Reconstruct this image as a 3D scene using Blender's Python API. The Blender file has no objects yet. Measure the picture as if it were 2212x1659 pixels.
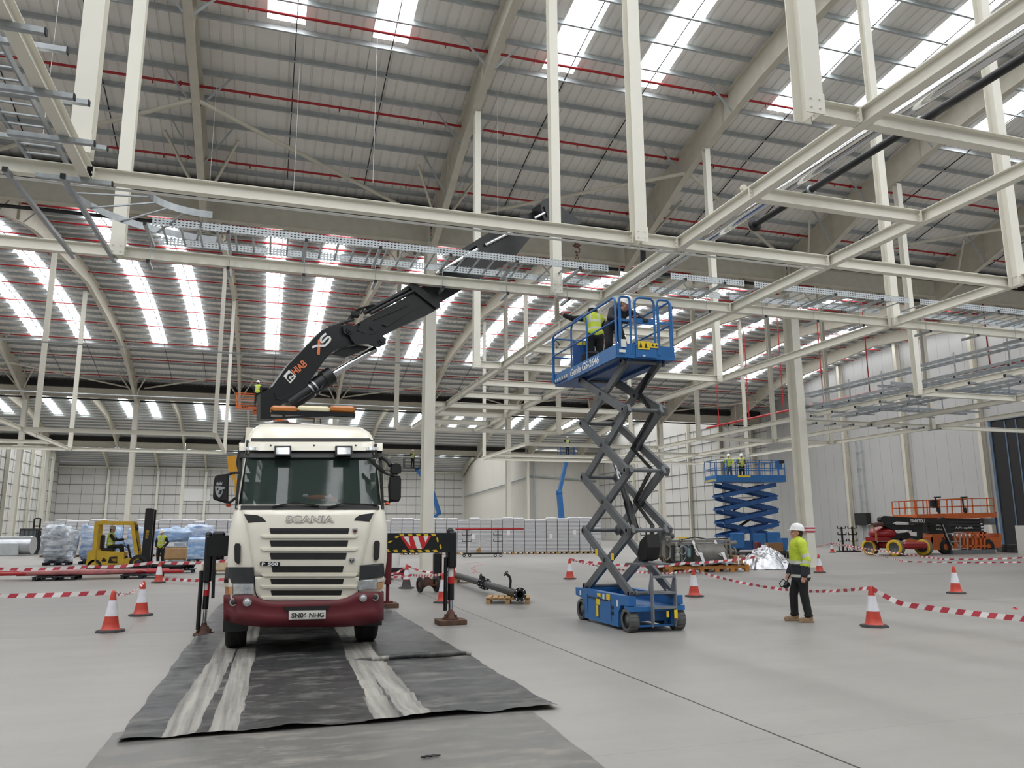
import bpy, math, random
from math import sin, cos, pi, radians, sqrt, atan2
from mathutils import Vector, Matrix
random.seed(7)
C = bpy.context.scene.collection
SC = bpy.context.scene
# ------------------------------------------------------------------ camera
EYE = Vector((0, 0, 1.7))
FPX, YAW, PIT, ROL = 1667.575, radians(17.5888), radians(10.6535), radians(-0.299)
FWD = Vector((sin(YAW)*cos(PIT), cos(YAW)*cos(PIT), sin(PIT)))
_r = Vector((cos(YAW), -sin(YAW), 0)); _u = _r.cross(FWD)
RGT = cos(ROL)*_r + sin(ROL)*_u
UPV = -sin(ROL)*_r + cos(ROL)*_u
cam = bpy.data.cameras.new('camera')
cam.sensor_fit = 'HORIZONTAL'; cam.sensor_width = 36.0; cam.lens = FPX*36.0/2212.0
cam.clip_start = 0.05; cam.clip_end = 600
camo = bpy.data.objects.new('camera', cam); C.objects.link(camo)
M3 = Matrix((RGT, UPV, -FWD)).transposed()
camo.matrix_world = Matrix.Translation(EYE) @ M3.to_4x4()
SC.camera = camo
# ------------------------------------------------------------------ world, exposure
wd = bpy.data.worlds.new('overcast_sky'); SC.world = wd; wd.use_nodes = True
bg = wd.node_tree.nodes['Background']
bg.inputs[0].default_value = (0.86, 0.93, 1.0, 1); bg.inputs[1].default_value = 0.22
vs = SC.view_settings
vs.view_transform = 'Standard'; vs.look = 'None'; vs.gamma = 1.0; vs.use_curve_mapping = False
vs.exposure = 0.32
SKYLIGHT = 6.8

# ------------------------------------------------------------------ site survey helpers (points in metres)
def ray(x, y): return FWD + RGT*((x-1106.0)/FPX) - UPV*((y-829.5)/FPX)
def G(x, y, z=0.0):
    d = ray(x, y); return EYE + d*((z-EYE.z)/d.z)
def PY(x, y, Y):
    d = ray(x, y); return EYE + d*(Y/d.y)
def PX(x, y, X):
    d = ray(x, y); return EYE + d*(X/d.x)
def PL(x, y, p0, n):
    d = ray(x, y); p0 = Vector(p0); n = Vector(n); return EYE + d*((p0-EYE).dot(n)/d.dot(n))
def V(*a): return Vector(a)

# ------------------------------------------------------------------ materials
def s2l(c):
    c = c/255.0
    return c/12.92 if c <= 0.04045 else ((c+0.055)/1.055)**2.4
def col(r, g, b): return (s2l(r), s2l(g), s2l(b), 1.0)
MATS = {}
def mat(name, rgb, rough=0.5, metal=0.0, var=0.08, scale=6.0, bump=0.0, bscale=40.0, emit=0.0, trans=0.0, alpha=1.0, coat=0.0, spec=0.5):
    if name in MATS: return MATS[name]
    m = bpy.data.materials.new(name); m.use_nodes = True; nt = m.node_tree; N = nt.nodes; L = nt.links
    b = N['Principled BSDF']
    b.inputs['Roughness'].default_value = rough; b.inputs['Metallic'].default_value = metal
    b.inputs['Specular IOR Level'].default_value = spec
    c = col(*rgb)
    tc = N.new('ShaderNodeTexCoord')
    if var > 0:
        nz = N.new('ShaderNodeTexNoise'); nz.inputs['Scale'].default_value = scale; nz.inputs['Detail'].default_value = 5
        L.new(tc.outputs['Object'], nz.inputs['Vector'])
        rp = N.new('ShaderNodeValToRGB')
        k0, k1 = 1-var, 1+var
        rp.color_ramp.elements[0].position = 0.3; rp.color_ramp.elements[1].position = 0.7
        rp.color_ramp.elements[0].color = (c[0]*k0, c[1]*k0, c[2]*k0, 1)
        rp.color_ramp.elements[1].color = (min(1, c[0]*k1), min(1, c[1]*k1), min(1, c[2]*k1), 1)
        L.new(nz.outputs['Fac'], rp.inputs['Fac']); L.new(rp.outputs['Color'], b.inputs['Base Color'])
    else:
        b.inputs['Base Color'].default_value = c
    if bump > 0:
        n2 = N.new('ShaderNodeTexNoise'); n2.inputs['Scale'].default_value = bscale; n2.inputs['Detail'].default_value = 4
        L.new(tc.outputs['Object'], n2.inputs['Vector'])
        bp = N.new('ShaderNodeBump'); bp.inputs['Strength'].default_value = bump; bp.inputs['Distance'].default_value = 0.02
        L.new(n2.outputs['Fac'], bp.inputs['Height']); L.new(bp.outputs['Normal'], b.inputs['Normal'])
    if emit > 0:
        b.inputs['Emission Color'].default_value = c; b.inputs['Emission Strength'].default_value = emit
    if trans > 0: b.inputs['Transmission Weight'].default_value = trans
    if alpha < 1: b.inputs['Alpha'].default_value = alpha
    if coat > 0: b.inputs['Coat Weight'].default_value = coat; b.inputs['Coat Roughness'].default_value = 0.1
    MATS[name] = m
    return m
def sh(m): return m.node_tree.nodes, m.node_tree.links, m.node_tree.nodes['Principled BSDF']

STEEL = mat('white_painted_steel', (226, 223, 211), 0.45, var=0.03, scale=1.5)
STEEL_DUSTY = mat('dusty_cream_steel', (204, 199, 184), 0.55, var=0.06, scale=3)
GALV = mat('galvanised_steel', (168, 174, 176), 0.45, 0.35, var=0.14, scale=8)
GALV_DARK = mat('galvanised_purlin', (176, 182, 183), 0.5, 0.15, var=0.12, scale=3)
STRUT = mat('strut_channel', (160, 165, 168), 0.35, 0.7, var=0.1, scale=10)
BLACK = mat('black_rubber', (28, 28, 29), 0.6, var=0.15)
BLACKP = mat('black_paint', (24, 25, 27), 0.38, var=0.2, scale=9)
BLACKPIPE = mat('black_steel_pipe', (38, 38, 40), 0.45, 0.2, var=0.2, scale=5)
CHROME = mat('polished_rod', (215, 216, 218), 0.14, 1.0, var=0.03)
RED = mat('red_sprinkler_pipe', (172, 30, 36), 0.4, var=0.1, scale=3)
DARKGAP = mat('dark_gutter', (36, 34, 34), 0.8, var=0.2)
WHITEP = mat('white_plastic', (232, 232, 230), 0.45, var=0.03)

# ------------------------------------------------------------------ mesh builder
class MB:
    def __init__(s): s.v = []; s.f = []; s.mi = []; s.m = 0; s.sm = []; s.smooth = False
    def _f(s, idx): s.f.append(tuple(idx)); s.mi.append(s.m); s.sm.append(s.smooth)
    def add(s, verts, faces):
        b = len(s.v); s.v += [tuple(p) for p in verts]
        for f in faces: s._f([b+i for i in f])
        return s
    def box(s, c, d, R=None):
        c = Vector(c); hx, hy, hz = d[0]/2, d[1]/2, d[2]/2
        P = [Vector((x, y, z)) for z in (-hz, hz) for y in (-hy, hy) for x in (-hx, hx)]
        if R is not None: P = [R @ p for p in P]
        return s.add([c+p for p in P], [(0,2,3,1),(4,5,7,6),(0,1,5,4),(2,6,7,3),(0,4,6,2),(1,3,7,5)])
    def bx(s, x0, y0, z0, x1, y1, z1):
        return s.box(((x0+x1)/2, (y0+y1)/2, (z0+z1)/2), (abs(x1-x0), abs(y1-y0), abs(z1-z0)))
    def cbox(s, c, d, ch, R=None):
        # box with chamfered vertical + horizontal edges (rounded look), ch = chamfer
        c = Vector(c); hx, hy, hz = d[0]/2, d[1]/2, d[2]/2; ch = min(ch, hx*.98, hy*.98, hz*.98)
        rings = []
        for z, k in ((-hz, ch), (-hz+ch, 0), (hz-ch, 0), (hz, ch)):
            x, y = hx-k, hy-k; q = ch*(1 if k == 0 else .5)
            rings.append([(-x+q,-y,z),(x-q,-y,z),(x,-y+q,z),(x,y-q,z),(x-q,y,z),(-x+q,y,z),(-x,y-q,z),(-x,-y+q,z)])
        P = [Vector(p) for r in rings for p in r]
        if R is not None: P = [R @ p for p in P]
        F = [tuple(range(7,-1,-1)), tuple(range(24,32))]
        for k in range(3):
            for i in range(8):
                j = (i+1) % 8; F.append((k*8+i, k*8+j, k*8+8+j, k*8+8+i))
        return s.add([c+p for p in P], F)
    def bar(s, p, q, w, h, up=(0,0,1)):
        p = Vector(p); q = Vector(q); d = q-p; L = d.length
        if L < 1e-6: return s
        d = d/L; up = Vector(up)
        if abs(d.dot(up)) > .98: up = Vector((0,1,0)) if abs(d.y) < .9 else Vector((1,0,0))
        x = d.cross(up).normalized(); z = x.cross(d)
        R = Matrix((x, d, z)).transposed()
        return s.box((p+q)/2, (w, L, h), R)
    def cyl(s, p, q, r, n=12, r2=None, cap=True):
        p = Vector(p); q = Vector(q); d = (q-p)
        if d.length < 1e-6: return s
        d.normalize(); r2 = r if r2 is None else r2
        a = d.orthogonal().normalized(); b = d.cross(a)
        P = [p+(a*cos(2*pi*i/n)+b*sin(2*pi*i/n))*r for i in range(n)] + [q+(a*cos(2*pi*i/n)+b*sin(2*pi*i/n))*r2 for i in range(n)]
        o = s.smooth; s.smooth = True
        s.add(P, [(i, (i+1) % n, n+(i+1) % n, n+i) for i in range(n)])
        s.smooth = False
        if cap: s.add(P, [tuple(range(n-1,-1,-1)), tuple(range(n, 2*n))])
        s.smooth = o
        return s
    def pipe(s, p, q, ro, ri, n=16):
        p = Vector(p); q = Vector(q); d = (q-p).normalized(); a = d.orthogonal().normalized(); b = d.cross(a)
        P = []
        for c, r in ((p, ro), (q, ro), (q, ri), (p, ri)):
            P += [c+(a*cos(2*pi*i/n)+b*sin(2*pi*i/n))*r for i in range(n)]
        F = []
        for k in range(4):
            for i in range(n):
                j = (i+1) % n; k2 = (k+1) % 4
                F.append((k*n+i, k*n+j, k2*n+j, k2*n+i))
        return s.add(P, F)
    def tube(s, pts, r, n=8, cap=True):
        pts = [Vector(p) for p in pts]; m = len(pts)
        rr = r if isinstance(r, (list, tuple)) else [r]*m
        d0 = (pts[1]-pts[0]).normalized(); a = d0.orthogonal().normalized(); P = []
        for i, p in enumerate(pts):
            d = ((pts[min(i+1, m-1)]-p).normalized()+(p-pts[max(i-1, 0)]).normalized())
            d = d.normalized() if d.length > 1e-6 else d0
            a = (a-d*a.dot(d)); a = a.normalized() if a.length > 1e-6 else d.orthogonal().normalized()
            b = d.cross(a)
            P += [p+(a*cos(2*pi*k/n)+b*sin(2*pi*k/n))*rr[i] for k in range(n)]
        o = s.smooth; s.smooth = True
        s.add(P, [(i*n+k, i*n+(k+1) % n, (i+1)*n+(k+1) % n, (i+1)*n+k) for i in range(m-1) for k in range(n)])
        if cap: s.smooth = False; s.add(P, [tuple(range(n-1,-1,-1)), tuple((m-1)*n+k for k in range(n))])
        s.smooth = o
        return s
    def prism(s, poly, off):
        # poly: list of 3-D points (planar); off: extrusion vector
        P = [Vector(p) for p in poly]; o = Vector(off); n = len(P)
        # orientation so that normals point outward
        nv = Vector((0, 0, 0))
        for i in range(n): nv += P[i].cross(P[(i+1) % n])
        if nv.dot(o) > 0: P = P[::-1]
        return s.add(P+[p+o for p in P], [tuple(range(n)), tuple(range(2*n-1, n-1, -1))] + [(i, n+i, n+(i+1) % n, (i+1) % n) for i in range(n)])
    def lathe(s, prof, c, axis=(0,0,1), n=20):
        c = Vector(c); d = Vector(axis).normalized(); a = d.orthogonal().normalized(); b = d.cross(a); P = []
        for r, h in prof: P += [c+d*h+(a*cos(2*pi*i/n)+b*sin(2*pi*i/n))*max(r, 1e-4) for i in range(n)]
        o = s.smooth; s.smooth = True
        s.add(P, [(k*n+i, k*n+(i+1) % n, (k+1)*n+(i+1) % n, (k+1)*n+i) for k in range(len(prof)-1) for i in range(n)])
        s.smooth = o
        return s
    def ball(s, c, r, n=12, R=None):
        c = Vector(c); r = Vector(r) if not isinstance(r, (int, float)) else Vector((r, r, r)); m = max(5, n//2+1); P = []
        for i in range(m+1):
            t = pi*i/m
            for k in range(n):
                p = Vector((r.x*sin(t)*cos(2*pi*k/n), r.y*sin(t)*sin(2*pi*k/n), r.z*cos(t)))
                P.append(c+(R @ p if R is not None else p))
        o = s.smooth; s.smooth = True
        s.add(P, [(i*n+k, (i+1)*n+k, (i+1)*n+(k+1) % n, i*n+(k+1) % n) for i in range(m) for k in range(n)])
        s.smooth = o
        return s
    def grid(s, fn, nu, nv):
        P = [fn(i/nu, j/nv) for j in range(nv+1) for i in range(nu+1)]; w = nu+1
        return s.add(P, [(j*w+i, j*w+i+1, (j+1)*w+i+1, (j+1)*w+i) for j in range(nv) for i in range(nu)])
    def ibeam(s, p, q, h, w, tw=.012, tf=.018, up=(0,0,1)):
        p = Vector(p); q = Vector(q); d = (q-p).normalized(); up = Vector(up)
        x = d.cross(up).normalized(); z = x.cross(d)
        a, b, t, u = w/2, h/2, tw/2, tf
        pr = [(-a,-b),(a,-b),(a,-b+u),(t,-b+u),(t,b-u),(a,b-u),(a,b),(-a,b),(-a,b-u),(-t,b-u),(-t,-b+u),(-a,-b+u)]
        P = [p+x*i+z*j for i, j in pr]+[q+x*i+z*j for i, j in pr]
        F = [(i, 12+i, 12+(i+1) % 12, (i+1) % 12) for i in range(12)]
        F += [(0,1,2,11),(6,7,8,5),(11,2,3,10),(10,3,4,9),(9,4,5,8)]
        F += [tuple(12+i for i in f[::-1]) for f in F[12:17]]
        return s.add(P, F)
    def build(s, name, m, parent=None, off=None, loc=None):
        me = bpy.data.meshes.new(name)
        o = Vector(off) if off is not None else Vector((0, 0, 0))
        me.from_pydata([(p[0]-o.x, p[1]-o.y, p[2]-o.z) for p in s.v], [], s.f)
        ms = m if isinstance(m, (list, tuple)) else [m]
        for k in ms: me.materials.append(k)
        if len(ms) > 1: me.polygons.foreach_set('material_index', s.mi)
        me.polygons.foreach_set('use_smooth', s.sm)
        me.update()
        ob = bpy.data.objects.new(name, me); C.objects.link(ob)
        if parent is not None: ob.parent = parent
        if loc is not None: ob.location = loc
        return ob
    def centre(s):
        xs = [p[0] for p in s.v]; ys = [p[1] for p in s.v]; zs = [p[2] for p in s.v]
        return Vector(((min(xs)+max(xs))/2, (min(ys)+max(ys))/2, min(zs)))
    def thing(s, name, m, label, cat, group=None, kind=None):
        c = s.centre(); o = s.build(name, m, off=c, loc=c)
        return tag(o, label, cat, group, kind)
    def struct(s, name, m):
        c = s.centre(); o = s.build(name, m, off=c, loc=c); o['kind'] = 'structure'; return o
def tag(o, label, cat, group=None, kind=None):
    o['label'] = label; o['category'] = cat
    if group: o['group'] = group
    if kind: o['kind'] = kind
    return o
def empty(name, loc, label, cat, group=None, rz=0.0):
    o = bpy.data.objects.new(name, None); C.objects.link(o); o.location = loc; o.rotation_euler = (0, 0, rz)
    o.empty_display_size = .2
    return tag(o, label, cat, group)
def copy_tree(o, parent=None):
    c = o.copy(); C.objects.link(c)
    if parent is not None: c.parent = parent
    for ch in list(o.children): copy_tree(ch, c)
    return c
ORD = ['nearest', 'second', 'third', 'fourth', 'fifth', 'sixth', 'seventh', 'eighth', 'ninth', 'tenth', 'eleventh', 'twelfth', 'thirteenth', 'fourteenth', 'fifteenth', 'sixteenth', 'seventeenth', 'eighteenth', 'nineteenth', 'twentieth', 'twenty-first', 'twenty-second', 'twenty-third', 'twenty-fourth', 'twenty-fifth', 'twenty-sixth', 'twenty-seventh', 'twenty-eighth', 'twenty-ninth', 'thirtieth', 'thirty-first', 'thirty-second', 'thirty-third', 'thirty-fourth', 'thirty-fifth', 'thirty-sixth', 'thirty-seventh', 'thirty-eighth', 'thirty-ninth', 'fortieth']
ORF = ['first'] + ORD[1:]
def text(name, body, size, m, parent, o, xdir, ydir, depth=.004, bold=0.0, shear=0.0, spacing=1.0, width=None):
    # lettering as a thin mesh: o = lower-left corner, xdir/ydir = reading and up directions (parent space)
    cu = bpy.data.curves.new(name, 'FONT'); cu.body = body; cu.size = size; cu.extrude = depth/2; cu.offset = bold; cu.shear = shear; cu.space_character = spacing
    t = bpy.data.objects.new(name, cu); C.objects.link(t)
    bpy.context.view_layer.update()
    me = bpy.data.meshes.new_from_object(t.evaluated_get(bpy.context.evaluated_depsgraph_get()))
    bpy.data.objects.remove(t)
    xd = Vector(xdir).normalized(); yd = Vector(ydir); yd = (yd-xd*yd.dot(xd)).normalized(); zd = xd.cross(yd)
    xs = [v.co.x for v in me.vertices] or [0]; ys = [v.co.y for v in me.vertices] or [0]
    k = 1.0 if width is None else width/max(1e-4, (max(xs)-min(xs)))
    x0, y0 = min(xs), min(ys); o = Vector(o)
    for v in me.vertices: v.co = o+xd*((v.co.x-x0)*k)+yd*(v.co.y-y0)+zd*v.co.z
    me.materials.clear(); me.materials.append(m)
    ob = bpy.data.objects.new(name, me); C.objects.link(ob); ob.parent = parent
    return ob
# ================================================================== BUILDING SHELL
CROWN0, BAY, VAL = 7.0, 43.9, (28.95, 72.85, 116.75)
RAFX = [5.8+8.43*k for k in range(-5, 6)]
XL, XR, YF = -36.3, 52.0, 160.0
def roofz(y):
    k = round((y-CROWN0)/BAY); d = y-CROWN0-k*BAY
    return 17.4-d*d/149.0
BAYN = ['nearest', 'second', 'third', 'farthest']
# floor: power-floated concrete, joints, slab-to-slab tone, tyre dust
FL = mat('concrete_floor', (150, 148, 143), 0.42, var=0.0)
N, L, B = sh(FL)
def mnode(op, a, b=None, c=None):
    n = N.new('ShaderNodeMath'); n.operation = op
    for i, k in enumerate((a, b, c)):
        if k is None: continue
        if isinstance(k, (int, float)): n.inputs[i].default_value = k
        else: L.new(k, n.inputs[i])
    return n.outputs[0]
tc = N.new('ShaderNodeTexCoord'); sx = N.new('ShaderNodeSeparateXYZ'); L.new(tc.outputs['Object'], sx.inputs[0])
px, py = sx.outputs['X'], sx.outputs['Y']
def line(c, at, w): return mnode('LESS_THAN', mnode('ABSOLUTE', mnode('SUBTRACT', c, at)), w)
jt = line(px, 4.17, 0.012)
for a, w in ((5.81, .0022), (14.85, .004), (23.9, .006), (32.9, .006), (41.9, .006), (60., .01)): jt = mnode('MAXIMUM', jt, mnode('MULTIPLY', line(py, a, w), .55))
for a in (-12.5, 20.9, 37.6): jt = mnode('MAXIMUM', jt, mnode('MULTIPLY', line(px, a, .006), .7))
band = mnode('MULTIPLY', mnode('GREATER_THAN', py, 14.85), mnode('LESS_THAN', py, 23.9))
def noise(sc, det=6, vec=None, rough=.6):
    n = N.new('ShaderNodeTexNoise'); n.inputs['Scale'].default_value = sc; n.inputs['Detail'].default_value = det; n.inputs['Roughness'].default_value = rough
    L.new(vec or tc.outputs['Object'], n.inputs['Vector']); return n.outputs['Fac']
mp = N.new('ShaderNodeMapping'); mp.inputs['Scale'].default_value = (.35, 1.6, 1); mp.inputs['Rotation'].default_value = (0, 0, .35); L.new(tc.outputs['Object'], mp.inputs['Vector'])
n1 = noise(.16, 7); n2 = noise(1.1, 6, mp.outputs[0]); n3 = noise(9, 4)
tone = mnode('ADD', mnode('MULTIPLY', mnode('SUBTRACT', n1, .5), .34), mnode('ADD', mnode('MULTIPLY', mnode('SUBTRACT', n2, .5), .26), mnode('MULTIPLY', mnode('SUBTRACT', n3, .5), .10)))
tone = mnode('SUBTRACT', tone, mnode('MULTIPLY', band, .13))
scr = mnode('MULTIPLY', mnode('GREATER_THAN', noise(2.3, 8, mp.outputs[0], .7), .63), .07)
tone = mnode('SUBTRACT', tone, scr)
tone = mnode('ADD', tone, 1.0)
mx = N.new('ShaderNodeMix'); mx.data_type = 'RGBA'; mx.blend_type = 'MULTIPLY'; mx.inputs['Factor'].default_value = 1
mx.inputs[6].default_value = col(148, 145, 140)
cmb = N.new('ShaderNodeCombineColor'); [L.new(tone, cmb.inputs[i]) for i in range(3)]; L.new(cmb.outputs[0], mx.inputs[7])
m2 = N.new('ShaderNodeMix'); m2.data_type = 'RGBA'; L.new(jt, m2.inputs['Factor']); L.new(mx.outputs[2], m2.inputs[6]); m2.inputs[7].default_value = col(48, 44, 42)
L.new(m2.outputs[2], B.inputs['Base Color'])
B.inputs['Specular IOR Level'].default_value = 0.35
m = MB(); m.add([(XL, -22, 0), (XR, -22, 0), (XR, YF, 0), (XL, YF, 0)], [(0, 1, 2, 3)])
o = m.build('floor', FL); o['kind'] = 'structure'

# roof sheeting (ribbed) with openings for the rooflights
SHEET = mat('roof_liner_sheet', (238, 235, 230), 0.55, var=0.05, scale=.7)
xs_strips = [(r+a, r+a+1.06) for r in RAFX for a in (1.98, 5.0)]
DL = 14.15
def ribx(x0, x1):
    out = [x0]; k = math.ceil(x0/.3333)
    while k*.3333 < x1:
        for dx in (0, .02, .06, .08):
            x = k*.3333+dx
            if x0 < x < x1: out.append((x, .045 if dx in (.02, .06) else 0))
        k += 1
    return [(x0, 0)]+[p for p in out if isinstance(p, tuple)]+[(x1, 0)]
def patch(mb, x0, x1, ya, yb, ny, ribs):
    xs = ribx(x0, x1) if ribs else [(x0, 0), (x1, 0)]
    ys = [ya+(yb-ya)*j/ny for j in range(ny+1)]; w = len(xs)
    P = [(x, y, roofz(y)+.205+dz) for y in ys for x, dz in xs]
    mb.add(P, [(j*w+i, (j+1)*w+i, (j+1)*w+i+1, j*w+i+1) for j in range(ny) for i in range(w-1)])
cuts = sorted([XL]+[v for s in xs_strips for v in s if XL < v < XR]+[XR])
E_SKY = mat('rooflight_panel', (250, 252, 255), 0.5, var=0.0, emit=SKYLIGHT)
wn = 0
for b in range(4):
    yc = CROWN0+BAY*b; ya, yb = yc-BAY/2, yc+BAY/2; m = MB()
    if b == 0: ya = -14.8
    for x0, x1 in zip(cuts[:-1], cuts[1:]):
        mid = (x0+x1)/2; st = any(a <= mid <= c for a, c in xs_strips)
        if st:
            patch(m, x0, x1, ya, yc-DL, 3, b < 2); patch(m, x0, x1, yc+DL, yb, 3, b < 2)
            g = MB(); ny = 12
            for j in range(ny):
                a = yc-DL+2*DL*j/ny; c = yc-DL+2*DL*(j+1)/ny
                g.add([(x0, a, roofz(a)+.205), (x1, a, roofz(a)+.205), (x1, c, roofz(c)+.205), (x0, c, roofz(c)+.205)], [(3, 2, 1, 0)])
            wn += 1
            g.struct('window_%d' % wn, E_SKY)
        else: patch(m, x0, x1, ya, yb, 18, b < 2)
    o = m.build('ceiling' if b == 0 else 'ceiling.%03d' % b, SHEET); o['kind'] = 'structure'
# purlins
for b in range(4):
    yc = CROWN0+BAY*b; n = 0
    for k in range(-19, 20):
        if b == 0 and k < -3: continue
        y = yc+1.103*k; z = roofz(y); m = MB()
        m.bx(XL, y-.006, z, XR, y+.006, z+.2)
        sgn = -1 if k <= 0 else -1
        m.bx(XL, y-.07, z, XR, y-.006, z+.006); m.bx(XL, y-.07, z+.006, XR, y-.065, z+.025)
        n += 1
        m.thing('roof_purlin', GALV_DARK, 'grey galvanised roof purlin, %s from the camera across the %s curved roof bay' % (ORD[n-1], BAYN[b]), 'purlin', 'purlins of the %s roof bay' % BAYN[b])
# sprinkler pipes under the purlins
y = 20.56; n = 0
while y < 72:
    zt = roofz(y)-.10; m = MB(); m.cyl((XL+.5, y, zt), (XR-.3, y, zt), .042, 8)
    for r in RAFX:
        for dx in (-.55,):
            m.cyl((r+dx-.03, y, zt), (r+dx+.03, y, zt), .075, 8)
        for q in range(3): m.cyl((r+1.5+2.8*q, y, zt-.04), (r+1.5+2.8*q, y, zt-.14), .02, 5)
    n += 1
    m.thing('sprinkler_pipe', RED, 'red sprinkler pipe running across under the roof, %s from the camera' % ORD[n-1], 'pipe', 'sprinkler pipes under the roof')
    y += 3.36
# rafters
def raf_bot(d):
    d = abs(d); pts = [(0, 16.62), (9.65, 15.85), (11.6, 15.62), (13.84, 15.16), (16.31, 14.54), (18.61, 13.65), (21.75, 12.5)]
    for (a, za), (c, zc) in zip(pts[:-1], pts[1:]):
        if d <= c: return za+(zc-za)*(d-a)/(c-a)
    return 12.5
for b in range(4):
    yc = CROWN0+BAY*b
    for i, x in enumerate(RAFX):
        ds = [-21.7, -18.61, -16.31, -13.84, -11.6, -9.65, -5, 0, 5, 9.65, 11.6, 13.84, 16.31, 18.61, 21.7]
        if b == 0: ds = [d for d in ds if d >= -9.7]
        root = empty('roof_rafter', (x, yc, 0), 'white haunched steel rafter, %s from the left wall in the %s curved roof bay' % (ORF[i], BAYN[b]), 'rafter', 'rafters of the %s roof bay' % BAYN[b])
        m = MB()
        for d0, d1 in zip(ds[:-1], ds[1:]):
            y0, y1 = yc+d0, yc+d1; t0, t1 = roofz(y0)-.005, roofz(y1)-.005; b0, b1 = raf_bot(d0), raf_bot(d1)
            m.prism([(x-.007, y0, b0), (x-.007, y1, b1), (x-.007, y1, t1), (x-.007, y0, t0)], (.014, 0, 0))
            m.prism([(x-.12, y0, b0-.02), (x-.12, y1, b1-.02), (x-.12, y1, b1), (x-.12, y0, b0)], (.24, 0, 0))
            m.prism([(x-.12, y0, t0-.02), (x-.12, y1, t1-.02), (x-.12, y1, t1), (x-.12, y0, t0)], (.24, 0, 0))
        m.build('girder', STEEL_DUSTY, root, off=(x, yc, 0))
        for d in (-18.61, -13.84, 13.84, 18.61):
            if b == 0 and d < 0: continue
            s = MB(); s.bx(x-.115, yc+d-.008, raf_bot(d), x+.115, yc+d+.008, roofz(yc+d)-.01); s.build('stiffener', STEEL_DUSTY, root, off=(x, yc, 0))
        if b < 2:
            for k in (-17, -15, -12, 12, 15, 17):
                if b == 0 and k < 0: continue
                for sg in (-1, 1):
                    d = 1.103*k; y = yc+d; s = MB()
                    s.bar((x+sg*.1, y, raf_bot(d)+.03), (x+sg*.95, y, roofz(y)+.03), .05, .05); s.build('fly_brace', GALV_DARK, root, off=(x, yc, 0))
            for sg in (-1, 1):
                for e in (-1, 1):
                    if b == 0 and e < 0: continue
                    d = e*20.4; s = MB(); s.bar((x+sg*.08, yc+d, raf_bot(d)+.1), (x+sg*1.15, yc+e*18.75, roofz(yc+d)+.05), .08, .08); s.build('eaves_brace', STEEL_DUSTY, root, off=(x, yc, 0))
            # sag rods between purlins
            for dx in (2.8, 5.6):
                s = MB(); r0 = -4 if b == 0 else -19
                for k in range(r0, 19):
                    y0, y1 = yc+1.103*k, yc+1.103*(k+1)
                    s.bar((x+dx, y0, roofz(y0)+.06), (x+dx, y1, roofz(y1)+.06), .03, .03)
                s.build('sag_rod', BLACKPIPE, root, off=(x, yc, 0))
# valley beams, gutters, columns
COLX = [5.8+16.86*k for k in range(-2, 4)]
for v, y in enumerate(VAL):
    vn = ['first', 'second', 'third'][v]
    xsv = [XL]+COLX+[XR]
    for i, (a, c) in enumerate(zip(xsv[:-1], xsv[1:])):
        m = MB(); m.ibeam((a+.03, y, 13.35), (c-.03, y, 13.35), .8, .3)
        m.thing('valley_beam', STEEL_DUSTY, 'deep cream valley beam in the %s valley of the roof, %s length from the left wall' % (vn, ORF[i]), 'beam', 'beams along the %s roof valley' % vn)
    gx = 39.0 if v == 2 else XR-.35
    m = MB(); m.bx(XL+.75, y-.55, 13.78, gx, y+.55, 13.80); m.bx(XL+.75, y-.56, 13.8, gx, y-.54, 14.3); m.bx(XL+.75, y+.54, 13.8, gx, y+.56, 14.3)
    m.thing('valley_gutter', DARKGAP, 'dark box gutter on top of the beams in the %s roof valley' % vn, 'gutter')
    m = MB(); m.cyl((XL+.6, y+.45, 12.86), (gx, y+.45, 12.86), .07, 8)
    m.thing('drain_pipe', BLACKPIPE, 'long black pipe slung under the far side of the %s valley beam' % vn, 'pipe')
    for i, x in enumerate(COLX):
        if v == 2 and i == 4: pass
        root = empty('steel_column', (x, y, 0), 'tall white steel column under the %s roof valley, %s from the left wall' % (vn, ORF[i]), 'column', 'columns under the %s roof valley' % vn)
        m = MB(); m.ibeam((x, y, .03), (x, y, 12.93), .62, .4, .016, .026, up=(0, 1, 0)); m.build('shaft', STEEL, root, off=(x, y, 0))
        m = MB(); m.bx(x-.3, y-.42, 0, x+.3, y+.42, .035); m.build('base_plate', STEEL_DUSTY, root, off=(x, y, 0))
x, y = -19.5, VAL[1]
root = empty('steel_column', (x, y, 0), 'slender white column near the left edge, in front of the silver duct drums', 'column')
m = MB(); m.ibeam((x, y, .03), (x, y, 12.93), .5, .36, .016, .026, up=(0, 1, 0)); m.build('shaft', STEEL, root, off=(x, y, 0))
m = MB(); m.bx(x-.4, y-.4, 0, x+.4, y+.4, .05); m.build('base_plate', STEEL_DUSTY, root, off=(x, y, 0))
# roof bracing tubes from the rafters to the column heads
for v, y in enumerate(VAL[:2]):
    vn = ['first', 'second'][v]
    for i, x in enumerate(COLX):
        for sx_, sn in ((-1, 'left'), (1, 'right')):
            for sy, yn in ((-1, 'near'), (1, 'far')):
                if not XL < x+sx_*8.43 < XR: continue
                m = MB(); m.cyl((x+sx_*8.33, y+sy*5.6, 14.55), (x+sx_*.6, y+sy*.6, 13.85), .07, 8)
                m.thing('roof_brace', STEEL_DUSTY, 'white brace tube, %s %s of %s column in the %s valley' % (yn, sn, ORF[i], vn), 'brace', 'brace tubes beside the %s roof valley' % vn)
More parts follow.
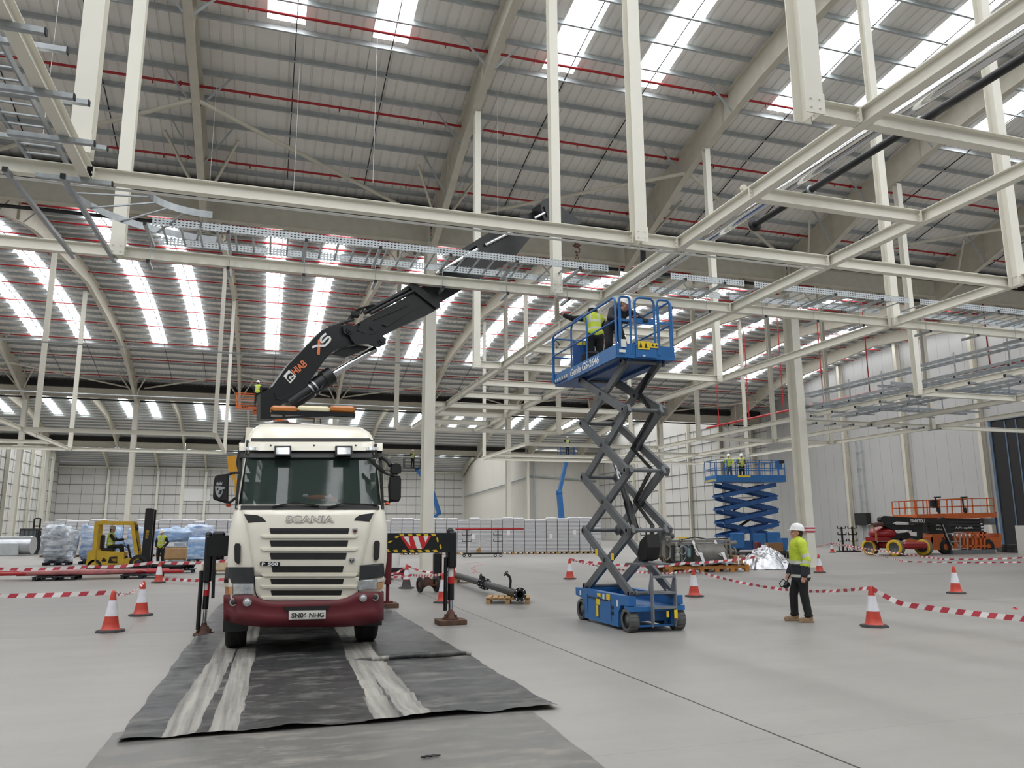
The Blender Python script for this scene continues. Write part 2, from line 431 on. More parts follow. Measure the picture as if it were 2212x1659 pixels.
# walls
CLAD = mat('white_wall_cladding', (205, 203, 198), 0.55, var=0.04, scale=.3)
CLADG = mat('grey_liner_panel', (180, 180, 178), 0.5, var=0.04, scale=.25)
GIRT = mat('galvanised_wall_rail', (120, 122, 123), 0.5, 0.2, var=0.1)
CREAM = mat('cream_insulated_panel', (205, 202, 192), 0.5, var=0.03, scale=.2)
def gable(mb, X, y0, y1, t, zmin=0):
    ys = [y0+(y1-y0)*i/48 for i in range(49)]
    poly = [(X, y0, zmin)]+[(X, y, roofz(y)+.19) for y in ys]+[(X, y1, zmin)]
    mb.prism(poly, (t, 0, 0))
m = MB(); gable(m, XR, 20, 71.8, .2); m.m = 1
for y in [22+1.2*k for k in range(42)]: m.bx(XR-.004, y, 0, XR, y+.012, roofz(y)+.1)
m.struct('wall_right', [CLADG, GIRT])
m = MB(); gable(m, XR, 71.8, YF, .2); m.m = 1
for k in range(8): m.bx(XR-.09, 71.8, 1.6+1.75*k, XR, 116.5, 1.66+1.75*k)
for k in range(22): m.bx(XR-.03, 73+2*k, .5, XR, 73.035+2*k, 14)
m.struct('wall_right_rear', [CLAD, GIRT])
for i, y in enumerate((36.5, 45.0, 52.5, 59.6, 66, 74.2, 80.6, 88, 96, 104)):
    m = MB(); m.ibeam((XR-.25, y, 0), (XR-.25, y, roofz(y)), .42, .3, .014, .02, up=(1, 0, 0))
    m.thing('wall_column', STEEL_DUSTY, 'white column standing against the right-hand wall, %s from the camera' % ORD[i], 'column', 'columns against the right-hand wall')
m = MB(); m.bx(XR-.12, 40.6, 0, XR-.01, 44.2, 9.5); m.m = 1
m.bx(XR-.2, 40.4, 0, XR-.01, 40.6, 9.7); m.bx(XR-.2, 44.2, 0, XR-.01, 44.4, 9.7); m.bx(XR-.2, 40.4, 9.5, XR-.01, 44.4, 9.7)
for k in range(3): m.bx(XR-.16, 41.2+k*.9, .2, XR-.12, 41.3+k*.9, 9.4)
m.struct('door_1', [BLACK, mat('blue_grey_steel', (84, 104, 124), .5)])
m = MB(); gable(m, XL, 40, YF, -.2); m.m = 1
for k in range(8): m.bx(XL, 40, 1.5+1.8*k, XL+.09, YF-.1, 1.57+1.8*k)
for k in range(59): m.bx(XL, 41+2*k, .3, XL+.03, 41.04+2*k, 14)
m.struct('wall_left', [CLAD, GIRT])
for i in range(17):
    y = 55+6.2*i; m = MB(); m.ibeam((XL+.3, y, 0), (XL+.3, y, roofz(y)), .5, .34, .014, .02, up=(1, 0, 0))
    m.thing('wall_column', STEEL, 'white column standing against the left-hand wall, %s from the camera' % ORD[i], 'column', 'columns against the left-hand wall')
m = MB(); m.bx(XL, YF, 0, XR, YF+.2, 14.3); m.m = 1
for k in range(8): m.bx(XL, YF-.09, 1.4+1.75*k, 39.5, YF, 1.5+1.75*k)
for k in range(38): m.bx(XL+2*k, YF-.03, .3, XL+2*k+.05, YF, 13.5)
m.struct('wall_far', [CLAD, GIRT])
for i, x in enumerate([r for r in RAFX if XL+.5 < r < 39]):
    m = MB(); m.ibeam((x, YF-.3, 0), (x, YF-.3, 13.4), .5, .4, .014, .02, up=(0, 1, 0))
    m.thing('wall_column', STEEL, 'white column standing against the far wall, %s from the left corner' % ORF[i], 'column', 'columns against the far wall')
m = MB(); m.bx(XL, YF-.35, 13.3, XR, YF-.05, 13.55); m.struct('trim_1', STEEL)
m = MB(); m.bx(XL+6, YF-.12, 0, XL+10.5, YF-.02, 4.2)
for k in range(4): m.bx(XL+6, YF-.15, .95+k, XL+10.5, YF-.12, .99+k)
m.struct('door_2', CLADG)
m = MB()
for a, c in ((-14.9, -10.2), (3.2, 7.2)): m.bx(a, YF-.2, 7.3, c, YF-.1, 9.6)
m.struct('window_%d' % (wn+1), WHITEP)
# cream panelled room in the far right corner
m = MB(); gable(m, 39.95, VAL[2]+.5, YF, .15); m.bx(39.95, VAL[2]+.55, 0, XR, VAL[2]+.7, 14.1); m.m = 1
for k in range(12): m.bx(40+1.1*k, VAL[2]+.545, 0, 40.015+1.1*k, VAL[2]+.55, 14)
for y in [118+2.2*k for k in range(18)]: m.bx(39.945, y, 0, 39.95, y+.02, roofz(y))
m.struct('wall_inner_room', [CREAM, CLADG])
m = MB(); m.tube([(39.7, 158, 8.5), (39.7, 135, 9.2), (39.7, 117.5, 9.9), (39.9, 117.05, 10), (51.5, 117.05, 9.4)], .12, 8)
m.thing('rain_pipe', GALV, 'grey pipe rising along the cream inner room and round its corner', 'pipe')
m = MB(); m.cyl((40.6, 116.7, 0), (40.6, 116.7, 12.7), .13, 8)
for k in range(7): m.cyl((40.6, 116.7, 1+1.8*k), (40.6, 116.7, 1.12+1.8*k), .16, 8)
m.thing('down_pipe', GALV, 'grey vertical downpipe at the corner of the cream inner room', 'pipe')
# ================================================================== SUSPENDED SECONDARY STEELWORK
ZT, BH, BW = 6.7, .205, .135
ZC = ZT-BH/2
def plate(mb, c, ax, w=.16, h=.2):
    # bolted end plate with four bolt heads; ax = direction of the beam it closes
    c = Vector(c); ax = Vector(ax); sd = Vector((0, 0, 1)).cross(ax).normalized()
    mb.bar(c-ax*.008, c+ax*.008, w, h)
    for a in (-1, 1):
        for b in (-.045, .02):
            p = c+sd*(a*w*.3)+Vector((0, 0, b)); mb.cyl(p-ax*.03, p+ax*.03, .013, 6)
def hbeam(p, q, label, group, ends=True):
    p = Vector(p); q = Vector(q); d = (q-p).normalized(); m = MB()
    m.ibeam(p+d*.09, q-d*.09, BH, BW, .008, .012)
    if ends: plate(m, p+d*.085, d); plate(m, q-d*.085, -d)
    return m.thing('steel_beam', STEEL, label, 'beam', group)
def xbeam(x0, x1, y, label, group='beams running across the suspended frame'): return hbeam((x0, y, ZC), (x1, y, ZC), label, group)
def ybeam(x, ys, label, group='beams running away from the camera in the suspended frame'):
    # continuous runs between cross beams
    m = MB()
    m.ibeam((x, ys[0], ZC), (x, ys[-1], ZC), BH, BW, .008, .012)
    for y in ys[1:-1]:
        m.bx(x-.068, y-.012, ZC-.1, x+.068, y+.012, ZC+.1)
        for b in (-.045, .02):
            for a in (-1, 1): m.cyl((x+a*.045, y-.03, ZC+b), (x+a*.045, y+.03, ZC+b), .013, 6)
    return m.thing('steel_beam', STEEL, label, 'beam', group)
# beams running away from the camera
ybeam(-2.6, [3.2, 6.95, 11.28], 'white beam running away from the camera at the top left, cable ladder beside it')
ybeam(6.7, [3.4, 6.95, 9.2, 11.37, 14.6, 17.1, 19.6, 22.05, 24.8, 27.3, 29.75, 32.07, 34.67, 37.3], 'long white beam running away, with steel pipes alongside, passing above the near scissor lift')
ybeam(9.87, [3.6, 6.95, 9.2, 11.37, 14.6, 17.1, 19.6, 22.05, 24.8, 27.3, 29.75, 32.07, 34.67, 37.3], 'long white beam running away just right of the one with pipes alongside')
ybeam(14.35, [4, 6.95, 11.37, 14.6, 22.05, 29.75, 37.3], 'long white beam running away, third from the left at upper right')
ybeam(-11.45, [30, 34, 38.9, 42.55, 45.2, 52.5], 'white beam running away at the far left, over the forklift')
ybeam(-2.63, [42.65, 52.3], 'short white beam running away, closing the right end of the far left frame')
ybeam(14.4, [42.65, 52.5], 'short white beam running away, left end of the distant frame behind the scissor lift')
ybeam(22.9, [16, 22.4, 28.4], 'white beam running away up to the right column, cable ladders on top')
ybeam(22.9, [29.5, 37.5, 46, 52.5], 'white beam running away beyond the right column')
ybeam(27.7, [16, 22.4, 30.1, 37.5, 46, 52.5], 'white beam running away right of the second valley column, middle one of three')
ybeam(31.6, [20, 30.1, 37.5, 46, 52.5], 'white beam running away nearest the right-hand wall')
# beams running across
xbeam(5.95, 6.7, 6.95, 'short white stub beam between the nearest hanger and the beam with pipes')
xbeam(6.7, 9.87, 6.95, 'white cross beam nearest the camera at top right')
xbeam(9.87, 14.35, 6.95, 'white cross beam at the far top right edge of the picture')
xbeam(6.7, 9.87, 9.2, 'white cross beam at upper right, second of the ladder of crosspieces')
for a, c, t in ((-12, -2.6, 'left of the top-left cable ladder'), (-2.6, 5.85, 'long middle length in front of the crane boom tip'), (5.85, 6.7, 'short length right of the hanger near the crane hook'), (6.7, 9.87, 'length under the black pipe at upper right'), (9.87, 14.35, 'length at the right edge of the picture')):
    xbeam(a, c, 11.37, 'upper long white cross beam, '+t, 'upper long cross beam')
for a, c, t in ((-14, -2.7, 'left of the thick hanger'), (-2.7, 5.55, 'longest length, carrying the perforated cable ladder'), (5.55, 6.7, 'short length above the near scissor lift'), (6.7, 9.87, 'length behind the blue guardrail'), (9.87, 14.35, 'length with struts at right'), (14.35, 22.9, 'length at the right edge')):
    xbeam(a, c, 14.6, 'lower long white cross beam, '+t, 'lower long cross beam')
xbeam(6.7, 9.87, 17.1, 'white cross beam just behind the two workers on the near scissor lift')
xbeam(6.7, 9.87, 19.6, 'white cross beam behind the near scissor platform, third crosspiece beyond the cable ladder')
for a, c, t in ((5.9, 6.7, 'short stub at the hanging post right of the crane'), (6.7, 9.87, 'behind the platform of the near scissor lift'), (9.87, 14.35, 'right of the near scissor platform')): xbeam(a, c, 22.05, 'white cross beam '+t)
xbeam(6.7, 9.87, 24.8, 'white crosspiece below the left end of the near scissor platform')
xbeam(6.7, 9.87, 27.3, 'white crosspiece level with the top of the scissor arms')
for a, c, t in ((6.1, 6.7, 'short stub against the tall middle column'), (6.7, 9.87, 'meeting the tall middle column on the right'), (9.87, 14.35, 'passing behind the top scissor arms')): xbeam(a, c, 29.75, 'white cross beam '+t)
xbeam(6.7, 9.87, 32.07, 'white crosspiece just beyond the tall middle column')
xbeam(6.7, 9.87, 34.67, 'white crosspiece second beyond the tall middle column')
for a, c, t in ((5.85, 6.7, 'left stub of the far edge of the frame'), (6.7, 9.87, 'far edge of the frame, crossing the tall middle column'), (9.87, 14.35, 'far edge of the frame, left of the scissor arms')): xbeam(a, c, 37.3, 'white cross beam, '+t)
xbeam(-11.45, -2.63, 42.6, 'white cross beam of the far left frame, nearer of its two long sides')
xbeam(-11.45, -2.63, 52.4, 'white cross beam of the far left frame, farther of its two long sides')
xbeam(-30, -11.45, 42.6, 'white cross beam entering from the left edge, nearer one')
xbeam(-30, -11.45, 48.6, 'white cross beam entering from the left edge, farther one')
xbeam(-30, -11.45, 52.4, 'white cross beam entering from the left edge, farthest one')
xbeam(14.4, 22.9, 42.6, 'white cross beam behind the scissor arms, nearer side of the distant frame')
xbeam(14.4, 22.9, 49.6, 'white cross beam above the cream room, middle of the distant frame')
xbeam(14.4, 22.9, 52.5, 'white cross beam above the cream room, farthest of the distant frame')
for a, c, t in ((22.9, 27.7, 'first'), (27.7, 31.6, 'second')):
    xbeam(a, c, 22.4, 'white cross beam in the cable ladder frame at right, nearest row, %s length' % t)
    xbeam(a, c, 30.1, 'white cross beam in the cable ladder frame at right, row by the column, %s length' % t)
    xbeam(a, c, 37.5, 'white cross beam above the blue far scissor lift, nearer row, %s length' % t)
    xbeam(a, c, 46.0, 'white cross beam above the blue far scissor lift, farther row, %s length' % t)
    xbeam(a, c, 52.5, 'white cross beam beyond the blue far scissor lift, farthest row, %s length' % t)
xbeam(31.6, 38, 30.1, 'white cross beam running to the right from the cable ladder frame')
# hanging posts
def hanger(x, y, label, w=.2, zb=None, ztop=None, g='hanging posts of the suspended frame'):
    k = round((y-CROWN0)/BAY); d = y-CROWN0-k*BAY
    zt = (raf_bot(d)-.02) if ztop is None else ztop
    zb = ZT-BH-.02 if zb is None else zb; m = MB()
    m.ibeam((x, y, zb), (x, y, zt), w, w, .01, .014, up=(0, 1, 0))
    m.bx(x-.1, y-.11, zt-.015, x+.1, y+.11, zt)
    if w > .15:
        m.bx(x-w/2-.012, y-w/2-.006, zb, x+w/2+.012, y-w/2, zb+.26)
        for a in (-.06, .06):
            for b in (.07, .18): m.cyl((x+a, y-w/2-.02, zb+b), (x+a, y-w/2, zb+b), .013, 6)
    return m.thing('hanging_post', STEEL, label, 'post', g)
hanger(-2.62, 11.0, 'thick white hanging post at top left, left of the pair', .26, zb=ZT)
hanger(-2.72, 14.5, 'white hanging post at top left, right of the pair', .22)
hanger(5.85, 22.0, 'white hanging post dropping from the rafter, crossing the crane boom tip')
hanger(5.52, 14.35, 'white hanging post right beside the crane hook', .19)
hanger(5.85, 11.25, 'white hanging post right of the crane hook, bolted to the upper cross beam', .22)
hanger(5.83, 6.85, 'broad white hanging post at top right, its lower end open', .24, zb=ZT-.3)
hanger(14.3, 14.45, 'white hanging post at upper right, running behind the upper cross beam', .2)
hanger(14.3, 11.2, 'white hanging post near the right edge, ending on the upper cross beam', .22)
hanger(14.2, 22.0, 'white hanging post right of the near scissor platform', .2)
hanger(22.75, 22.2, 'white hanging post ending on the beam with cable ladders at right', .22)
hanger(14.1, 36.6, 'white hanging post behind the lower scissor arms at the far frame edge', .2)
hanger(5.74, 36.4, 'white hanging post left of the tall middle column', .2)
hanger(9.8, 31.8, 'slim white hanging post behind the near scissor platform end', .16)
hanger(-10.95, 43.0, 'white hanging post at far left, left one of the four', .22)
hanger(-11.4, 52.3, 'white hanging post at far left, second of the four', .22)
hanger(-2.7, 42.8, 'white hanging post of the far left frame, nearer one of the right pair', .2)
hanger(-2.62, 52.0, 'white hanging post of the far left frame, farther one of the right pair', .2)
hanger(14.5, 52.3, 'white hanging post at the far left corner of the distant frame', .2)
hanger(14.3, 42.3, 'white hanging post at the near left corner of the distant frame', .2)
hanger(22.6, 37.3, 'white hanging post above the blue far scissor lift, left one', .2)
hanger(22.7, 45.8, 'white hanging post left of the far scissor lift, beyond the frame', .2)
hanger(27.6, 37.4, 'white hanging post above the blue far scissor lift, right one', .2)
hanger(31.4, 30.0, 'white hanging post at right, among the cable ladders', .2)
hanger(31.5, 45.8, 'white hanging post right of the far scissor lift', .18)
hanger(31.4, 37.3, 'white hanging post behind the right column', .2)
# ------------------------------------------------------------------ cable ladders
RAIL = mat('perforated_rail', (186, 192, 195), 0.35, 0.45, var=0.08, scale=12)
def perforate():
    N, L, B = sh(RAIL); t = N.new('ShaderNodeTexCoord'); s = N.new('ShaderNodeSeparateXYZ'); L.new(t.outputs['Object'], s.inputs[0])
    def mt(op, a, b):
        n = N.new('ShaderNodeMath'); n.operation = op
        for i, k in enumerate((a, b)):
            if isinstance(k, (int, float)): n.inputs[i].default_value = k
            else: L.new(k, n.inputs[i])
        return n.outputs[0]
    along = mt('ADD', s.outputs['X'], s.outputs['Y'])
    a = mt('LESS_THAN', mt('FRACT', mt('MULTIPLY', along, 16.0), 0), .55)
    z = mt('FRACT', mt('MULTIPLY', s.outputs['Z'], 22.0), 0)
    b = mt('MULTIPLY', mt('GREATER_THAN', z, .3), mt('LESS_THAN', z, .68))
    c = mt('MULTIPLY', a, b); inv = mt('SUBTRACT', 1.0, c); L.new(inv, B.inputs['Alpha'])
perforate()
def ladder(p, q, w, label, group, depth=.14, step=.3, perf=True):
    p = Vector(p); q = Vector(q); d = (q-p).normalized(); s = Vector((0, 0, 1)).cross(d).normalized(); L_ = (q-p).length
    root = empty('cable_ladder', p, label, 'cable ladder', group)
    for sg in (-1, 1):
        m = MB(); a = p+s*(sg*w/2); b = q+s*(sg*w/2)
        m.bar(a, b, .004, depth); m.bar(a+V(0,0,depth/2)-s*sg*.01, b+V(0,0,depth/2)-s*sg*.01, .024, .004); m.bar(a-V(0,0,depth/2)-s*sg*.01, b-V(0,0,depth/2)-s*sg*.01, .024, .004)
        m.build('side_rail', RAIL if perf else STRUT, root, off=p)
    n = int(L_/step)
    for i in range(n):
        c = p+d*(step*(i+.5)); m = MB(); m.bar(c-s*(w/2)-V(0,0,.03), c+s*(w/2)-V(0,0,.03), .035, .02); m.build('rung', STRUT, root, off=p)
    return root
def strut(p, q, label, group, size=.045, rod=None):
    p = Vector(p); q = Vector(q); root = empty('strut_bracket', p, label, 'bracket', group)
    d = (q-p).normalized(); up = V(0, 0, 1); s = d.cross(up).normalized(); up = s.cross(d)
    m = MB()
    m.bar(p, q, size, .004, up); 
    for sg in (-1, 1): m.bar(p+s*sg*size/2+up*size/2, q+s*sg*size/2+up*size/2, .004, size, up)
    m.build('channel', STRUT, root, off=p)
    m = MB(); m.bar(p-d*.004, p+d*.012, size*1.08, size*1.1, up); m.build('end_cap', BLACK, root, off=p+up*(-size/2))
    if rod:
        m = MB(); m.cyl(rod[0], rod[1], .006, 6); m.build('threaded_rod', STRUT, root, off=p)
    return root
LG = 'cable ladders above the lower cross beam'
ladder((-2.1, 14.25, 6.93), (6.45, 14.25, 6.93), .95, 'long perforated galvanised cable ladder above the lower cross beam, ending at the near scissor lift', LG)
ladder((7.9, 14.3, 6.93), (9.7, 14.3, 6.93), .95, 'short perforated cable ladder right of the near scissor platform', LG)
ladder((9.95, 14.3, 6.93), (14.2, 14.3, 6.93), .95, 'perforated cable ladder at right, above the lower cross beam, middle length', LG)
ladder((14.5, 14.3, 6.93), (21, 14.3, 6.93), .95, 'perforated cable ladder at the right edge, above the lower cross beam', LG)
bx_ = [-2.2+1.335*k for k in range(7)]+[8.2, 9.15, 10.6, 12.0, 13.3, 15.3, 16.8, 18.2]
for i, x in enumerate(bx_):
    strut((x, 13.72, 6.83), (x, 14.85, 6.83), 'strut arm carrying the perforated cable ladder, %s from the left' % ORF[i], 'upper strut arms', .05, ((x+.01, 14.5, 6.84), (x+.01, 14.5, 6.4)))
    strut((x, 14.36, 6.38), (x, 14.85, 6.38), 'short strut clamped under the lower cross beam, %s from the left' % ORF[i], 'lower short struts', .05)
# top-left ladder beside the first beam, and its bend onto the cross beam
ladder((-3.25, 4.5, 6.97), (-3.25, 12.6, 6.97), .5, 'galvanised cable ladder running away at the top left', 'top left cable ladders', .09, .28, False)
ladder((-3.95, 4.5, 7.05), (-3.95, 10.2, 7.05), .45, 'second galvanised cable ladder at the top left edge', 'top left cable ladders', .09, .28, False)
root = empty('cable_ladder_bend', (-3.25, 12.6, 6.95), 'curved cable ladder bend at left, turning onto the cross beam', 'cable ladder')
for r, nm in ((1.65+.25, 'outer'), (.7, 'inner')):
    m = MB(); cx, cy = -1.1, 12.6
    pts = [(cx-(r+.2)*cos(t), cy+(r-.05)*sin(t), 6.95) for t in [pi/2*i/10 for i in range(11)]]
    for a, b in zip(pts[:-1], pts[1:]): m.bar(a, b, .004, .12)
    m.build('side_rail', STRUT, root, off=(-3.25, 12.6, 6.95))
for i in range(5):
    t = pi/2*(i+.5)/5; m = MB(); m.bar((-1.1-.9*cos(t), 12.6+.65*sin(t), 6.92), (-1.1-2.1*cos(t), 12.6+1.85*sin(t), 6.92), .035, .02); m.build('rung', STRUT, root, off=(-3.25, 12.6, 6.95))
for i, y in enumerate((6.2, 7.5, 8.7, 9.8, 11.0)):
    strut((-2.3, y, 6.82), (-4.3, y, 6.82), 'cross strut over the top-left beam, %s from the camera' % ORD[i], 'top left cross struts', .06)
    strut((-2.25, y+.25, 6.42), (-3.2, y+.25, 6.42), 'cross strut under the top-left beam, %s from the camera' % ORD[i], 'top left cross struts', .06)
strut((-3.55, 11.2, 6.44), (-3.45, 14.75, 6.44), 'long dark diagonal strut between the two cross beams at left, left one', 'long dark struts at left', .06)
strut((-2.86, 11.2, 6.44), (-2.8, 14.75, 6.44), 'long dark diagonal strut between the two cross beams at left, right one', 'long dark struts at left', .06)
# right-hand cable ladder frame
RG = 'cable ladders in the frame at right'
ladder((23.4, 17, 7.02), (23.4, 29, 7.02), .7, 'cable ladder on the beam leading to the right column, lower of two', RG, .1, .35, False)
ladder((23.9, 17, 7.75), (23.9, 30, 7.75), .7, 'cable ladder on the beam leading to the right column, upper of two', RG, .1, .35, False)
ladder((26.2, 18, 6.95), (26.2, 30.5, 6.95), .8, 'cable ladder running away in the middle of the right-hand frame, lower one', RG, .1, .35, False)
ladder((26.5, 18, 7.5), (26.5, 30.5, 7.5), .8, 'cable ladder running away in the middle of the right-hand frame, upper one', RG, .1, .35, False)
ladder((29.8, 20, 6.95), (29.8, 30.5, 6.95), .8, 'cable ladder running away at the right of the right-hand frame', RG, .1, .35, False)
ladder((23.3, 29.0, 7.2), (33, 29.0, 7.2), .7, 'cable ladder running across the right-hand frame by the column', RG, .1, .35, False)
ladder((23.5, 24.6, 7.35), (31, 24.6, 7.35), .7, 'cable ladder running across the middle of the right-hand frame', RG, .1, .35, False)
n = 0
for x, w in ((23.2, .9), (26.3, 1.0), (29.8, 1.0)):
    for y in (18.5, 20.6, 24, 25.8, 27.4, 28.8):
        n += 1
        root = strut((x-w/2, y, 6.82), (x+w/2, y, 6.82), 'cross strut under the right-hand cable ladders, %s counted from the left and the camera' % ORF[n-1], 'struts of the right-hand frame', .06)
        m = MB(); m.bar((x-w/2+.1, y, 6.8), (x-w/2+.1, y, 7.75), .04, .04); m.build('upright', STRUT, root, off=(x-w/2, y, 6.82))
n = 0
for k in range(9):
    x = 23.3+1.05*k; n += 1
    strut((x, 29.8, 6.465), (x+.05, 30.6, 6.465), 'short strut clamped under the row by the right column, %s from the left' % ORF[n-1], 'short struts by the right column', .08)
for k in range(9):
    y = 17.2+1.35*k
    strut((22.6, y, 6.465), (23.25, y, 6.465), 'short strut clamped under the beam leading to the right column, %s from the camera' % ORD[k], 'short struts under the right beam', .08)
# ------------------------------------------------------------------ pipes along the long beam
m = MB(); m.cyl((7.5, 4.2, 6.9), (7.5, 22.0, 6.9), .085, 14)
m.thing('steel_pipe', CHROME, 'bright steel pipe beside the long beam at top right', 'pipe')
root = empty('black_pipe', (7.9, 5, 6.9), 'black pipe with flanges beside the bright steel pipe at upper right', 'pipe')
m = MB(); m.cyl((7.9, 4.4, 6.9), (7.9, 10.85, 6.9), .055, 12); m.build('pipe_body', BLACKPIPE, root, off=(7.9, 5, 6.9))
m = MB(); m.lathe([(.055, 0), (.12, 0), (.12, .04), (.04, .04), (.04, .0)], (7.9, 10.83, 6.9), (0, 1, 0), 18); m.build('flange', BLACKPIPE, root, off=(7.9, 5, 6.9))
for y in (7.2, 9.35):
    m = MB(); m.lathe([(.056, 0), (.075, 0), (.075, .05), (.056, .05)], (7.9, y, 6.9), (0, 1, 0), 14); m.cyl((7.9, y+.02, 6.84), (7.9, y+.02, 6.7), .012, 6); m.build('pipe_clamp', STRUT, root, off=(7.9, 5, 6.9))
m = MB()
for y in (9.7, 11.9):
    m.lathe([(.09, 0), (.105, 0), (.105, .05), (.09, .05)], (7.5, y, 6.9), (0, 1, 0), 14)
m.thing('pipe_band', mat('blue_band', (58, 120, 170), .5), 'blue bands wrapped round the bright steel pipe', 'band')
m = MB(); m.cyl((6.93, 4, 6.9), (6.93, 14.4, 6.9), .025, 8); m.cyl((6.85, 9.6, 6.9), (6.85, 9.66, 6.9), .05, 8)
m.thing('conduit', STEEL_DUSTY, 'thin white conduit clipped along the left of the long beam', 'conduit')
root = empty('flanged_elbow', (7.0, 13.2, 6.9), 'black flanged elbow pipe sticking up left of the long beam', 'pipe')
m = MB(); pts = [(7.1, 13.6, 6.8), (7.1, 13.5, 7.05), (7.05, 13.4, 7.25), (6.95, 13.2, 7.36), (6.8, 12.95, 7.4), (6.68, 12.75, 7.42)]
m.tube(pts, .06, 10); m.build('elbow', BLACKPIPE, root, off=(7, 13.2, 6.9))
m = MB(); d_ = (Vector(pts[-1])-Vector(pts[-2])).normalized(); m.pipe(Vector(pts[-1])-d_*.01, Vector(pts[-1])+d_*.03, .125, .055, 16); m.build('flange', BLACKPIPE, root, off=(7, 13.2, 6.9))
m = MB(); m.cyl((-12, 11.44, 6.46), (9.8, 11.44, 6.46), .018, 6)
m.thing('conduit', WHITEP, 'thin white conduit along the underside of the upper cross beam', 'conduit')
m = MB(); m.cyl((-30, 34, 9.1), (20, 34, 9.1), .03, 6); m.thing('tie_cable', GALV, 'thin grey tie cable stretched across above the far left frame', 'cable')
m = MB(); m.cyl((-30, 60, 11.2), (12, 60, 11.2), .05, 6); m.thing('tie_cable', GALV, 'grey tie tube stretched across beyond the second row of hanging posts', 'cable')
# red pipe with droppers at right
root = empty('sprinkler_main', (36, 30, 10), 'red sprinkler main with vertical droppers below the roof at right', 'pipe')
m = MB(); m.cyl((36, 24, 9.9), (36, 58, 10.2), .08, 8); m.build('main_pipe', RED, root, off=(36, 30, 10))
for k in range(8):
    y = 26+4.3*k; m = MB(); m.cyl((36, y, 10), (36, y, roofz(y)-.1), .04, 6); m.build('dropper', RED, root, off=(36, 30, 10))

for i, (x, y0, y1, Yw) in enumerate(((815, 80, 395, 21.0), (655, 0, 420, 22.0), (475, 90, 390, 23.5), (1075, 240, 470, 21.5), (1365, 260, 480, 22.0), (120, 60, 300, 21))):
    a, b = PY(x, y0, Yw), PY(x-3, y1, Yw); a.z = roofz(Yw)+.1; b.x = a.x; m = MB(); m.cyl(b, a, .006, 5)
    m.thing('hanging_wire', WHITEP, 'thin pale wire hanging from the near roof, %s' % ('third from the left', 'second from the right of the crane', 'above the left cross beam', 'right of the crane tip rafter', 'beside the post right of the hook', 'leftmost')[i], 'wire', 'thin wires under the near roof')
# ================================================================== LORRY WITH LOADER CRANE
TR = empty('crane_lorry', (0.64, 14.0, 0), 'cream lorry cab facing the camera, with a black loader crane reaching up to the right', 'lorry')
TO = Vector((0.64, 14.0, 0)); XC = 0.64
CREAMP = mat('cream_lorry_paint', (236, 231, 216), 0.32, var=0.02, coat=.3)
MAROON = mat('maroon_bumper', (98, 28, 36), 0.5, var=0.12, scale=4)
DGREY = mat('dark_grey_plastic', (54, 55, 57), 0.6, var=0.12)
GLASSK = mat('tinted_windscreen', (62, 78, 72), 0.06, var=0.0, alpha=.4)
LENS = mat('clear_headlamp', (208, 212, 214), 0.12, .35, var=0.25, scale=16)
AMBER = mat('amber_lens', (182, 112, 52), 0.3, var=0.12, scale=6)
AMBERP = mat('pale_amber_lens', (212, 158, 110), 0.3, var=0.1)
CREAMLENS = mat('cream_lens', (222, 212, 178), 0.4, var=.05)
TYRE = mat('tyre_rubber', (38, 37, 37), 0.75, var=0.18, scale=14)
SILV = mat('silver_trim', (190, 190, 190), .3, .6, var=.05)
WHT = mat('white_lettering', (236, 236, 234), .5, var=0)
REDP = mat('red_marking', (206, 40, 44), .45, var=.06)
YEL = mat('yellow_marking', (226, 190, 48), .5, var=.08)
ORG = mat('orange_lettering', (226, 126, 84), .5, var=.05)
RUST = mat('rusty_brown_steel', (88, 58, 48), .75, var=.3, scale=12)
DARKIN = mat('dark_cab_interior', (66, 68, 66), .8, var=.2)
def tb(mb, name, m, parent=None): return mb.build(name, m, TR if parent is None else parent, off=TO)
ZS = [.76, 1.0, 1.3, 1.7, 1.95, 2.06, 2.4, 2.76, 2.95, 3.08, 3.2, 3.3, 3.37]
WS = [1.03, 1.07, 1.10, 1.10, 1.06, 1.02, .995, .965, .955, .935, .89, .80, .62]
FS = [11.42, 11.37, 11.34, 11.36, 11.41, 11.45, 11.59, 11.75, 11.83, 11.91, 12.03, 12.25, 12.6]
def interp(z, A):
    if z <= ZS[0]: return A[0]
    for a, b, p, q in zip(ZS[:-1], ZS[1:], A[:-1], A[1:]):
        if z <= b: return p+(q-p)*(z-a)/(b-a)
    return A[-1]
def front(x, z):
    w = interp(z, WS); t = min(abs(x-XC)/w, 1.0)
    return interp(z, FS)+.34*(1-(1-t**4.2)**(1/4.2))
def zpt(zx, zy, off=0.0):
    px_, py_ = 420+zx/2.962, 860+zy/2.962; p = PY(px_, py_, 11.4)
    for _ in range(4): p = PY(px_, py_, front(p.x, p.z)-off)
    return p
def fpoly(mb, pts, off=.02, th=.04):
    ys = [p[1] for p in pts]; a, b = min(ys), max(ys); e = (b-a)*.004
    def cross(t):
        t = min(max(t, a+e), b-e); X = []
        for (x1, y1), (x2, y2) in zip(pts, pts[1:]+pts[:1]):
            if (y1 <= t < y2) or (y2 <= t < y1): X.append(x1+(x2-x1)*(t-y1)/(y2-y1))
        return (min(X), max(X)) if X else (pts[0][0], pts[0][0]+1)
    fgrid(mb, lambda t: cross(t)[0], lambda t: cross(t)[1], a, b, off, 8, 8, th)
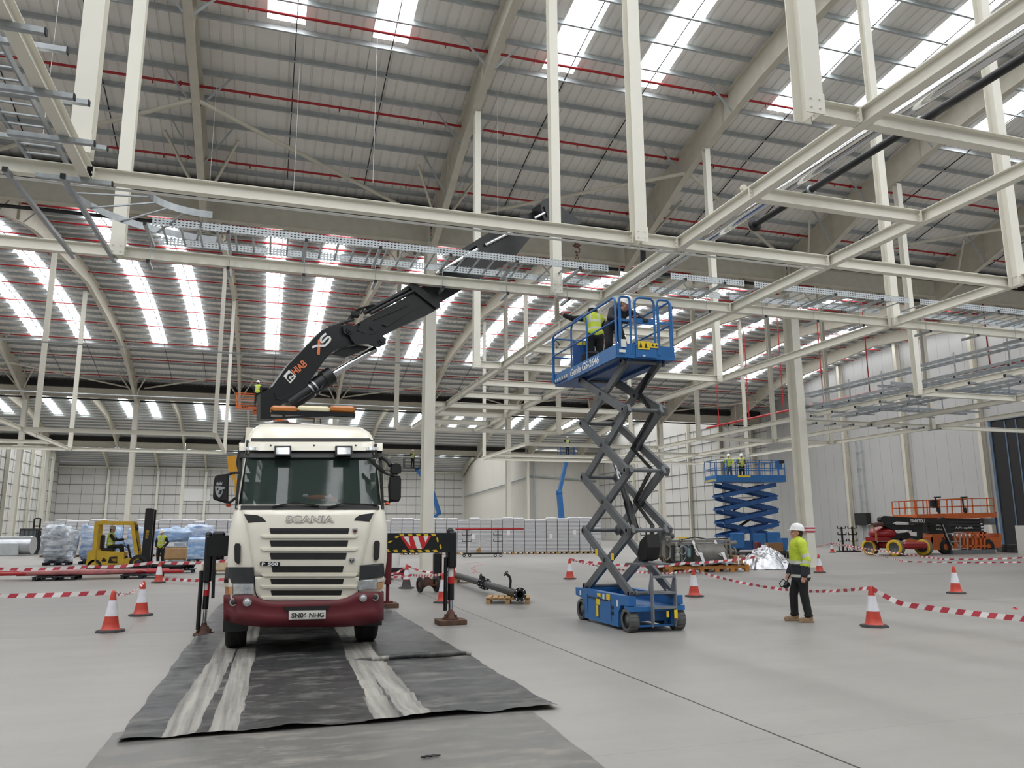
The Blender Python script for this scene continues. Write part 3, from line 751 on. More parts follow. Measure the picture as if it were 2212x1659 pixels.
def fgrid(mb, left, right, y0, y1, off, nx=22, ny=6, th=.03):
    # left(zy), right(zy) in survey coordinates; closed slab following the cab front
    A = []
    for j in range(ny+1):
        zy = y0+(y1-y0)*j/ny; l, r = left(zy), right(zy)
        A.append([zpt(l+(r-l)*i/nx, zy, off) for i in range(nx+1)])
    w = nx+1; P = [p for r in A for p in r]; n = len(P); P += [p+Vector((0, th, 0)) for p in P]; F = []
    for j in range(ny):
        for i in range(nx):
            a = j*w+i; F.append((a, a+w, a+w+1, a+1)); F.append((n+a, n+a+1, n+a+w+1, n+a+w))
    ring = [i for i in range(w)]+[j*w+nx for j in range(1, ny+1)]+[ny*w+i for i in range(nx-1, -1, -1)]+[j*w for j in range(ny-1, 0, -1)]
    for a, b in zip(ring, ring[1:]+ring[:1]): F.append((a, b, n+b, n+a))
    o = mb.smooth; mb.add(P, F); mb.smooth = o
def lerp(*pts):
    def f(t):
        if t <= pts[0][0]: return pts[0][1]
        for (a, x), (b, y) in zip(pts[:-1], pts[1:]):
            if t <= b: return x+(y-x)*(t-a)/(b-a)
        return pts[-1][1]
    return f
# cab shell
m = MB(); m.smooth = True; NX = 28; rows = []
zz = []
for a, b in zip(ZS[:-1], ZS[1:]): zz += [a, (a+b)/2]
zz.append(ZS[-1])
us = [-1+2*i/NX for i in range(NX+1)]
for z in zz:
    w = interp(z, WS); yf = interp(z, FS); row = []
    row.append((XC-w, 13.35, z)); row.append((XC-w, 12.6 if yf < 12.2 else yf+.5, z))
    for u in us:
        s = sin(u*pi/2); x = XC+w*s; row.append((x, front(x, z), z))
    row.append((XC+w, 12.6 if yf < 12.2 else yf+.5, z)); row.append((XC+w, 13.35, z)); rows.append(row)
nw = len(rows[0]); P = [p for r in rows for p in r]; F = []
for j in range(len(rows)-1):
    for i in range(nw-1):
        zm = (rows[j][i][2]+rows[j+1][i][2])/2
        if 2.07 < zm < 2.74 and 4 <= i <= nw-6: continue
        F.append((j*nw+i, j*nw+i+1, (j+1)*nw+i+1, (j+1)*nw+i))
m.add(P, F)
m.smooth = False
m.add(rows[-1]+[(XC-.62, 13.35, 3.42), (XC+.62, 13.35, 3.42)], [tuple(range(nw))])
m.add([(XC-1.1, 13.35, .76), (XC+1.1, 13.35, .76), (XC+1.0, 13.35, 3.37), (XC-1.0, 13.35, 3.37)], [(0, 1, 2, 3)])
tb(m, 'cab_shell', CREAMP)
# interior behind the glass
m = MB(); m.bx(XC-.93, 13.2, 1.6, XC+.93, 13.3, 3.1); m.bx(XC-.93, 11.75, 1.55, XC+.93, 13.2, 1.62)
m.bx(XC-.95, 11.9, 1.6, XC-.92, 13.3, 3.0); m.bx(XC+.92, 11.9, 1.6, XC+.95, 13.3, 3.0); m.bx(XC-.93, 11.95, 2.86, XC+.93, 13.3, 2.9); tb(m, 'cab_interior', DARKIN)
m = MB(); m.cbox((XC, 11.85, 2.0), (1.86, .5, .2), .06); tb(m, 'dashboard', DARKIN)
for sx_ in (-.48, .48):
    m = MB(); m.cbox((XC+sx_, 12.75, 1.95), (.5, .5, .3), .08); m.cbox((XC+sx_, 12.95, 2.35), (.48, .16, .75), .06); m.cbox((XC+sx_, 12.95, 2.8), (.28, .12, .2), .05); tb(m, 'seat', DARKIN)
m = MB(); m.lathe([(.2, -.012), (.222, 0), (.2, .012), (.178, 0), (.2, -.012)], (XC-.48, 12.15, 2.2), (0, .75, .65), 24); m.bar((XC-.67, 12.15, 2.2), (XC-.29, 12.15, 2.2), .04, .02); tb(m, 'steering_wheel', BLACK)
m = MB(); m.ball((XC+.1, 11.72, 2.16), (.2, .1, .05), 12); m.ball((XC+.28, 11.74, 2.13), (.1, .1, .06), 10); m.m = 1
m.cbox((XC-.09, 11.66, 2.19), (.08, .05, .05), .015); m.box((XC+.2, 11.66, 2.17), (.16, .05, .04), Matrix.Rotation(-.4, 3, 'Y'))
vest = tb(m, 'folded_vest', [mat('orange_cloth', (196, 82, 50), .8, var=.2, scale=20), WHITEP]); vest['label'] = 'orange cloth with white bands on the dashboard'
m = MB(); fgrid(m, lerp((370, 303), (690, 266)), lerp((370, 1186), (690, 1208)), 366, 706, .004, 26, 6, .008); o = tb(m, 'windscreen', GLASSK)
m = MB()
fgrid(m, lerp((365, 286), (700, 258)), lerp((365, 305), (700, 275)), 365, 712, .014, 2, 6, .03); fgrid(m, lerp((365, 1183), (700, 1196)), lerp((365, 1200), (700, 1214)), 365, 712, .014, 2, 6, .03)
fgrid(m, lambda t: 262, lambda t: 1212, 688, 714, .014, 26, 1, .03)
tb(m, 'windscreen_surround', BLACK)
for a, b, c in (((500, 694), (640, 668), (800, 690)), ((850, 700), (960, 672), (1170, 684))):
    m = MB(); m.bar(zpt(a[0], a[1], .03), zpt(b[0], b[1], .035), .02, .02); m.bar(zpt(b[0], b[1], .035), zpt(c[0], c[1], .03), .025, .02); tb(m, 'wiper', BLACK)
# sun visor
m = MB(); fgrid(m, lambda t: 290, lambda t: 1202, 334, 380, .05, 28, 2, .06); tb(m, 'visor_band', BLACKP)
m = MB(); fgrid(m, lambda t: 286, lambda t: 1204, 286, 336, .10, 28, 2, .14)
vis = tb(m, 'sun_visor', CREAMP)
for zx in (488, 765, 1032):
    m = MB(); p = zpt(zx, 302, .105); m.cyl(p, p+V(0, -.006, 0), .013, 10); tb(m, 'visor_bolt', DGREY, vis)
for zx in (368, 1138):
    m = MB(); fpoly(m, [(zx-38, 313), (zx+38, 313), (zx+36, 332), (zx-36, 332)], .11, .02); tb(m, 'marker_lamp', LENS, vis)
for zx in (566, 957):
    m = MB(); fpoly(m, [(zx-54, 305), (zx+54, 305), (zx+54, 368), (zx-54, 368)], .20, .12); s = tb(m, 'spot_lamp', BLACK)
    m = MB(); fpoly(m, [(zx-42, 316), (zx+42, 316), (zx+42, 358), (zx-42, 358)], .21, .02); tb(m, 'lens', LENS, s)
m = MB(); fgrid(m, lambda t: 362, lambda t: 1146, 256, 276, .012, 26, 1, .03); tb(m, 'roof_seam', BLACK)
# grille panels
gl = lerp((712, 300), (745, 318), (900, 352), (1075, 378), (1140, 384)); gr = lerp((712, 1170), (745, 1150), (900, 1112), (1075, 1066), (1140, 1060))
m = MB(); m.smooth = True; fgrid(m, gl, gr, 716, 1137, .022, 24, 12, .04); gp = tb(m, 'grille_panel', CREAMP)
gl2 = lerp((1140, 386), (1240, 392), (1280, 410), (1306, 462)); gr2 = lerp((1140, 1056), (1240, 1046), (1280, 1030), (1300, 985))
m = MB(); m.smooth = True; fgrid(m, gl2, gr2, 1142, 1304, .024, 24, 8, .04); gp2 = tb(m, 'lower_grille_panel', CREAMP)
m = MB(); fgrid(m, lambda t: gl2(t)-7, lambda t: gr2(t)+7, 1139, 1312, .012, 24, 8, .03); tb(m, 'panel_gap', BLACK)
for i, (a, b, c, d) in enumerate(((480, 992, 832, 868), (482, 985, 910, 950), (482, 975, 990, 1032), (492, 955, 1075, 1115), (485, 957, 1155, 1190), (487, 945, 1230, 1262))):
    par = gp if i < 4 else gp2
    m = MB(); fpoly(m, [(a, c), (b, c), (b-8, d), (a+8, d)], .028, .012); tb(m, 'grille_slot', BLACK, par)
    if i == 2: continue
    m = MB(); fpoly(m, [(425, d+12), (1045, d+12), (1030, d+26), (440, d+26)], .046, .03); tb(m, 'grille_rib', CREAMP, par)
for pts in ([(316, 742), (400, 748), (440, 766), (460, 792), (344, 798)], [(1148, 735), (1062, 745), (1030, 766), (1018, 788), (1122, 790)],
            [(262, 930), (288, 930), (296, 945), (294, 1050), (282, 1064), (264, 1060), (256, 1040), (254, 950)], [(1158, 912), (1180, 912), (1187, 925), (1182, 1020), (1172, 1038), (1152, 1038), (1146, 1020), (1148, 930)]):
    m = MB(); fpoly(m, pts, .026, .02); tb(m, 'corner_vent', BLACK)
for pts in ([(200, 1082), (378, 1082), (382, 1182), (188, 1182)], [(1060, 1062), (1212, 1058), (1220, 1158), (1056, 1160)]):
    m = MB(); fpoly(m, pts, .03, .06); tb(m, 'lamp_surround', DGREY)
for P1, P2, P3 in (([(248, 1187), (378, 1187), (378, 1253), (248, 1253)], [(196, 1210), (244, 1210), (244, 1256), (196, 1256)], [(184, 1184), (244, 1184), (244, 1208), (184, 1208)]),
                   ([(1050, 1162), (1166, 1160), (1166, 1226), (1046, 1228)], [(1172, 1180), (1212, 1178), (1208, 1222), (1172, 1224)], [(1172, 1154), (1224, 1152), (1220, 1176), (1172, 1178)])):
    m = MB(); fpoly(m, P1, .035, .06); h = tb(m, 'headlamp', LENS)
    m = MB(); fpoly(m, P2, .035, .06); tb(m, 'indicator', AMBERP, h)
    m = MB(); fpoly(m, P3, .035, .06); tb(m, 'marker_cap', CREAMP, h)
# bumper
bt = lambda x: 1264-26*(x-186)/1026+46*max(0, 1-abs((x-705)/330)**6)
m = MB(); m.smooth = True; A = []
nx = 30
for j, (k, yb, inset) in enumerate(((0, 0, 0), (.25, 0, .0), (.55, 0, .02), (.62, 0, .0), (1, 0, .06))):
    row = []
    for i in range(nx+1):
        zx = 186+(1212-186)*i/nx; top = bt(zx); bot = 1465-50*abs((zx-700)/515)**5
        row.append(zpt(zx, top+(bot-top)*k, .05-inset))
    A.append(row)
P = [p for r in A for p in r]; n = len(P); P += [p+V(0, .22, 0) for p in P]; w = nx+1; F = []
for j in range(4):
    for i in range(nx):
        a = j*w+i; F.append((a, a+w, a+w+1, a+1))
for i in range(nx): F.append((i, i+1, n+i+1, n+i)); F.append((4*w+i, n+4*w+i, n+4*w+i+1, 4*w+i+1))
for j in range(4): F.append((j*w, n+j*w, n+j*w+w, j*w+w)); F.append((j*w+nx, j*w+w+nx, n+j*w+w+nx, n+j*w+nx))
m.add(P, F); bump = tb(m, 'bumper', MAROON)
for zx, zy, r, mt_ in ((250, 1305, .045, DGREY), (338, 1304, .05, LENS), (1080, 1278, .045, LENS), (1158, 1273, .042, DGREY)):
    m = MB(); p = zpt(zx, zy, .065); m.cyl(p+V(0, .05, 0), p, r+.008, 16); m.m = 1; m.ball(p, (r*.8, .02, r*.8), 12); tb(m, 'fog_lamp', [SILV, mt_], bump)
m = MB(); fpoly(m, [(565, 1336), (865, 1328), (850, 1356), (585, 1360)], .058, .02); tb(m, 'bumper_intake', BLACK, bump)
m = MB(); P = [zpt(x, y, .075) for x, y in ((604, 1361), (840, 1358), (839, 1412), (604, 1418))]; m.prism(P, (0, .02, 0)); npl = tb(m, 'number_plate', mat('plate_white', (236, 234, 226), .4, var=.02), bump)
o = zpt(620, 1407, .1); text('plate_text', 'SN06 NHG', .085, BLACK, npl, o-TO, zpt(828, 1402, .1)-o, (0, 0, 1), .004, .002, width=(zpt(828, 1402, .1)-o).length)
# badges
o = zpt(584, 798, .034); text('badge_outline', 'SCANIA', .125, SILV, gp, o-TO, (1, 0, 0), (0, 0, 1), .004, .006, width=.66)
o = zpt(588, 796, .037); text('badge_letters', 'SCANIA', .118, CREAMP, gp, o-TO, (1, 0, 0), (0, 0, 1), .004, .0, width=.645)
m = MB(); fpoly(m, [(424, 1046), (541, 1048), (546, 1054), (546, 1070), (541, 1076), (424, 1074), (419, 1068), (419, 1052)], .034, .012); tb(m, 'model_badge', BLACKP, gp)
o = zpt(430, 1072, .052); text('badge_letters', 'R 500', .055, WHT, gp, o-TO, zpt(536, 1072, .046)-o, (0, 0, 1), .004, .002, width=.215)
m = MB(); p = zpt(1027, 851, .036)
m.prism([p+V(a, 0, b) for a, b in ((-.038, .035), (.038, .035), (.034, -.01), (0, -.045), (-.034, -.01))], (0, .012, 0)); m.m = 1; m.cyl(p+V(0, -.004, 0), p, .022, 12); tb(m, 'crest_badge', [SILV, MAROON], gp)
m = MB(); p = zpt(1007, 1040, .036)
m.prism([p+V(a, 0, b) for a, b in ((-.045, .02), (-.02, .045), (0, .03), (.02, .045), (.045, .02), (.03, -.02), (0, -.045), (-.03, -.02))], (0, .012, 0)); m.m = 1
m.prism([p+V(a, -.004, b) for a, b in ((-.033, .014), (0, .02), (.033, .014), (.02, -.014), (0, -.03), (-.02, -.014))], (0, .004, 0)); m.m = 0; m.prism([p+V(a, -.008, b) for a, b in ((-.012, .02), (.012, .02), (0, -.02))], (0, .004, 0)); tb(m, 'v_badge', [SILV, BLACKP], gp)
# mirrors
def mpt(zx, zy, Y=11.62): return PY(420+zx/2.962, 860+zy/2.962, Y)
def mhouse(pts, Y, th, name='mirror'):
    m = MB(); m.prism([mpt(a, b, Y) for a, b in pts], (0, th, 0))
    c = sum((mpt(a, b, Y) for a, b in pts), Vector())/len(pts)
    m.prism([c+(mpt(a, b, Y)-c)*.86+V(0, -.03, 0) for a, b in pts], (0, .03, 0)); return tb(m, name, BLACK)
lm = mhouse([(132, 500), (160, 490), (215, 484), (219, 500), (216, 655), (205, 668), (185, 668), (125, 650), (118, 640), (122, 540)], 11.6, .1)
m = MB(); m.tube([mpt(212, 492), mpt(240, 478), mpt(286, 476, 11.9)], .02, 8); tb(m, 'mirror_arm', BLACK); m = MB(); m.tube([mpt(190, 662), mpt(225, 668), mpt(262, 640, 11.9)], .02, 8); tb(m, 'mirror_arm', BLACK)
m = MB()
def crest(c, pts): m.prism([mpt(a+c[0], b+c[1], 11.555) for a, b in pts], (0, .004, 0))
crest((158, 545), [(-20, -8), (-14, 4), (-8, -10), (0, 4), (8, -12), (12, 3), (22, -10), (18, 12), (-16, 14)])
crest((158, 590), [(-26, -26), (10, -26), (38, -20), (34, -8), (18, -6), (24, 8), (14, 34), (0, 48), (-14, 34), (-24, 10)])
m.m = 1
crest((158, 590), [(-14, -14), (-2, -16), (-8, 0), (-16, 2)]); m.v[-8:] = [(a, b-.004, c) for a, b, c in m.v[-8:]]
crest((162, 590), [(2, -6), (16, 4), (4, 26), (-10, 22), (-2, 10)]); m.v[-10:] = [(a, b-.004, c) for a, b, c in m.v[-10:]]
tb(m, 'mirror_crest', [SILV, BLACK], lm)
mhouse([(1252, 500), (1270, 494), (1316, 498), (1323, 520), (1321, 640), (1308, 662), (1262, 664), (1248, 652), (1244, 560)], 11.75, .1)
mhouse([(1262, 424), (1290, 416), (1318, 422), (1325, 445), (1322, 478), (1300, 488), (1262, 486), (1254, 465)], 11.75, .1)
mhouse([(1122, 396), (1134, 391), (1190, 440), (1222, 466), (1216, 478), (1180, 462), (1130, 412)], 11.5, .04, 'front_mirror')
m = MB(); m.tube([mpt(1200, 470, 11.9), mpt(1240, 488, 11.75), mpt(1275, 496, 11.75)], .02, 8); m.tube([mpt(1205, 380, 11.9), mpt(1235, 400, 11.8), mpt(1256, 432, 11.75)], .035, 8); m.tube([mpt(1262, 655, 11.75), mpt(1240, 668, 11.8), mpt(1216, 660, 11.9)], .02, 8); tb(m, 'mirror_arm', BLACK)
for a, b in ((218, 686), (1234, 676)):
    m = MB(); m.ball(mpt(a, b, 11.72), (.04, .05, .025), 10); tb(m, 'side_repeater', mat('orange_repeater', (214, 84, 40), .35))
# roof light bar
m = MB(); BY = 12.35
def bpt(zx, zy, Y=BY): return PY(420+zx/2.962, 860+zy/2.962, Y)
def lbar(x0, x1, mt_, name, par):
    m = MB(); a = bpt(x0, 44); b = bpt(x1, 96); a2 = bpt(x1, 48); b2 = bpt(x0, 92)
    m.cbox(((a.x+b.x)/2, BY+.12, (a.z+b.z)/2), (abs(b.x-a.x), .26, abs(a.z-b.z)), .035); return tb(m, name, mt_, par)
m = MB(); a, b = bpt(520, 128), bpt(980, 108); m.bar(a, b, .06, .03); m.bar(bpt(575, 120), bpt(560, 90), .04, .04); m.bar(bpt(965, 120), bpt(968, 96), .04, .04)
m.bx(bpt(490, 96).x, BY, bpt(490, 96).z-.02, bpt(1030, 100).x, BY+.24, bpt(1030, 100).z+.015); lb = tb(m, 'light_bar', BLACKP)
lbar(488, 660, AMBER, 'amber_lens', lb); lbar(868, 1030, AMBER, 'amber_lens', lb); lbar(661, 867, CREAMLENS, 'cream_lens', lb)
m = MB(); m.lathe([(.0, .1), (.08, .1), (.1, 0), (.1, -.06)], bpt(735, 105, 12.6), (0, 0, 1), 14); tb(m, 'beacon', AMBER, lb)
for zx in (766, 806):
    m = MB(); p = bpt(zx, 146, 12.2); m.cyl(p-V(0, 0, .04), p+V(0, 0, .03), .008, 6); tb(m, 'aerial', BLACK)
# wheels, chassis, deck
def wheel(x, y, r, wd, name='wheel', par=None, s=1):
    m = MB(); a, b = x-wd/2, x+wd/2
    m.lathe([(r*.55, 0), (r*.9, .0), (r*.98, .03), (r, .07), (r, wd-.07), (r*.98, wd-.03), (r*.9, wd), (r*.55, wd)], (a, y, r), (1, 0, 0), 32)
    for k in range(5): m.lathe([(r+.001, .08+k*(wd-.16)/4-.006), (r+.006, .08+k*(wd-.16)/4), (r+.001, .08+k*(wd-.16)/4+.006)], (a, y, r), (1, 0, 0), 32)
    w_ = tb(m, name, TYRE, par); m = MB()
    m.lathe([(.001, .1), (r*.2, .1), (r*.22, .06), (r*.5, .05), (r*.56, .02), (r*.57, wd-.02), (r*.5, wd-.05), (r*.22, wd-.06), (.001, wd-.06)], (a, y, r), (1, 0, 0), 24); tb(m, 'rim', SILV, w_)
for x in (XC-.95, XC+.95):
    wheel(x, 12.62, .47, .29)
    m = MB(); sg = 1 if x > XC else -1
    pts = [(12.62+.56*cos(t), .47+.56*sin(t)) for t in [pi*k/10 for k in range(-1, 12)]]
    for (a, b), (c, d) in zip(pts[:-1], pts[1:]): m.bar((x, a, b), (x, c, d), .34, .03, (1, 0, 0) if False else (0, 0, 1))
    tb(m, 'mudguard', DGREY)
for y in (17.6, 18.75):
    for x in (XC-.92, XC+.92): wheel(x, y, .47, .5)
m = MB()
for sx_ in (-.4, .4): m.bx(XC+sx_-.04, 11.7, .62, XC+sx_+.04, 20.2, .86)
for y in (12.62, 17.6, 18.75): m.cyl((XC-.85, y, .47), (XC+.85, y, .47), .08, 10)
m.bx(XC-.6, 11.6, .5, XC+.6, 12.2, .8)
tb(m, 'chassis', BLACKP)
m = MB(); m.bx(XC-1.08, 15.2, .95, XC+1.08, 20.4, 1.1); tb(m, 'flatbed', mat('timber_deck', (110, 92, 74), .8, var=.2))
m = MB()
for sx_ in (-1.09, 1.09): m.bx(XC+sx_-.03, 15.2, .75, XC+sx_+.03, 20.4, 1.12); m.bx(XC+sx_-.05, 15.2, .75, XC+sx_+.05, 15.35, 1.75)
tb(m, 'side_rave', MAROON)
m = MB(); m.cyl((XC-.75, 14.4, .62), (XC-.75, 15.3, .62), .28, 18); m.cbox((XC+.78, 14.7, .62), (.5, .9, .5), .06); tb(m, 'fuel_tank', DGREY)
m = MB(); p = [V(-.32, 13.6, 3.3), V(-.42, 13.55, 3.1), V(-.45, 13.5, 2.8), V(-.38, 13.5, 2.55), V(-.3, 13.5, 2.4)]; m.tube(p, .045, 8); m.tube([q+V(.1, .05, .03) for q in p], .03, 8); m.tube([V(-.32, 13.6, 3.3), V(.1, 13.7, 3.5), V(.3, 13.9, 3.55)], .03, 8); tb(m, 'cab_hose', BLACK)
# ------------------------------------------------------------------ crane
AZ = radians(13); CP = Vector((.03, 14.2, 0)); CD = Vector((cos(AZ), sin(AZ), 0)); CN = Vector((sin(AZ), -cos(AZ), 0))   # CN faces the camera
def cpt(zx, zy, dn=0.0): return PL(500+zx*.35262, 400+zy*.35262, CP+CN*dn, CN)
def cplate(pts, th, name, m_, par=None, dn=0.0):
    m = MB(); m.prism([cpt(a, b)+CN*(th/2+dn) for a, b in pts], CN*(-th)); return tb(m, name, m_, par)
m = MB(); m.cbox((CP.x+.05, CP.y, 2.1), (.42, .5, 2.6), .05); m.cbox((XC, 14.2, 1.0), (1.5, .7, .5), .06); tb(m, 'crane_column', BLACKP)
b1 = cplate([(165, 1440), (165, 1285), (205, 1262), (240, 1240), (330, 1115), (540, 900), (580, 882), (625, 866), (690, 872), (740, 930), (740, 985), (650, 1005), (600, 1035), (560, 1075), (470, 1200), (385, 1325), (300, 1345), (262, 1400), (258, 1440)], .3, 'main_boom', BLACKP)
for q in range(4): pass
m = MB(); pts = [cpt(250, 1275)+CN*.155, cpt(262, 1318)+CN*.155, cpt(300, 1322)+CN*.155, cpt(352, 1290)+CN*.155]
m.tube(pts, .008, 5); tb(m, 'hose_line', BLACK, b1)
# knuckle links
for pts, dn in (([(660, 880), (690, 862), (740, 880), (760, 920), (700, 935), (665, 920)], .18), ([(770, 860), (800, 842), (850, 850), (880, 890), (840, 930), (790, 925), (745, 905)], .2), ([(700, 935), (760, 905), (830, 930), (880, 925), (920, 955), (920, 985), (885, 1005), (850, 1000), (820, 985), (735, 990), (715, 965)], .19), ([(600, 1040), (660, 1005), (760, 985), (840, 995), (810, 1015), (690, 1060)], .06)):
    cplate(pts, .06, 'knuckle_link', BLACKP, b1, dn)
for a, b, r in ((705, 905, .075), (835, 890, .075), (893, 965, .085)):
    m = MB(); p = cpt(a, b); m.cyl(p+CN*.26, p-CN*.2, r*.5, 14); m.cyl(p+CN*.235, p+CN*.2, r, 16); tb(m, 'pivot_pin', BLACKP, b1)
m = MB(); m.cyl(cpt(345, 1345)+CN*.02, cpt(600, 1172)+CN*.02, .15, 20); m.cyl(cpt(560, 1195)+CN*.02, cpt(610, 1165)+CN*.02, .165, 20); cyl_ = tb(m, 'lift_cylinder', BLACKP, None)
m = MB(); m.cyl(cpt(600, 1172)+CN*.02, cpt(880, 1005)+CN*.02, .065, 16); tb(m, 'piston_rod', CHROME, cyl_)
m = MB()
for a, b in ((480, 1255), (505, 1238)): m.cyl(cpt(a-6, b+4)+CN*.02, cpt(a+2, b-2)+CN*.02, .155, 20)
tb(m, 'cylinder_band', SILV, cyl_)
m = MB(); m.tube([cpt(370, 1345)+CN*.12, cpt(450, 1300)+CN*.2, cpt(520, 1268)+CN*.2, cpt(545, 1235)+CN*.16], .02, 6); m.tube([cpt(390, 1340)+CN*.15, cpt(470, 1285)+CN*.22, cpt(530, 1258)+CN*.22], .015, 6); tb(m, 'hydraulic_hose', BLACK, cyl_)
# jib with telescopic extensions
b2 = cplate([(740, 868), (800, 832), (1070, 690), (1120, 655), (1245, 755), (1210, 790), (960, 905), (900, 940), (850, 935), (760, 905)], .34, 'jib_boom', BLACKP)
cplate([(1068, 622), (1098, 615), (1250, 742), (1248, 768), (1225, 768), (1072, 650)], .44, 'jib_collar', BLACKP, b2)
cplate([(755, 860), (1065, 745), (1060, 752), (775, 872)], .4, 'jib_rib', BLACKP, b2); cplate([(900, 868), (1100, 772), (1040, 810), (930, 880)], .39, 'jib_rib', BLACKP, b2)
e1 = cplate([(1110, 660), (1485, 405), (1520, 385), (1760, 235), (1890, 235), (1700, 470), (1240, 742)], .29, 'telescopic_extension', BLACKP)
cplate([(1400, 430), (1420, 385), (1585, 285), (1730, 205), (1870, 150), (1900, 190), (1760, 270), (1500, 420)], .16, 'extension_cylinder', BLACKP, e1, -.16)
cplate([(1475, 385), (1515, 375), (1570, 440), (1540, 450), (1490, 415)], .36, 'extension_collar', BLACKP, e1)
cplate([(1865, 130), (1895, 100), (1930, 95), (1960, 118), (2020, 170), (2100, 225), (2112, 250), (2080, 270), (2000, 290), (1900, 262), (1880, 200)], .36, 'boom_head', BLACKP, e1)
cplate([(1885, 150), (1935, 120), (1960, 180), (1905, 215)], .42, 'head_plate', BLACKP, e1)
m = MB()
for a, b in (((1225, 560), (1480, 412)), ((1525, 385), (1700, 298)), ((1825, 222), (1888, 190))): m = MB(); m.cyl(cpt(*a)+CN*.2, cpt(*b)+CN*.2, .035, 10); tb(m, 'extension_rod', CHROME, e1)
m = MB(); m.cyl(cpt(800, 790)+CN*.12, cpt(1085, 640)+CN*.12, .05, 12); m.cyl(cpt(830, 800)+CN*.2, cpt(1090, 665)+CN*.2, .035, 10); tb(m, 'jib_cylinder', BLACKP, b2)
m = MB()
for k in range(5):
    a = cpt(700+18*k, 835-8*k)+CN*(.1+.02*k); b = cpt(760+12*k, 770-3*k)+CN*.2; c = cpt(835+10*k, 775-6*k)+CN*.15
    m.tube([a, (a+b)/2+V(0, 0, .05), b, (b+c)/2+V(0, 0, .03), c], .016, 6)
m.cbox(cpt(745, 800)+CN*.12, (.16, .14, .12), .02); tb(m, 'valve_hoses', BLACK, b2)
m = MB()
for k in range(6): m.cyl(cpt(590+25*k, 878-8*k)+CN*.1, cpt(612+25*k, 870-9*k)+CN*.1, .03, 8)
tb(m, 'hose_clips', DGREY, b1)
# lettering on the boom
def ctext(name, body, a, b, size, m_, width=True, sh_=0):
    o = cpt(*a)+CN*.157; x = cpt(*b)+CN*.157-o; y = x.cross(CN)*-1
    y = CN.cross(x)
    return text(name, body, size, m_, b1, o-TO, x, y, .006, .004, sh_, width=x.length)
ctext('boom_lettering', 'HIAB', (378, 1175), (452, 1112), .185, ORG)
m = MB(); m.prism([cpt(a, b)+CN*.157 for a, b in ((304, 1178), (338, 1140), (382, 1182), (346, 1224))], CN*-.006); m.m = 1
for pts in ([(330, 1170), (348, 1158), (362, 1170), (352, 1182), (340, 1178), (336, 1190), (352, 1204), (342, 1210), (324, 1192)], [(352, 1190), (366, 1180), (370, 1186), (356, 1198)]): m.prism([cpt(a, b)+CN*.161 for a, b in pts], CN*-.004)
tb(m, 'boom_badge', [WHT, BLACKP], b1)
m = MB()
def ribbon(pts, w):
    P = [cpt(a, b)+CN*.16 for a, b in pts]
    for p, q in zip(P[:-1], P[1:]): m.bar(p, q, .006, w, CN.cross(q-p))
XS = lambda L_: [((590+a*.1576-500)/.35262, (700+b*.1576-400)/.35262) for a, b in L_]
ribbon(XS([(500, 345), (560, 322), (675, 320), (742, 250), (747, 215), (722, 198), (690, 222), (645, 272), (622, 268), (614, 240), (630, 205), (690, 155)]), .04); m.m = 1; ribbon(XS([(585, 440), (597, 238)]), .05); tb(m, 'boom_lettering', [WHT, ORG], b1)
# ------------------------------------------------------------------ stabiliser legs
LY = 14.2
def lp(zx, zy, Y=LY): return PY(820+zx*.20796, 1100+zy*.20796, Y)
a = lp(70, 250); b = lp(735, 455)
m = MB(); m.bx(XC+.3, LY, b.z+.01, b.x, LY+.3, a.z); ob = tb(m, 'stabiliser_beam', BLACKP)
m = MB()
def dec(pts, k=0): m.prism([lp(u, v)+V(0, -.004-.002*k, 0) for u, v in pts], (0, .004, 0))
m.m = 0
for u in (228, 315, 400, 480, 558): dec([(u-26, 258), (u+18, 254), (u+30, 276), (u-10, 279)])
for u in (165, 255, 335, 415, 495, 575): dec([(u-26, 424), (u+16, 420), (u+30, 443), (u-10, 446)])
dec([(150, 292), (178, 274), (210, 275), (178, 302)]); dec([(84, 345), (112, 325), (142, 328), (106, 350)]); dec([(76, 408), (92, 415), (112, 444), (80, 446)])
dec([(588, 305), (600, 286), (613, 330), (602, 350)]); dec([(620, 385), (632, 362), (646, 400), (634, 418)])
m.m = 1; dec([(214, 282), (536, 278), (455, 412), (300, 412)])
m.m = 2; dec([(244, 284), (300, 282), (320, 385)], 1); dec([(346, 282), (398, 280), (440, 412), (386, 412)], 1); dec([(455, 280), (508, 279), (476, 345)], 1)
tb(m, 'hazard_marking', [YEL, REDP, WHT], ob)
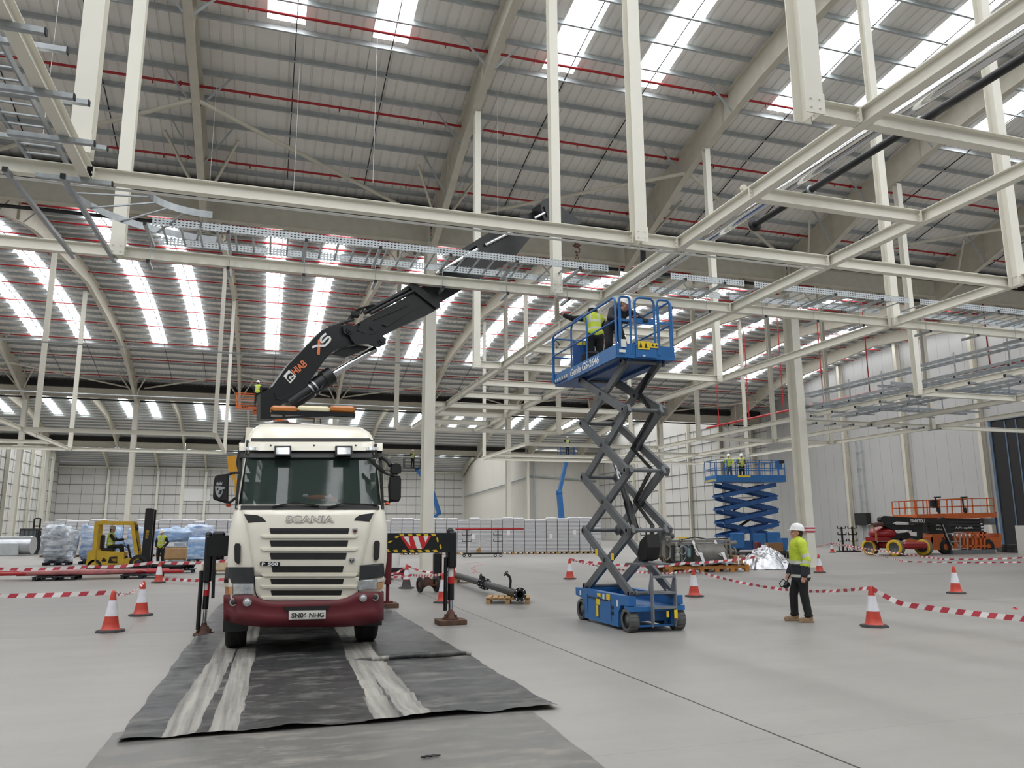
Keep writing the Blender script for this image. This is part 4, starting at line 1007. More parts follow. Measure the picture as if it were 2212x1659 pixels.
def leg(f, Yc, x0, x1, z_top, z_box, z_red, z_blk, z_rod, foot_w, zf=0.0):
    xm = (x0+x1)/2; w = x1-x0; p = Yc+.15
    m = MB(); m.cbox((xm, p, (z_top+z_box)/2), (w*1.15, .26, z_top-z_box), .03); m.ball((xm-.02, p, z_top), (w*.5, .1, .07), 10); m.cyl((xm-w*.8, p-.05, z_box-.75), (xm-w*.8, p-.05, z_box+.2), .035, 8); L_ = tb(m, 'stabiliser_leg', BLACKP)
    m = MB(); n = 4; h = (z_box-z_red)
    m.cyl((xm, p, z_red), (xm, p, z_box), w*.42, 14); m.m = 1
    m.cyl((xm+.001, p-.004, z_red), (xm+.001, p-.004, z_red+h*.45), w*.424, 14); m.cyl((xm+w*.2, p-.012, z_red+h*.45), (xm+w*.2, p-.012, z_box), w*.24, 12); tb(m, 'banded_tube', [WHT, REDP], L_)
    m = MB(); m.cyl((xm, p, z_blk), (xm, p, z_red), w*.43, 14); tb(m, 'lower_tube', BLACKP, L_)
    m = MB(); m.cyl((xm, p, z_rod), (xm, p, z_blk), w*.3, 14); tb(m, 'leg_rod', CHROME, L_)
    m = MB(); m.lathe([(foot_w*.5, zf), (foot_w*.5, zf+.02), (foot_w*.32, zf+.05), (foot_w*.22, zf+.13), (.05, zf+.14), (.04, z_rod)], (xm, p, 0), (0, 0, 1), 16)
    for k in range(4):
        t = pi/4+k*pi/2; m.bar((xm, p, zf+.05), (xm+foot_w*.42*cos(t), p+foot_w*.42*sin(t), zf+.04), .03, .08)
    tb(m, 'foot_plate', RUST, L_)
leg(None, LY, lp(722, 600).x, lp(800, 600).x, lp(760, 230).z, lp(760, 615).z, lp(760, 775).z, lp(760, 950).z, .26, .3, .09)
zq = lambda zx, zy: PY(420+zx/2.962, 860+zy/2.962, 14.1)
m = MB(); m.bx(zq(150, 0).x, 14.1, zq(0, 1015).z, XC-.3, 14.4, zq(0, 880).z); tb(m, 'stabiliser_beam', BLACKP)
leg(None, 14.1, zq(72, 900).x, zq(118, 900).x, zq(0, 880).z, zq(0, 1185).z, zq(0, 1270).z, zq(0, 1358).z, .2, .34, 0.01)
m = MB(); m.cbox((zq(150, 940).x, 14.25, zq(0, 945).z), (.2, .26, .46), .03); m.bar(zq(128, 1010), zq(118, 1280), .05, .05); tb(m, 'leg_bracket', BLACKP)
# rear right stabiliser
p = G(848, 1312); m = MB(); m.cyl((p.x-.12, p.y, .1), (p.x-.12, p.y, .55), .04, 10); m.cyl((p.x-.12, p.y, .5), (p.x-.12, p.y, 1.3), .08, 10); m.cyl((p.x-.12, p.y, .1), (p.x-.12, p.y, .14), .13, 12); m.bar((p.x-.12, p.y, 1.0), (XC+.3, p.y, 1.0), .12, .12); tb(m, 'rear_stabiliser', MAROON)
# timber pads
TIMB = mat('dark_timber', (98, 76, 60), .85, var=.25, scale=8, bump=.3)
c = lp(760, 900); m = MB(); m.cbox((c.x+.0, LY+.15, .044), (.52, .42, .088), .008); m.thing('timber_pad', TIMB, 'brown timber block under the right-hand stabiliser foot', 'block')
m = MB(); m.cbox((p.x-.1, p.y, .05), (.42, .4, .1), .008); m.thing('timber_pad', TIMB, 'brown timber block under the rear stabiliser, just right of the cab', 'block')
# hook and chain
hk = cpt(2115, 360); root = empty('lifting_chain', hk, 'rusty hook and chain sling hanging from the crane tip', 'chain')
m = MB(); tip = cpt(2090, 265); m.cyl(tip, hk+V(0, 0, .1), .02, 8); m.lathe([(.05, -.02), (.07, 0), (.05, .02), (.03, 0), (.05, -.02)], hk+V(0, 0, .05), CN, 14); m.build('hook_link', RUST, root, off=hk)
m = MB(); m.lathe([(.07, -.02), (.1, 0), (.07, .02), (.05, 0), (.07, -.02)], hk+V(0, 0, -.04), (0, 0, 1), 14); m.tube([hk+V(.0, 0, -.05), hk+V(.07, 0, -.12), hk+V(.06, 0, -.2), hk+V(0, 0, -.22), hk+V(-.04, 0, -.18)], .018, 8); m.build('hook', RUST, root, off=hk)
for sg in (-.12, .0, .14):
    m = MB()
    for k in range(7):
        t = k/7; m.ball(hk+V(sg*t, .02*sg, -.2-.5*t), (.014, .014, .034), 6)
    m.build('chain_leg', RUST, root, off=hk)
# ================================================================== PEOPLE
SKIN = mat('skin', (198, 148, 124), .55, var=.06, scale=20)
HIVIS = mat('hi_vis_yellow', (190, 208, 56), .6, var=.1, scale=14)
REFL = mat('reflective_band', (196, 198, 186), .4, var=.05)
NAVY = mat('dark_work_cloth', (40, 42, 50), .85, var=.2, scale=12)
BLKCL = mat('black_work_cloth', (27, 27, 29), .85, var=.25, scale=12)
TAN = mat('tan_boot_leather', (146, 120, 92), .75, var=.2, scale=20)
HELM = mat('white_helmet', (240, 240, 238), .3, var=.02)
HAIR = mat('dark_hair', (52, 42, 36), .8, var=.3, scale=40)
def capsule(mb, p, q, r1, r2, n=12):
    p = Vector(p); q = Vector(q); d = q-p; L_ = max(d.length, 1e-4); d = d/L_; a = d.orthogonal().normalized(); b = d.cross(a); P = []; prof = []
    for k in range(5): t = -pi/2+pi/2*k/4.0; prof.append((r1*cos(t), r1*sin(t)))
    for k in range(5): t = pi/2*k/4.0; prof.append((r2*cos(t), L_+r2*sin(t)))
    mb.lathe(prof, p, d, n)
def melt(mb, name, mats, parent, vox, zone=None, smooth=2, off=None):
    # fuse overlapping volumes into one continuous skin
    me = bpy.data.meshes.new('tmp'); me.from_pydata(mb.v, [], mb.f); t = bpy.data.objects.new('tmp', me); C.objects.link(t)
    r = t.modifiers.new('r', 'REMESH'); r.mode = 'VOXEL'; r.voxel_size = vox; r.use_smooth_shade = True
    s = t.modifiers.new('s', 'SMOOTH'); s.iterations = smooth; s.factor = .5
    bpy.context.view_layer.update()
    nm = bpy.data.meshes.new_from_object(t.evaluated_get(bpy.context.evaluated_depsgraph_get()))
    bpy.data.objects.remove(t); bpy.data.meshes.remove(me)
    nm.name = name; nm.materials.clear()
    for k in (mats if isinstance(mats, list) else [mats]): nm.materials.append(k)
    for p in nm.polygons:
        p.use_smooth = True
        if zone: p.material_index = zone(p.center)
    o = bpy.data.objects.new(name, nm); C.objects.link(o); o.parent = parent; return o
BASE = dict(pel=(0, 0, .93), che=(0, -.01, 1.26), nek=(0, 0, 1.47), hed=(0, -.025, 1.60),
            sL=(.18, 0, 1.40), sR=(-.18, 0, 1.40), eL=(.25, .03, 1.13), eR=(-.25, .03, 1.13), wL=(.26, -.05, .88), wR=(-.26, -.05, .88),
            hL=(.095, 0, .90), hR=(-.095, 0, .90), kL=(.11, -.03, .49), kR=(-.11, -.03, .49), aL=(.12, .02, .09), aR=(-.12, .02, .09))
def person(loc, rz, label, pose=None, top='vest', topm=None, legm=None, bootm=None, helmet=True, vox=.02, look=0.0, tilt=0.0, detail=False, group=None, handdir=None, vest_z=(.86, 1.5), seat=False):
    J = {k: Vector(v) for k, v in BASE.items()}
    for k, v in (pose or {}).items(): J[k] = Vector(v)
    root = empty('person', loc, label, 'person', group, rz)
    HR = Matrix.Rotation(look, 3, 'Z') @ Matrix.Rotation(tilt, 3, 'X')
    hd = J['hed']; m = MB()
    def hp(x, y, z): return hd+HR @ V(x, y, z)
    # head, neck, torso, limbs, hands as one skin
    m.ball(hp(0, .01, .035), (.078, .095, .10), 16, HR); m.ball(hp(0, -.03, -.04), (.058, .062, .07), 14, HR); m.ball(hp(0, -.035, -.085), (.035, .04, .03), 10, HR)
    m.ball(hp(0, -.098, -.012), (.014, .022, .024), 8, HR); m.ball(hp(0, -.085, .03), (.05, .018, .014), 8, HR); m.ball(hp(0, -.088, -.058), (.026, .012, .012), 8, HR)
    for s in (-1, 1): m.ball(hp(s*.08, .015, 0), (.012, .022, .034), 8, HR); m.ball(hp(s*.045, -.06, -.02), (.025, .03, .03), 8, HR)
    capsule(m, J['nek']-V(0, 0, .05), hd+HR @ V(0, .015, -.03), .06, .055)
    up = (J['nek']-J['pel']).normalized()
    m.ball(J['che']+up*.05, (.165, .115, .2), 14); m.ball(J['pel']+up*.02, (.155, .115, .16), 14); capsule(m, J['pel'], J['che'], .12, .12)
    capsule(m, J['sL'], J['sR'], .065, .065)
    for s in 'LR':
        capsule(m, J['s'+s], J['e'+s], .054, .042); capsule(m, J['e'+s], J['w'+s], .042, .03)
        capsule(m, J['h'+s], J['k'+s], .085, .058); capsule(m, J['k'+s], J['a'+s], .055, .038)
        m.ball(J['a'+s]+V(0, -.06, -.045), (.04, .12, .035), 10)
        d = (J['w'+s]-J['e'+s]).normalized()
        if handdir and s in handdir: d = Vector(handdir[s]).normalized()
        sd = d.cross(V(0, 1, 0)); sd = sd.normalized() if sd.length > .1 else V(1, 0, 0); nn = sd.cross(d).normalized(); c = J['w'+s]+d*.05
        A = Matrix((nn, sd, d)).transposed()
        m.ball(c, (.042, .02, .05), 10, A)
        sg = 1 if s == 'L' else -1
        for k in range(4):
            b0 = c+d*.035+nn*(.03-.02*k); l = (.036, .04, .038, .03)[k]; b1 = b0+d*l*.9; b2 = b1+d*l*.45-sd*sg*l*.6
            capsule(m, b0, b1, .0105, .0095, 7); capsule(m, b1, b2, .0095, .0085, 7)
        t0 = c+nn*.035-d*.01; t1 = t0+nn*.025+d*.03-sd*sg*.01; capsule(m, t0, t1, .012, .01, 7); capsule(m, t1, t1+d*.025-sd*sg*.012, .01, .009, 7)
    melt(m, 'body', SKIN, root, vox*.62 if detail else vox*.8, smooth=1)
    # trousers
    m = MB()
    m.ball(J['pel']+V(0, 0, .0), (.175, .135, .13), 14); m.ball(J['pel']+V(0, 0, .07), (.165, .125, .08), 12)
    for s in 'LR': capsule(m, J['h'+s]+V(0, 0, .02), J['k'+s], .105, .08); capsule(m, J['k'+s], J['a'+s]+V(0, 0, .05), .08, .07); m.ball(J['a'+s]+V(0, 0, .03), (.075, .085, .05), 10)
    melt(m, 'trousers', legm or BLKCL, root, vox)
    # boots
    for s in 'LR':
        m = MB(); a = J['a'+s]; m.ball(a+V(0, -.075, -.045), (.052, .13, .048), 12); capsule(m, a+V(0, .02, -.02), a+V(0, .01, .08), .058, .06); m.box(a+V(0, -.05, -.075), (.1, .27, .03))
        melt(m, 'boot', bootm or BLKCL, root, vox*.7)
    # upper garment
    dark = topm or BLKCL
    def torso(mb, g):
        mb.ball(J['che']+up*.06, (.165+g, .125+g, .2+g*.4), 14); capsule(mb, J['sL']-V(.03, 0, .0), J['sR']+V(.03, 0, .0), .07+g, .07+g); capsule(mb, J['pel']+up*.06, J['che'], .135+g, .135+g)
        mb.ball(J['pel']+up*.08, (.165+g, .135+g, .14), 14)
    m = MB(); torso(m, .045 if top == 'jacket' else .012)
    for s in 'LR': g = .014 if top == 'jacket' else 0; capsule(m, J['s'+s], J['e'+s], .075+g, .06+g); capsule(m, J['e'+s], J['w'+s]-(J['w'+s]-J['e'+s]).normalized()*.01, .062+g, .05+g)
    capsule(m, J['nek']-V(0, 0, .04), J['nek']+V(0, 0, .035), .075, .07)
    if top == 'jacket':
        [m.ball(J['pel']+V(0, 0, q), (.212, .172, .12), 16) for q in (-.13, -.07, 0, .07)]
        def zone(c):
            for s in 'LR':
                e, w = J['e'+s], J['w'+s]; a = J['s'+s]
                d1 = (c-a).dot((e-a).normalized()); 
                off = (c-a)-(e-a).normalized()*d1
                if abs(c.x) > .19 and c.x*a.x > 0:
                    t = (w-e).normalized(); q = (c-e).dot(t)
                    if c.z < e.z+.03:
                        if q > .12: return 2
                        return 1 if .02 < q < .075 else 0
                    return 1 if .2 < d1 < .26 else 0
            z = c.z
            if 1.04 < z < 1.10 or .80 < z < .85: return 1
            return 0 if z >= 1.10 else 2
        melt(m, 'jacket', [HIVIS, REFL, NAVY], root, vox, zone)
    else:
        melt(m, 'jacket', dark, root, vox)
        if top == 'vest':
            m = MB(); torso(m, .03)
            def zone(c):
                z = (c-J['pel']).dot(up)
                if .1 < z < .15 or .27 < z < .32: return 1
                if z > .32 and .075 < abs(c.x) < .125 : return 1
                return 0
            melt(m, 'vest', [HIVIS, REFL], root, vox, zone)
    # hair and helmet
    m = MB(); m.ball(hp(0, .03, .03), (.082, .09, .095), 14, HR)
    if not helmet: m.ball(hp(0, .01, .06), (.084, .1, .085), 14, HR)
    m.ball(hp(0, .06, -.02), (.065, .05, .06), 10, HR); melt(m, 'hair', HAIR, root, vox*.8)
    if helmet:
        m = MB(); m.smooth = True; P = []; n = 22; prof = [(0, .155), (.04, .152), (.08, .135), (.108, .105), (.122, .065), (.124, .03), (.129, .022), (.129, .014), (.115, .016), (.1, .03)]
        for r, z in prof:
            for i in range(n):
                t = 2*pi*i/n; brim = max(0, -sin(t))**3*.05 if z < .029 else 0
                P.append(hp((r)*.88*cos(t), .012+(r*1.02+brim)*sin(t), z+.035-brim*.25))
        m.add(P, [(k*n+i, k*n+(i+1) % n, (k+1)*n+(i+1) % n, (k+1)*n+i) for k in range(len(prof)-1) for i in range(n)])
        for k in (-.025, 0, .025):
            pts = [hp(k, .012+.11*cos(pi*j/8), .05+.137*sin(pi*j/8)) for j in range(1, 8)]; m.tube(pts, .006, 5)
        m.build('helmet', HELM, root)
    if detail:
        for s in (-1, 1):
            m = MB(); m.ball(hp(s*.03, -.085, .012), (.011, .008, .008), 10, HR); m.m = 1; m.ball(hp(s*.03, -.092, .012), (.005, .003, .005), 8, HR); m.build('eye', [WHITEP, BLACK], root)
    return root
# ================================================================== LIFTS
BLUE = mat('blue_lift_paint', (42, 106, 168), .42, var=.08, scale=5)
BLUED = mat('dark_blue_lift_paint', (32, 80, 138), .45, var=.12, scale=4)
ARMG = mat('grey_scissor_arm', (98, 101, 103), .5, .1, var=.12, scale=5)
STEPG = mat('grey_step_steel', (126, 130, 134), .45, .2, var=.1)
SOLID = mat('solid_grey_tyre', (92, 92, 90), .75, var=.15, scale=10)
YLAB = mat('yellow_warning_label', (236, 204, 40), .5, var=.04)
ORANGE = mat('orange_lift_paint', (204, 102, 46), .45, var=.12, scale=4)
REDM = mat('red_boom_lift_paint', (150, 26, 30), .4, var=.12, scale=4, coat=.2)
def rail(mb, pts, r=.02, n=7): mb.tube(pts, r, n)
def arc_gate(x0, x1, y, z0, z1, ax='x', rad=.1):
    pts = [(x0, z0), (x0, z1-rad)]+[(x0+rad-rad*cos(t), z1-rad+rad*sin(t)) for t in (pi/8, pi/4, 3*pi/8, pi/2)]+[(x1-rad+rad*sin(t), z1-rad+rad*cos(t)) for t in (0, pi/8, pi/4, 3*pi/8, pi/2)]+[(x1, z0)]
    return [V(a, y, b) if ax == 'x' else V(y, a, b) for a, b in pts]
GN = empty('scissor_lift', (6.36, 13.2, 0), 'blue scissor lift with grey arms raised under the white beams, near the camera', 'scissor lift')
GO = Vector((6.36, 13.2, 0))
def gb(mb, name, m, par=None): return mb.build(name, m, GN if par is None else par, off=GO)
X0, X1, Y0, Y1 = 5.84, 6.90, 12.10, 14.42
# base
m = MB()
m.prism([(X0+.02, 12.55, .05), (X0+.02, 14.02, .05), (X0+.02, 14.1, .40), (X0+.02, 14.45, .44), (X0+.02, 14.45, .58), (X0+.02, 12.12, .58), (X0+.02, 12.12, .43), (X0+.02, 12.42, .42), (X0+.02, 12.52, .3)], (.14, 0, 0))
m.prism([(X1-.16, 12.55, .05), (X1-.16, 14.02, .05), (X1-.16, 14.1, .40), (X1-.16, 14.45, .44), (X1-.16, 14.45, .58), (X1-.16, 12.12, .58), (X1-.16, 12.12, .43), (X1-.16, 12.42, .42), (X1-.16, 12.52, .3)], (.14, 0, 0))
m.bx(X0+.15, 12.25, .16, X1-.15, 14.3, .42); m.bx(X0+.02, 12.06, .34, X1-.02, 12.3, .42)
m.bx(X0+.18, 12.16, .1, X0+.24, 12.3, .36); m.bx(X1-.24, 12.16, .1, X1-.18, 12.3, .36); m.bx(X0+.2, 12.14, .08, X1-.2, 12.22, .11)
m.bx(X0+.14, 14.3, .42, X1-.14, 14.42, .58)
base = gb(m, 'chassis', BLUE)
m = MB(); m.bx(X0+.02, 12.95, .44, X0+.012, 13.85, .46)
m.bx(X0+.012, 12.82, .12, X0+.02, 12.826, .5); m.bx(X0+.012, 13.85, .14, X0+.02, 13.856, .5); m.bx(X0+.012, 13.35, .12, X0+.02, 13.356, .5)
for z in (.36, .26): m.bx(X0+.008, 12.72, z-.035, X0+.02, 12.8, z+.02)
gb(m, 'panel_line', BLACK, base)
for y, z, w, h, k in ((13.32, .52, .14, .06, 0), (13.12, .51, .07, .09, 1), (12.92, .515, .14, .1, 0), (13.36, .4, .15, .1, 0), (13.4, .24, .09, .2, 0), (12.55, .44, .05, .1, 1), (14.2, .5, .05, .09, 1)):
    m = MB(); m.bx(X0+.01, y-w/2, z-h/2, X0+.02, y+w/2, z+h/2); gb(m, 'label_plate', [YLAB, WHITEP][k], base)
for x, y in ((X0+.09, 12.24), (X1-.09, 12.24), (X0+.09, 14.2), (X1-.09, 14.2)):
    r = .19; w = .16; m = MB(); a = x-w/2
    m.lathe([(r*.72, .015), (r*.96, 0), (r, .02), (r, w-.02), (r*.96, w), (r*.72, w-.015)], (a, y, r), (1, 0, 0), 28)
    for k in range(18):
        t = 2*pi*k/18; p = V(x, y+(r+.001)*cos(t), r+(r+.001)*sin(t)); m.box(p, (w*.96, .012, .012), Matrix.Rotation(t, 3, 'X'))
    w_ = gb(m, 'wheel', SOLID); m = MB(); m.lathe([(.001, .03), (.05, .03), (.055, .045), (r*.74, .05), (r*.74, w-.05), (.055, w-.045), (.001, w-.03)], (a, y, r), (1, 0, 0), 20); gb(m, 'hub', ARMG, w_)
# steps at the front
m = MB(); sx0, sx1, sy = 6.25, 6.68, 11.98
for x in (sx0, sx1):
    m.prism([(x-.012, sy, .2), (x-.012, sy+.05, .08), (x-.012, sy+.09, .1), (x-.012, sy+.09, .3), (x-.012, sy+.06, .97), (x-.012, sy+.03, .97), (x-.012, sy, .86)], (.024, 0, 0)); m.bar((x, sy+.05, .9), (x, sy+.16, .62), .02, .05)
for z in (.4, .64, .9): m.bx(sx0, sy-.01, z-.02, sx1, sy+.09, z+.015)
gb(m, 'step_ladder', STEPG)
m = MB(); m.bx(6.5, sy+.02, .24, 6.54, sy+.04, .34); m.bx(6.62, sy-.02, .22, 6.68, sy-.012, .36); gb(m, 'hanging_tag', YLAB)
# scissor stack
YN, YFA = 12.25, 14.18; ZL = [.62, 1.67, 2.70, 3.77, 4.64]
def arm(p, q, x):
    m = MB(); d = (Vector(q)-Vector(p)).normalized()
    m.bar(Vector(p)-d*.06, Vector(q)+d*.06, .06, .15); return gb(m, 'scissor_arm', ARMG)
for i in range(4):
    za, zb = ZL[i], ZL[i+1]
    for xo, xi in ((5.96, 6.03), (6.74, 6.67)):
        o = arm((xo, YFA, zb), (xo, YN, za), 0); arm((xi, YFA, za), (xi, YN, zb), 0)
        m = MB(); c = V((xo+xi)/2, (YFA+YN)/2, (za+zb)/2); m.cyl(c-V(.075, 0, 0), c+V(.075, 0, 0), .035, 12); gb(m, 'pivot_pin', BLACK, o)
for z in ZL:
    for y in (YN, YFA):
        m = MB(); m.cyl((5.92, y, z), (6.78, y, z), .035, 12)
        for x in (5.94, 6.06, 6.64, 6.76): m.cyl((x-.02, y, z), (x+.02, y, z), .06, 12)
        gb(m, 'cross_tube', ARMG)
m = MB(); m.cyl((6.35, 12.9, 1.95), (6.35, 13.25, 2.5), .06, 14); m.cyl((6.35, 12.75, 1.65), (6.35, 13.05, 2.18), .075, 14); cy = gb(m, 'lift_cylinder', BLACKP)
m = MB(); m.cyl((6.35, 13.22, 2.45), (6.35, 13.7, 3.15), .04, 12); gb(m, 'piston_rod', CHROME, cy)
m = MB(); m.prism([(6.3, 12.25, 1.6), (6.3, 12.2, 1.38), (6.3, 12.3, 1.18), (6.3, 12.5, 1.14), (6.3, 12.62, 1.25), (6.3, 12.5, 1.48)], (.24, 0, 0)); gb(m, 'cable_tray', BLACK)
m = MB(); m.bx(6.1, 12.2, 1.08, 6.72, 12.7, 1.11); gb(m, 'tray_plate', ARMG)
m = MB()
for dx in (0, .03, .06):
    m.tube([(6.58+dx, 12.5, 4.5), (6.58+dx, 12.9, 4.2), (6.58+dx, 12.45, 3.75), (6.58+dx, 13.3, 3.2), (6.55+dx, 12.5, 2.75), (6.55+dx, 13.2, 2.2), (6.5+dx, 12.45, 1.75), (6.45+dx, 12.4, 1.5)], .013, 6)
gb(m, 'hydraulic_hose', BLACK)
m = MB()
for y, z in ((13.55, 1.24), (12.85, 1.18)): m.bx(5.925, y-.05, z-.03, 5.932, y+.05, z+.09)
gb(m, 'label_plate', YLAB)
# platform
PX0, PX1, PY0, PY1, PE, ZB, ZF = 5.80, 6.92, 12.12, 14.5, 15.36, 4.68, 4.75
m = MB(); m.bx(PX0, PY0, ZB, PX1, PY1, ZF); m.bx(PX0+.05, PY1-.6, ZB+.04, PX1-.05, PE, ZF+.03)
for x in (PX0+.25, PX1-.25): m.bx(x-.03, PY0+.05, ZB-.05, x+.03, PY1-.05, ZB)
deck = gb(m, 'deck', BLUED)
m = MB(); m.bx(PX0-.01, PY0, ZB, PX0+.015, PY1, 4.92); m.bx(PX1-.015, PY0, ZB, PX1+.01, PY1, 4.92); m.bx(PX0-.01, PY0-.01, ZB, PX1+.01, PY0+.015, 4.93)
m.bx(PX0+.03, PY1, 4.78, PX0+.05, PE, 4.98); m.bx(PX1-.05, PY1, 4.78, PX1-.03, PE, 4.98); m.bx(PX0+.03, PE-.02, 4.78, PX1-.03, PE, 4.98)
gb(m, 'toe_board', BLUE)
m = MB()
for k in range(6): y = PY1+.08+.13*k; m.prism([(PX0+.024, y, 4.8), (PX0+.024, y+.06, 4.8), (PX0+.024, y+.09, 4.86), (PX0+.024, y+.03, 4.86)], (.006, 0, 0))
gb(m, 'hazard_stripe', CREAMLENS)
ZT_, ZM_ = 5.80, 5.36
m = MB()
rail(m, [(PX0, PY0+.03, ZF), (PX0, PY0+.03, ZT_-.1), (PX0, PY0+.06, ZT_-.03), (PX0, PY0+.13, ZT_), (PX0, PE-.12, ZT_+.03), (PX0, PE-.05, ZT_), (PX0, PE-.02, ZT_-.07), (PX0, PE-.02, 4.8)], .022)
rail(m, [(PX0, PY0+.03, ZM_), (PX0, PE-.02, ZM_+.02)], .018); gb(m, 'guard_rail', BLUE)
m = MB()
rail(m, [(PX1, PY0+.03, ZF), (PX1, PY0+.03, ZT_-.1), (PX1, PY0+.06, ZT_-.03), (PX1, PY0+.13, ZT_), (PX1, PE-.12, ZT_+.03), (PX1, PE-.02, ZT_-.05), (PX1, PE-.02, 4.8)], .022)
rail(m, [(PX1, PY0+.03, ZM_), (PX1, PE-.02, ZM_+.02)], .018); rail(m, [(PX1, PY1, ZT_), (PX1, PY1, ZF)], .018); gb(m, 'guard_rail', BLUE)
m = MB(); rail(m, arc_gate(PX0+.02, PX1-.02, PE-.02, 4.8, ZT_-.02), .02); rail(m, [(PX0+.02, PE-.02, ZM_), (PX1-.02, PE-.02, ZM_)], .018); gb(m, 'guard_rail', BLUE)
m = MB(); rail(m, arc_gate(13.6, 14.42, PX0+.06, 4.8, ZT_+.1, 'y', .2), .02); gb(m, 'hoop_rail', BLUE)
for a, b in ((PX0+.06, PX0+.27), (PX1-.3, PX1-.05)):
    m = MB(); rail(m, arc_gate(a, b, PY0, ZF, ZT_, 'x', .07), .022); m.bar((a, PY0, ZM_), (b, PY0, ZM_), .03, .04); m.bar((a, PY0-.01, ZF), (a, PY0-.01, ZM_+.3), .05, .02, (0, 1, 0)); gb(m, 'end_rail', BLUE)
m = MB(); rail(m, arc_gate(PX0+.36, PX1-.38, PY0-.02, 4.9, ZT_, 'x', .1), .022); m.bx(PX0+.36, PY0-.035, ZM_-.05, PX1-.38, PY0-.005, ZM_+.05); m.bx(PX0+.35, PY0-.03, 4.7, PX1-.37, PY0-.012, 4.95); gb(m, 'entry_gate', BLUE)
m = MB(); m.cbox((PX0+.55, PY0-.04, ZM_+.02), (.1, .03, .07), .008); gb(m, 'gate_latch', BLACK)
for a, b, c, d, k in ((PX0+.39, PX0+.62, 4.84, 4.99, 0), (PX0+.63, PX0+.79, 4.88, 4.97, 0), (PX0+.06, PX0+.16, 4.86, 5.0, 1), (PX0+.02, PX0+.14, 4.76, 4.81, 1)):
    m = MB(); m.bx(a, PY0-.042, c, b, PY0-.032, d); lab = gb(m, 'label_plate', [YLAB, WHITEP][k])
    if not k:
        for q in range(2):
            m = MB(); xx = a+.05+q*(b-a)*.45; m.prism([(xx-.03, PY0-.046, c+.03), (xx+.03, PY0-.046, c+.03), (xx, PY0-.046, d-.02)], (0, .003, 0)); gb(m, 'warning_mark', BLACK, lab)
text('panel_lettering', 'Genie GS-2646', .2, WHT, GN, V(PX0-.014, 14.32, 4.735)-GO, (0, -1, 0), (0, 0, 1), .004, .004, .12, 1.0, width=1.42)
text('panel_lettering', 'AFI', .04, WHT, GN, V(PX0+.47, PY0-.036, 4.71)-GO, (1, 0, 0), (0, 0, 1), .004, .002)
m = MB(); m.cbox((PX0+.42, 14.62, 5.28), (.5, .06, .62), .02); pn = gb(m, 'control_panel', BLUED)
for a, k in ((PX0+.25, 0), (PX0+.4, 0), (PX0+.55, 1)):
    m = MB(); m.bx(a, 14.582, 5.49, a+.12, 14.59, 5.57); gb(m, 'label_plate', [YLAB, WHITEP][k], pn)
m = MB(); m.tube([(PX0+.03, 15.2, 5.7), (PX0+.08, 15.15, 5.62), (PX0+.06, 15.25, 5.55), (PX0+.02, 15.2, 5.62)], .012, 6); gb(m, 'cable_loop', BLACK)
m = MB(); m.cbox((PX0+.3, 13.95, 4.98), (.34, .3, .42), .05); m.thing('tool_bag', BLKCL, 'black bag standing on the left of the near scissor lift deck', 'bag')
person((6.42, 14.5, 4.785), radians(172), 'person in yellow vest and white helmet reaching up on the near scissor lift', top='vest', vox=.018,
       pose=dict(pel=(0, .04, .88), hL=(.095, .04, .86), hR=(-.095, .04, .86), che=(0, -.04, 1.17), nek=(0, -.1, 1.36), hed=(-.02, -.17, 1.44), sL=(.18, -.06, 1.29), sR=(-.18, -.06, 1.29), eL=(.42, -.16, 1.3), wL=(.55, -.36, 1.42), eR=(-.27, -.2, 1.12), wR=(-.15, -.42, 1.26)), tilt=.35, look=-.5)
person((6.34, 13.3, 4.755), radians(6), 'person in navy top and white helmet leaning on the gate of the near scissor lift', top='plain', topm=NAVY, vox=.018, tilt=.55, look=.2,
       pose=dict(pel=(0, .1, .84), hL=(.1, .1, .82), hR=(-.1, .1, .82), kL=(.16, -.02, .45), kR=(-.17, -.02, .45), aL=(.2, .06, .09), aR=(-.2, .06, .09), che=(0, -.1, 1.02), nek=(0, -.25, 1.12), hed=(.02, -.36, 1.16), sL=(.18, -.2, 1.08), sR=(-.18, -.2, 1.08), eL=(.36, -.36, .93), wL=(.16, -.52, .9), eR=(-.3, -.3, .88), wR=(-.02, -.46, .8)))
# ------------------------------------------------------------------ far blue scissor lift
FR = empty('scissor_lift', (30.7, 45.2, 0), 'large dark blue scissor lift, half raised, in front of the right-hand wall', 'scissor lift', rz=radians(-8))
def fb(mb, name, m, par=None): return mb.build(name, m, FR if par is None else par)
zq = lambda y: PY(1610, y, 44.3).z
zt, zf0, zf1, zs = zq(994), zq(1029), zq(1040), zq(1158)
L2, W2 = 2.15, .95
m = MB(); m.cbox((0, 0, .55), (4.0, 1.7, .5), .06); m.bx(-1.9, -1.0, .3, 1.9, -.8, .9); ch = fb(m, 'chassis', BLUED)
for a, b in ((-1.2, .75), (.3, .7), (1.3, .8)):
    m = MB(); m.cbox((a, -.98, b+.15), (.9, .35, 1.0), .05); fb(m, 'side_tank', BLUE, ch)
m = MB(); m.bx(-.25, -1.1, .9, .05, -.85, 1.75); fb(m, 'control_post', BLUED, ch)
for x in (-1.5, 1.5):
    for y in (-.95, .95):
        m = MB(); m.lathe([(.2, -.15), (.4, -.15), (.42, -.1), (.42, .1), (.4, .15), (.2, .15)], (x, y, .42), (0, 1, 0), 24); w_ = fb(m, 'wheel', TYRE); m = MB(); m.lathe([(.001, -.1), (.24, -.12), (.24, .12), (.001, .1)], (x, y, .42), (0, 1, 0), 16); fb(m, 'hub', BLUE, w_)
n = 4; zs0 = zs-.05; hh = (zf1-.12-zs0)/n
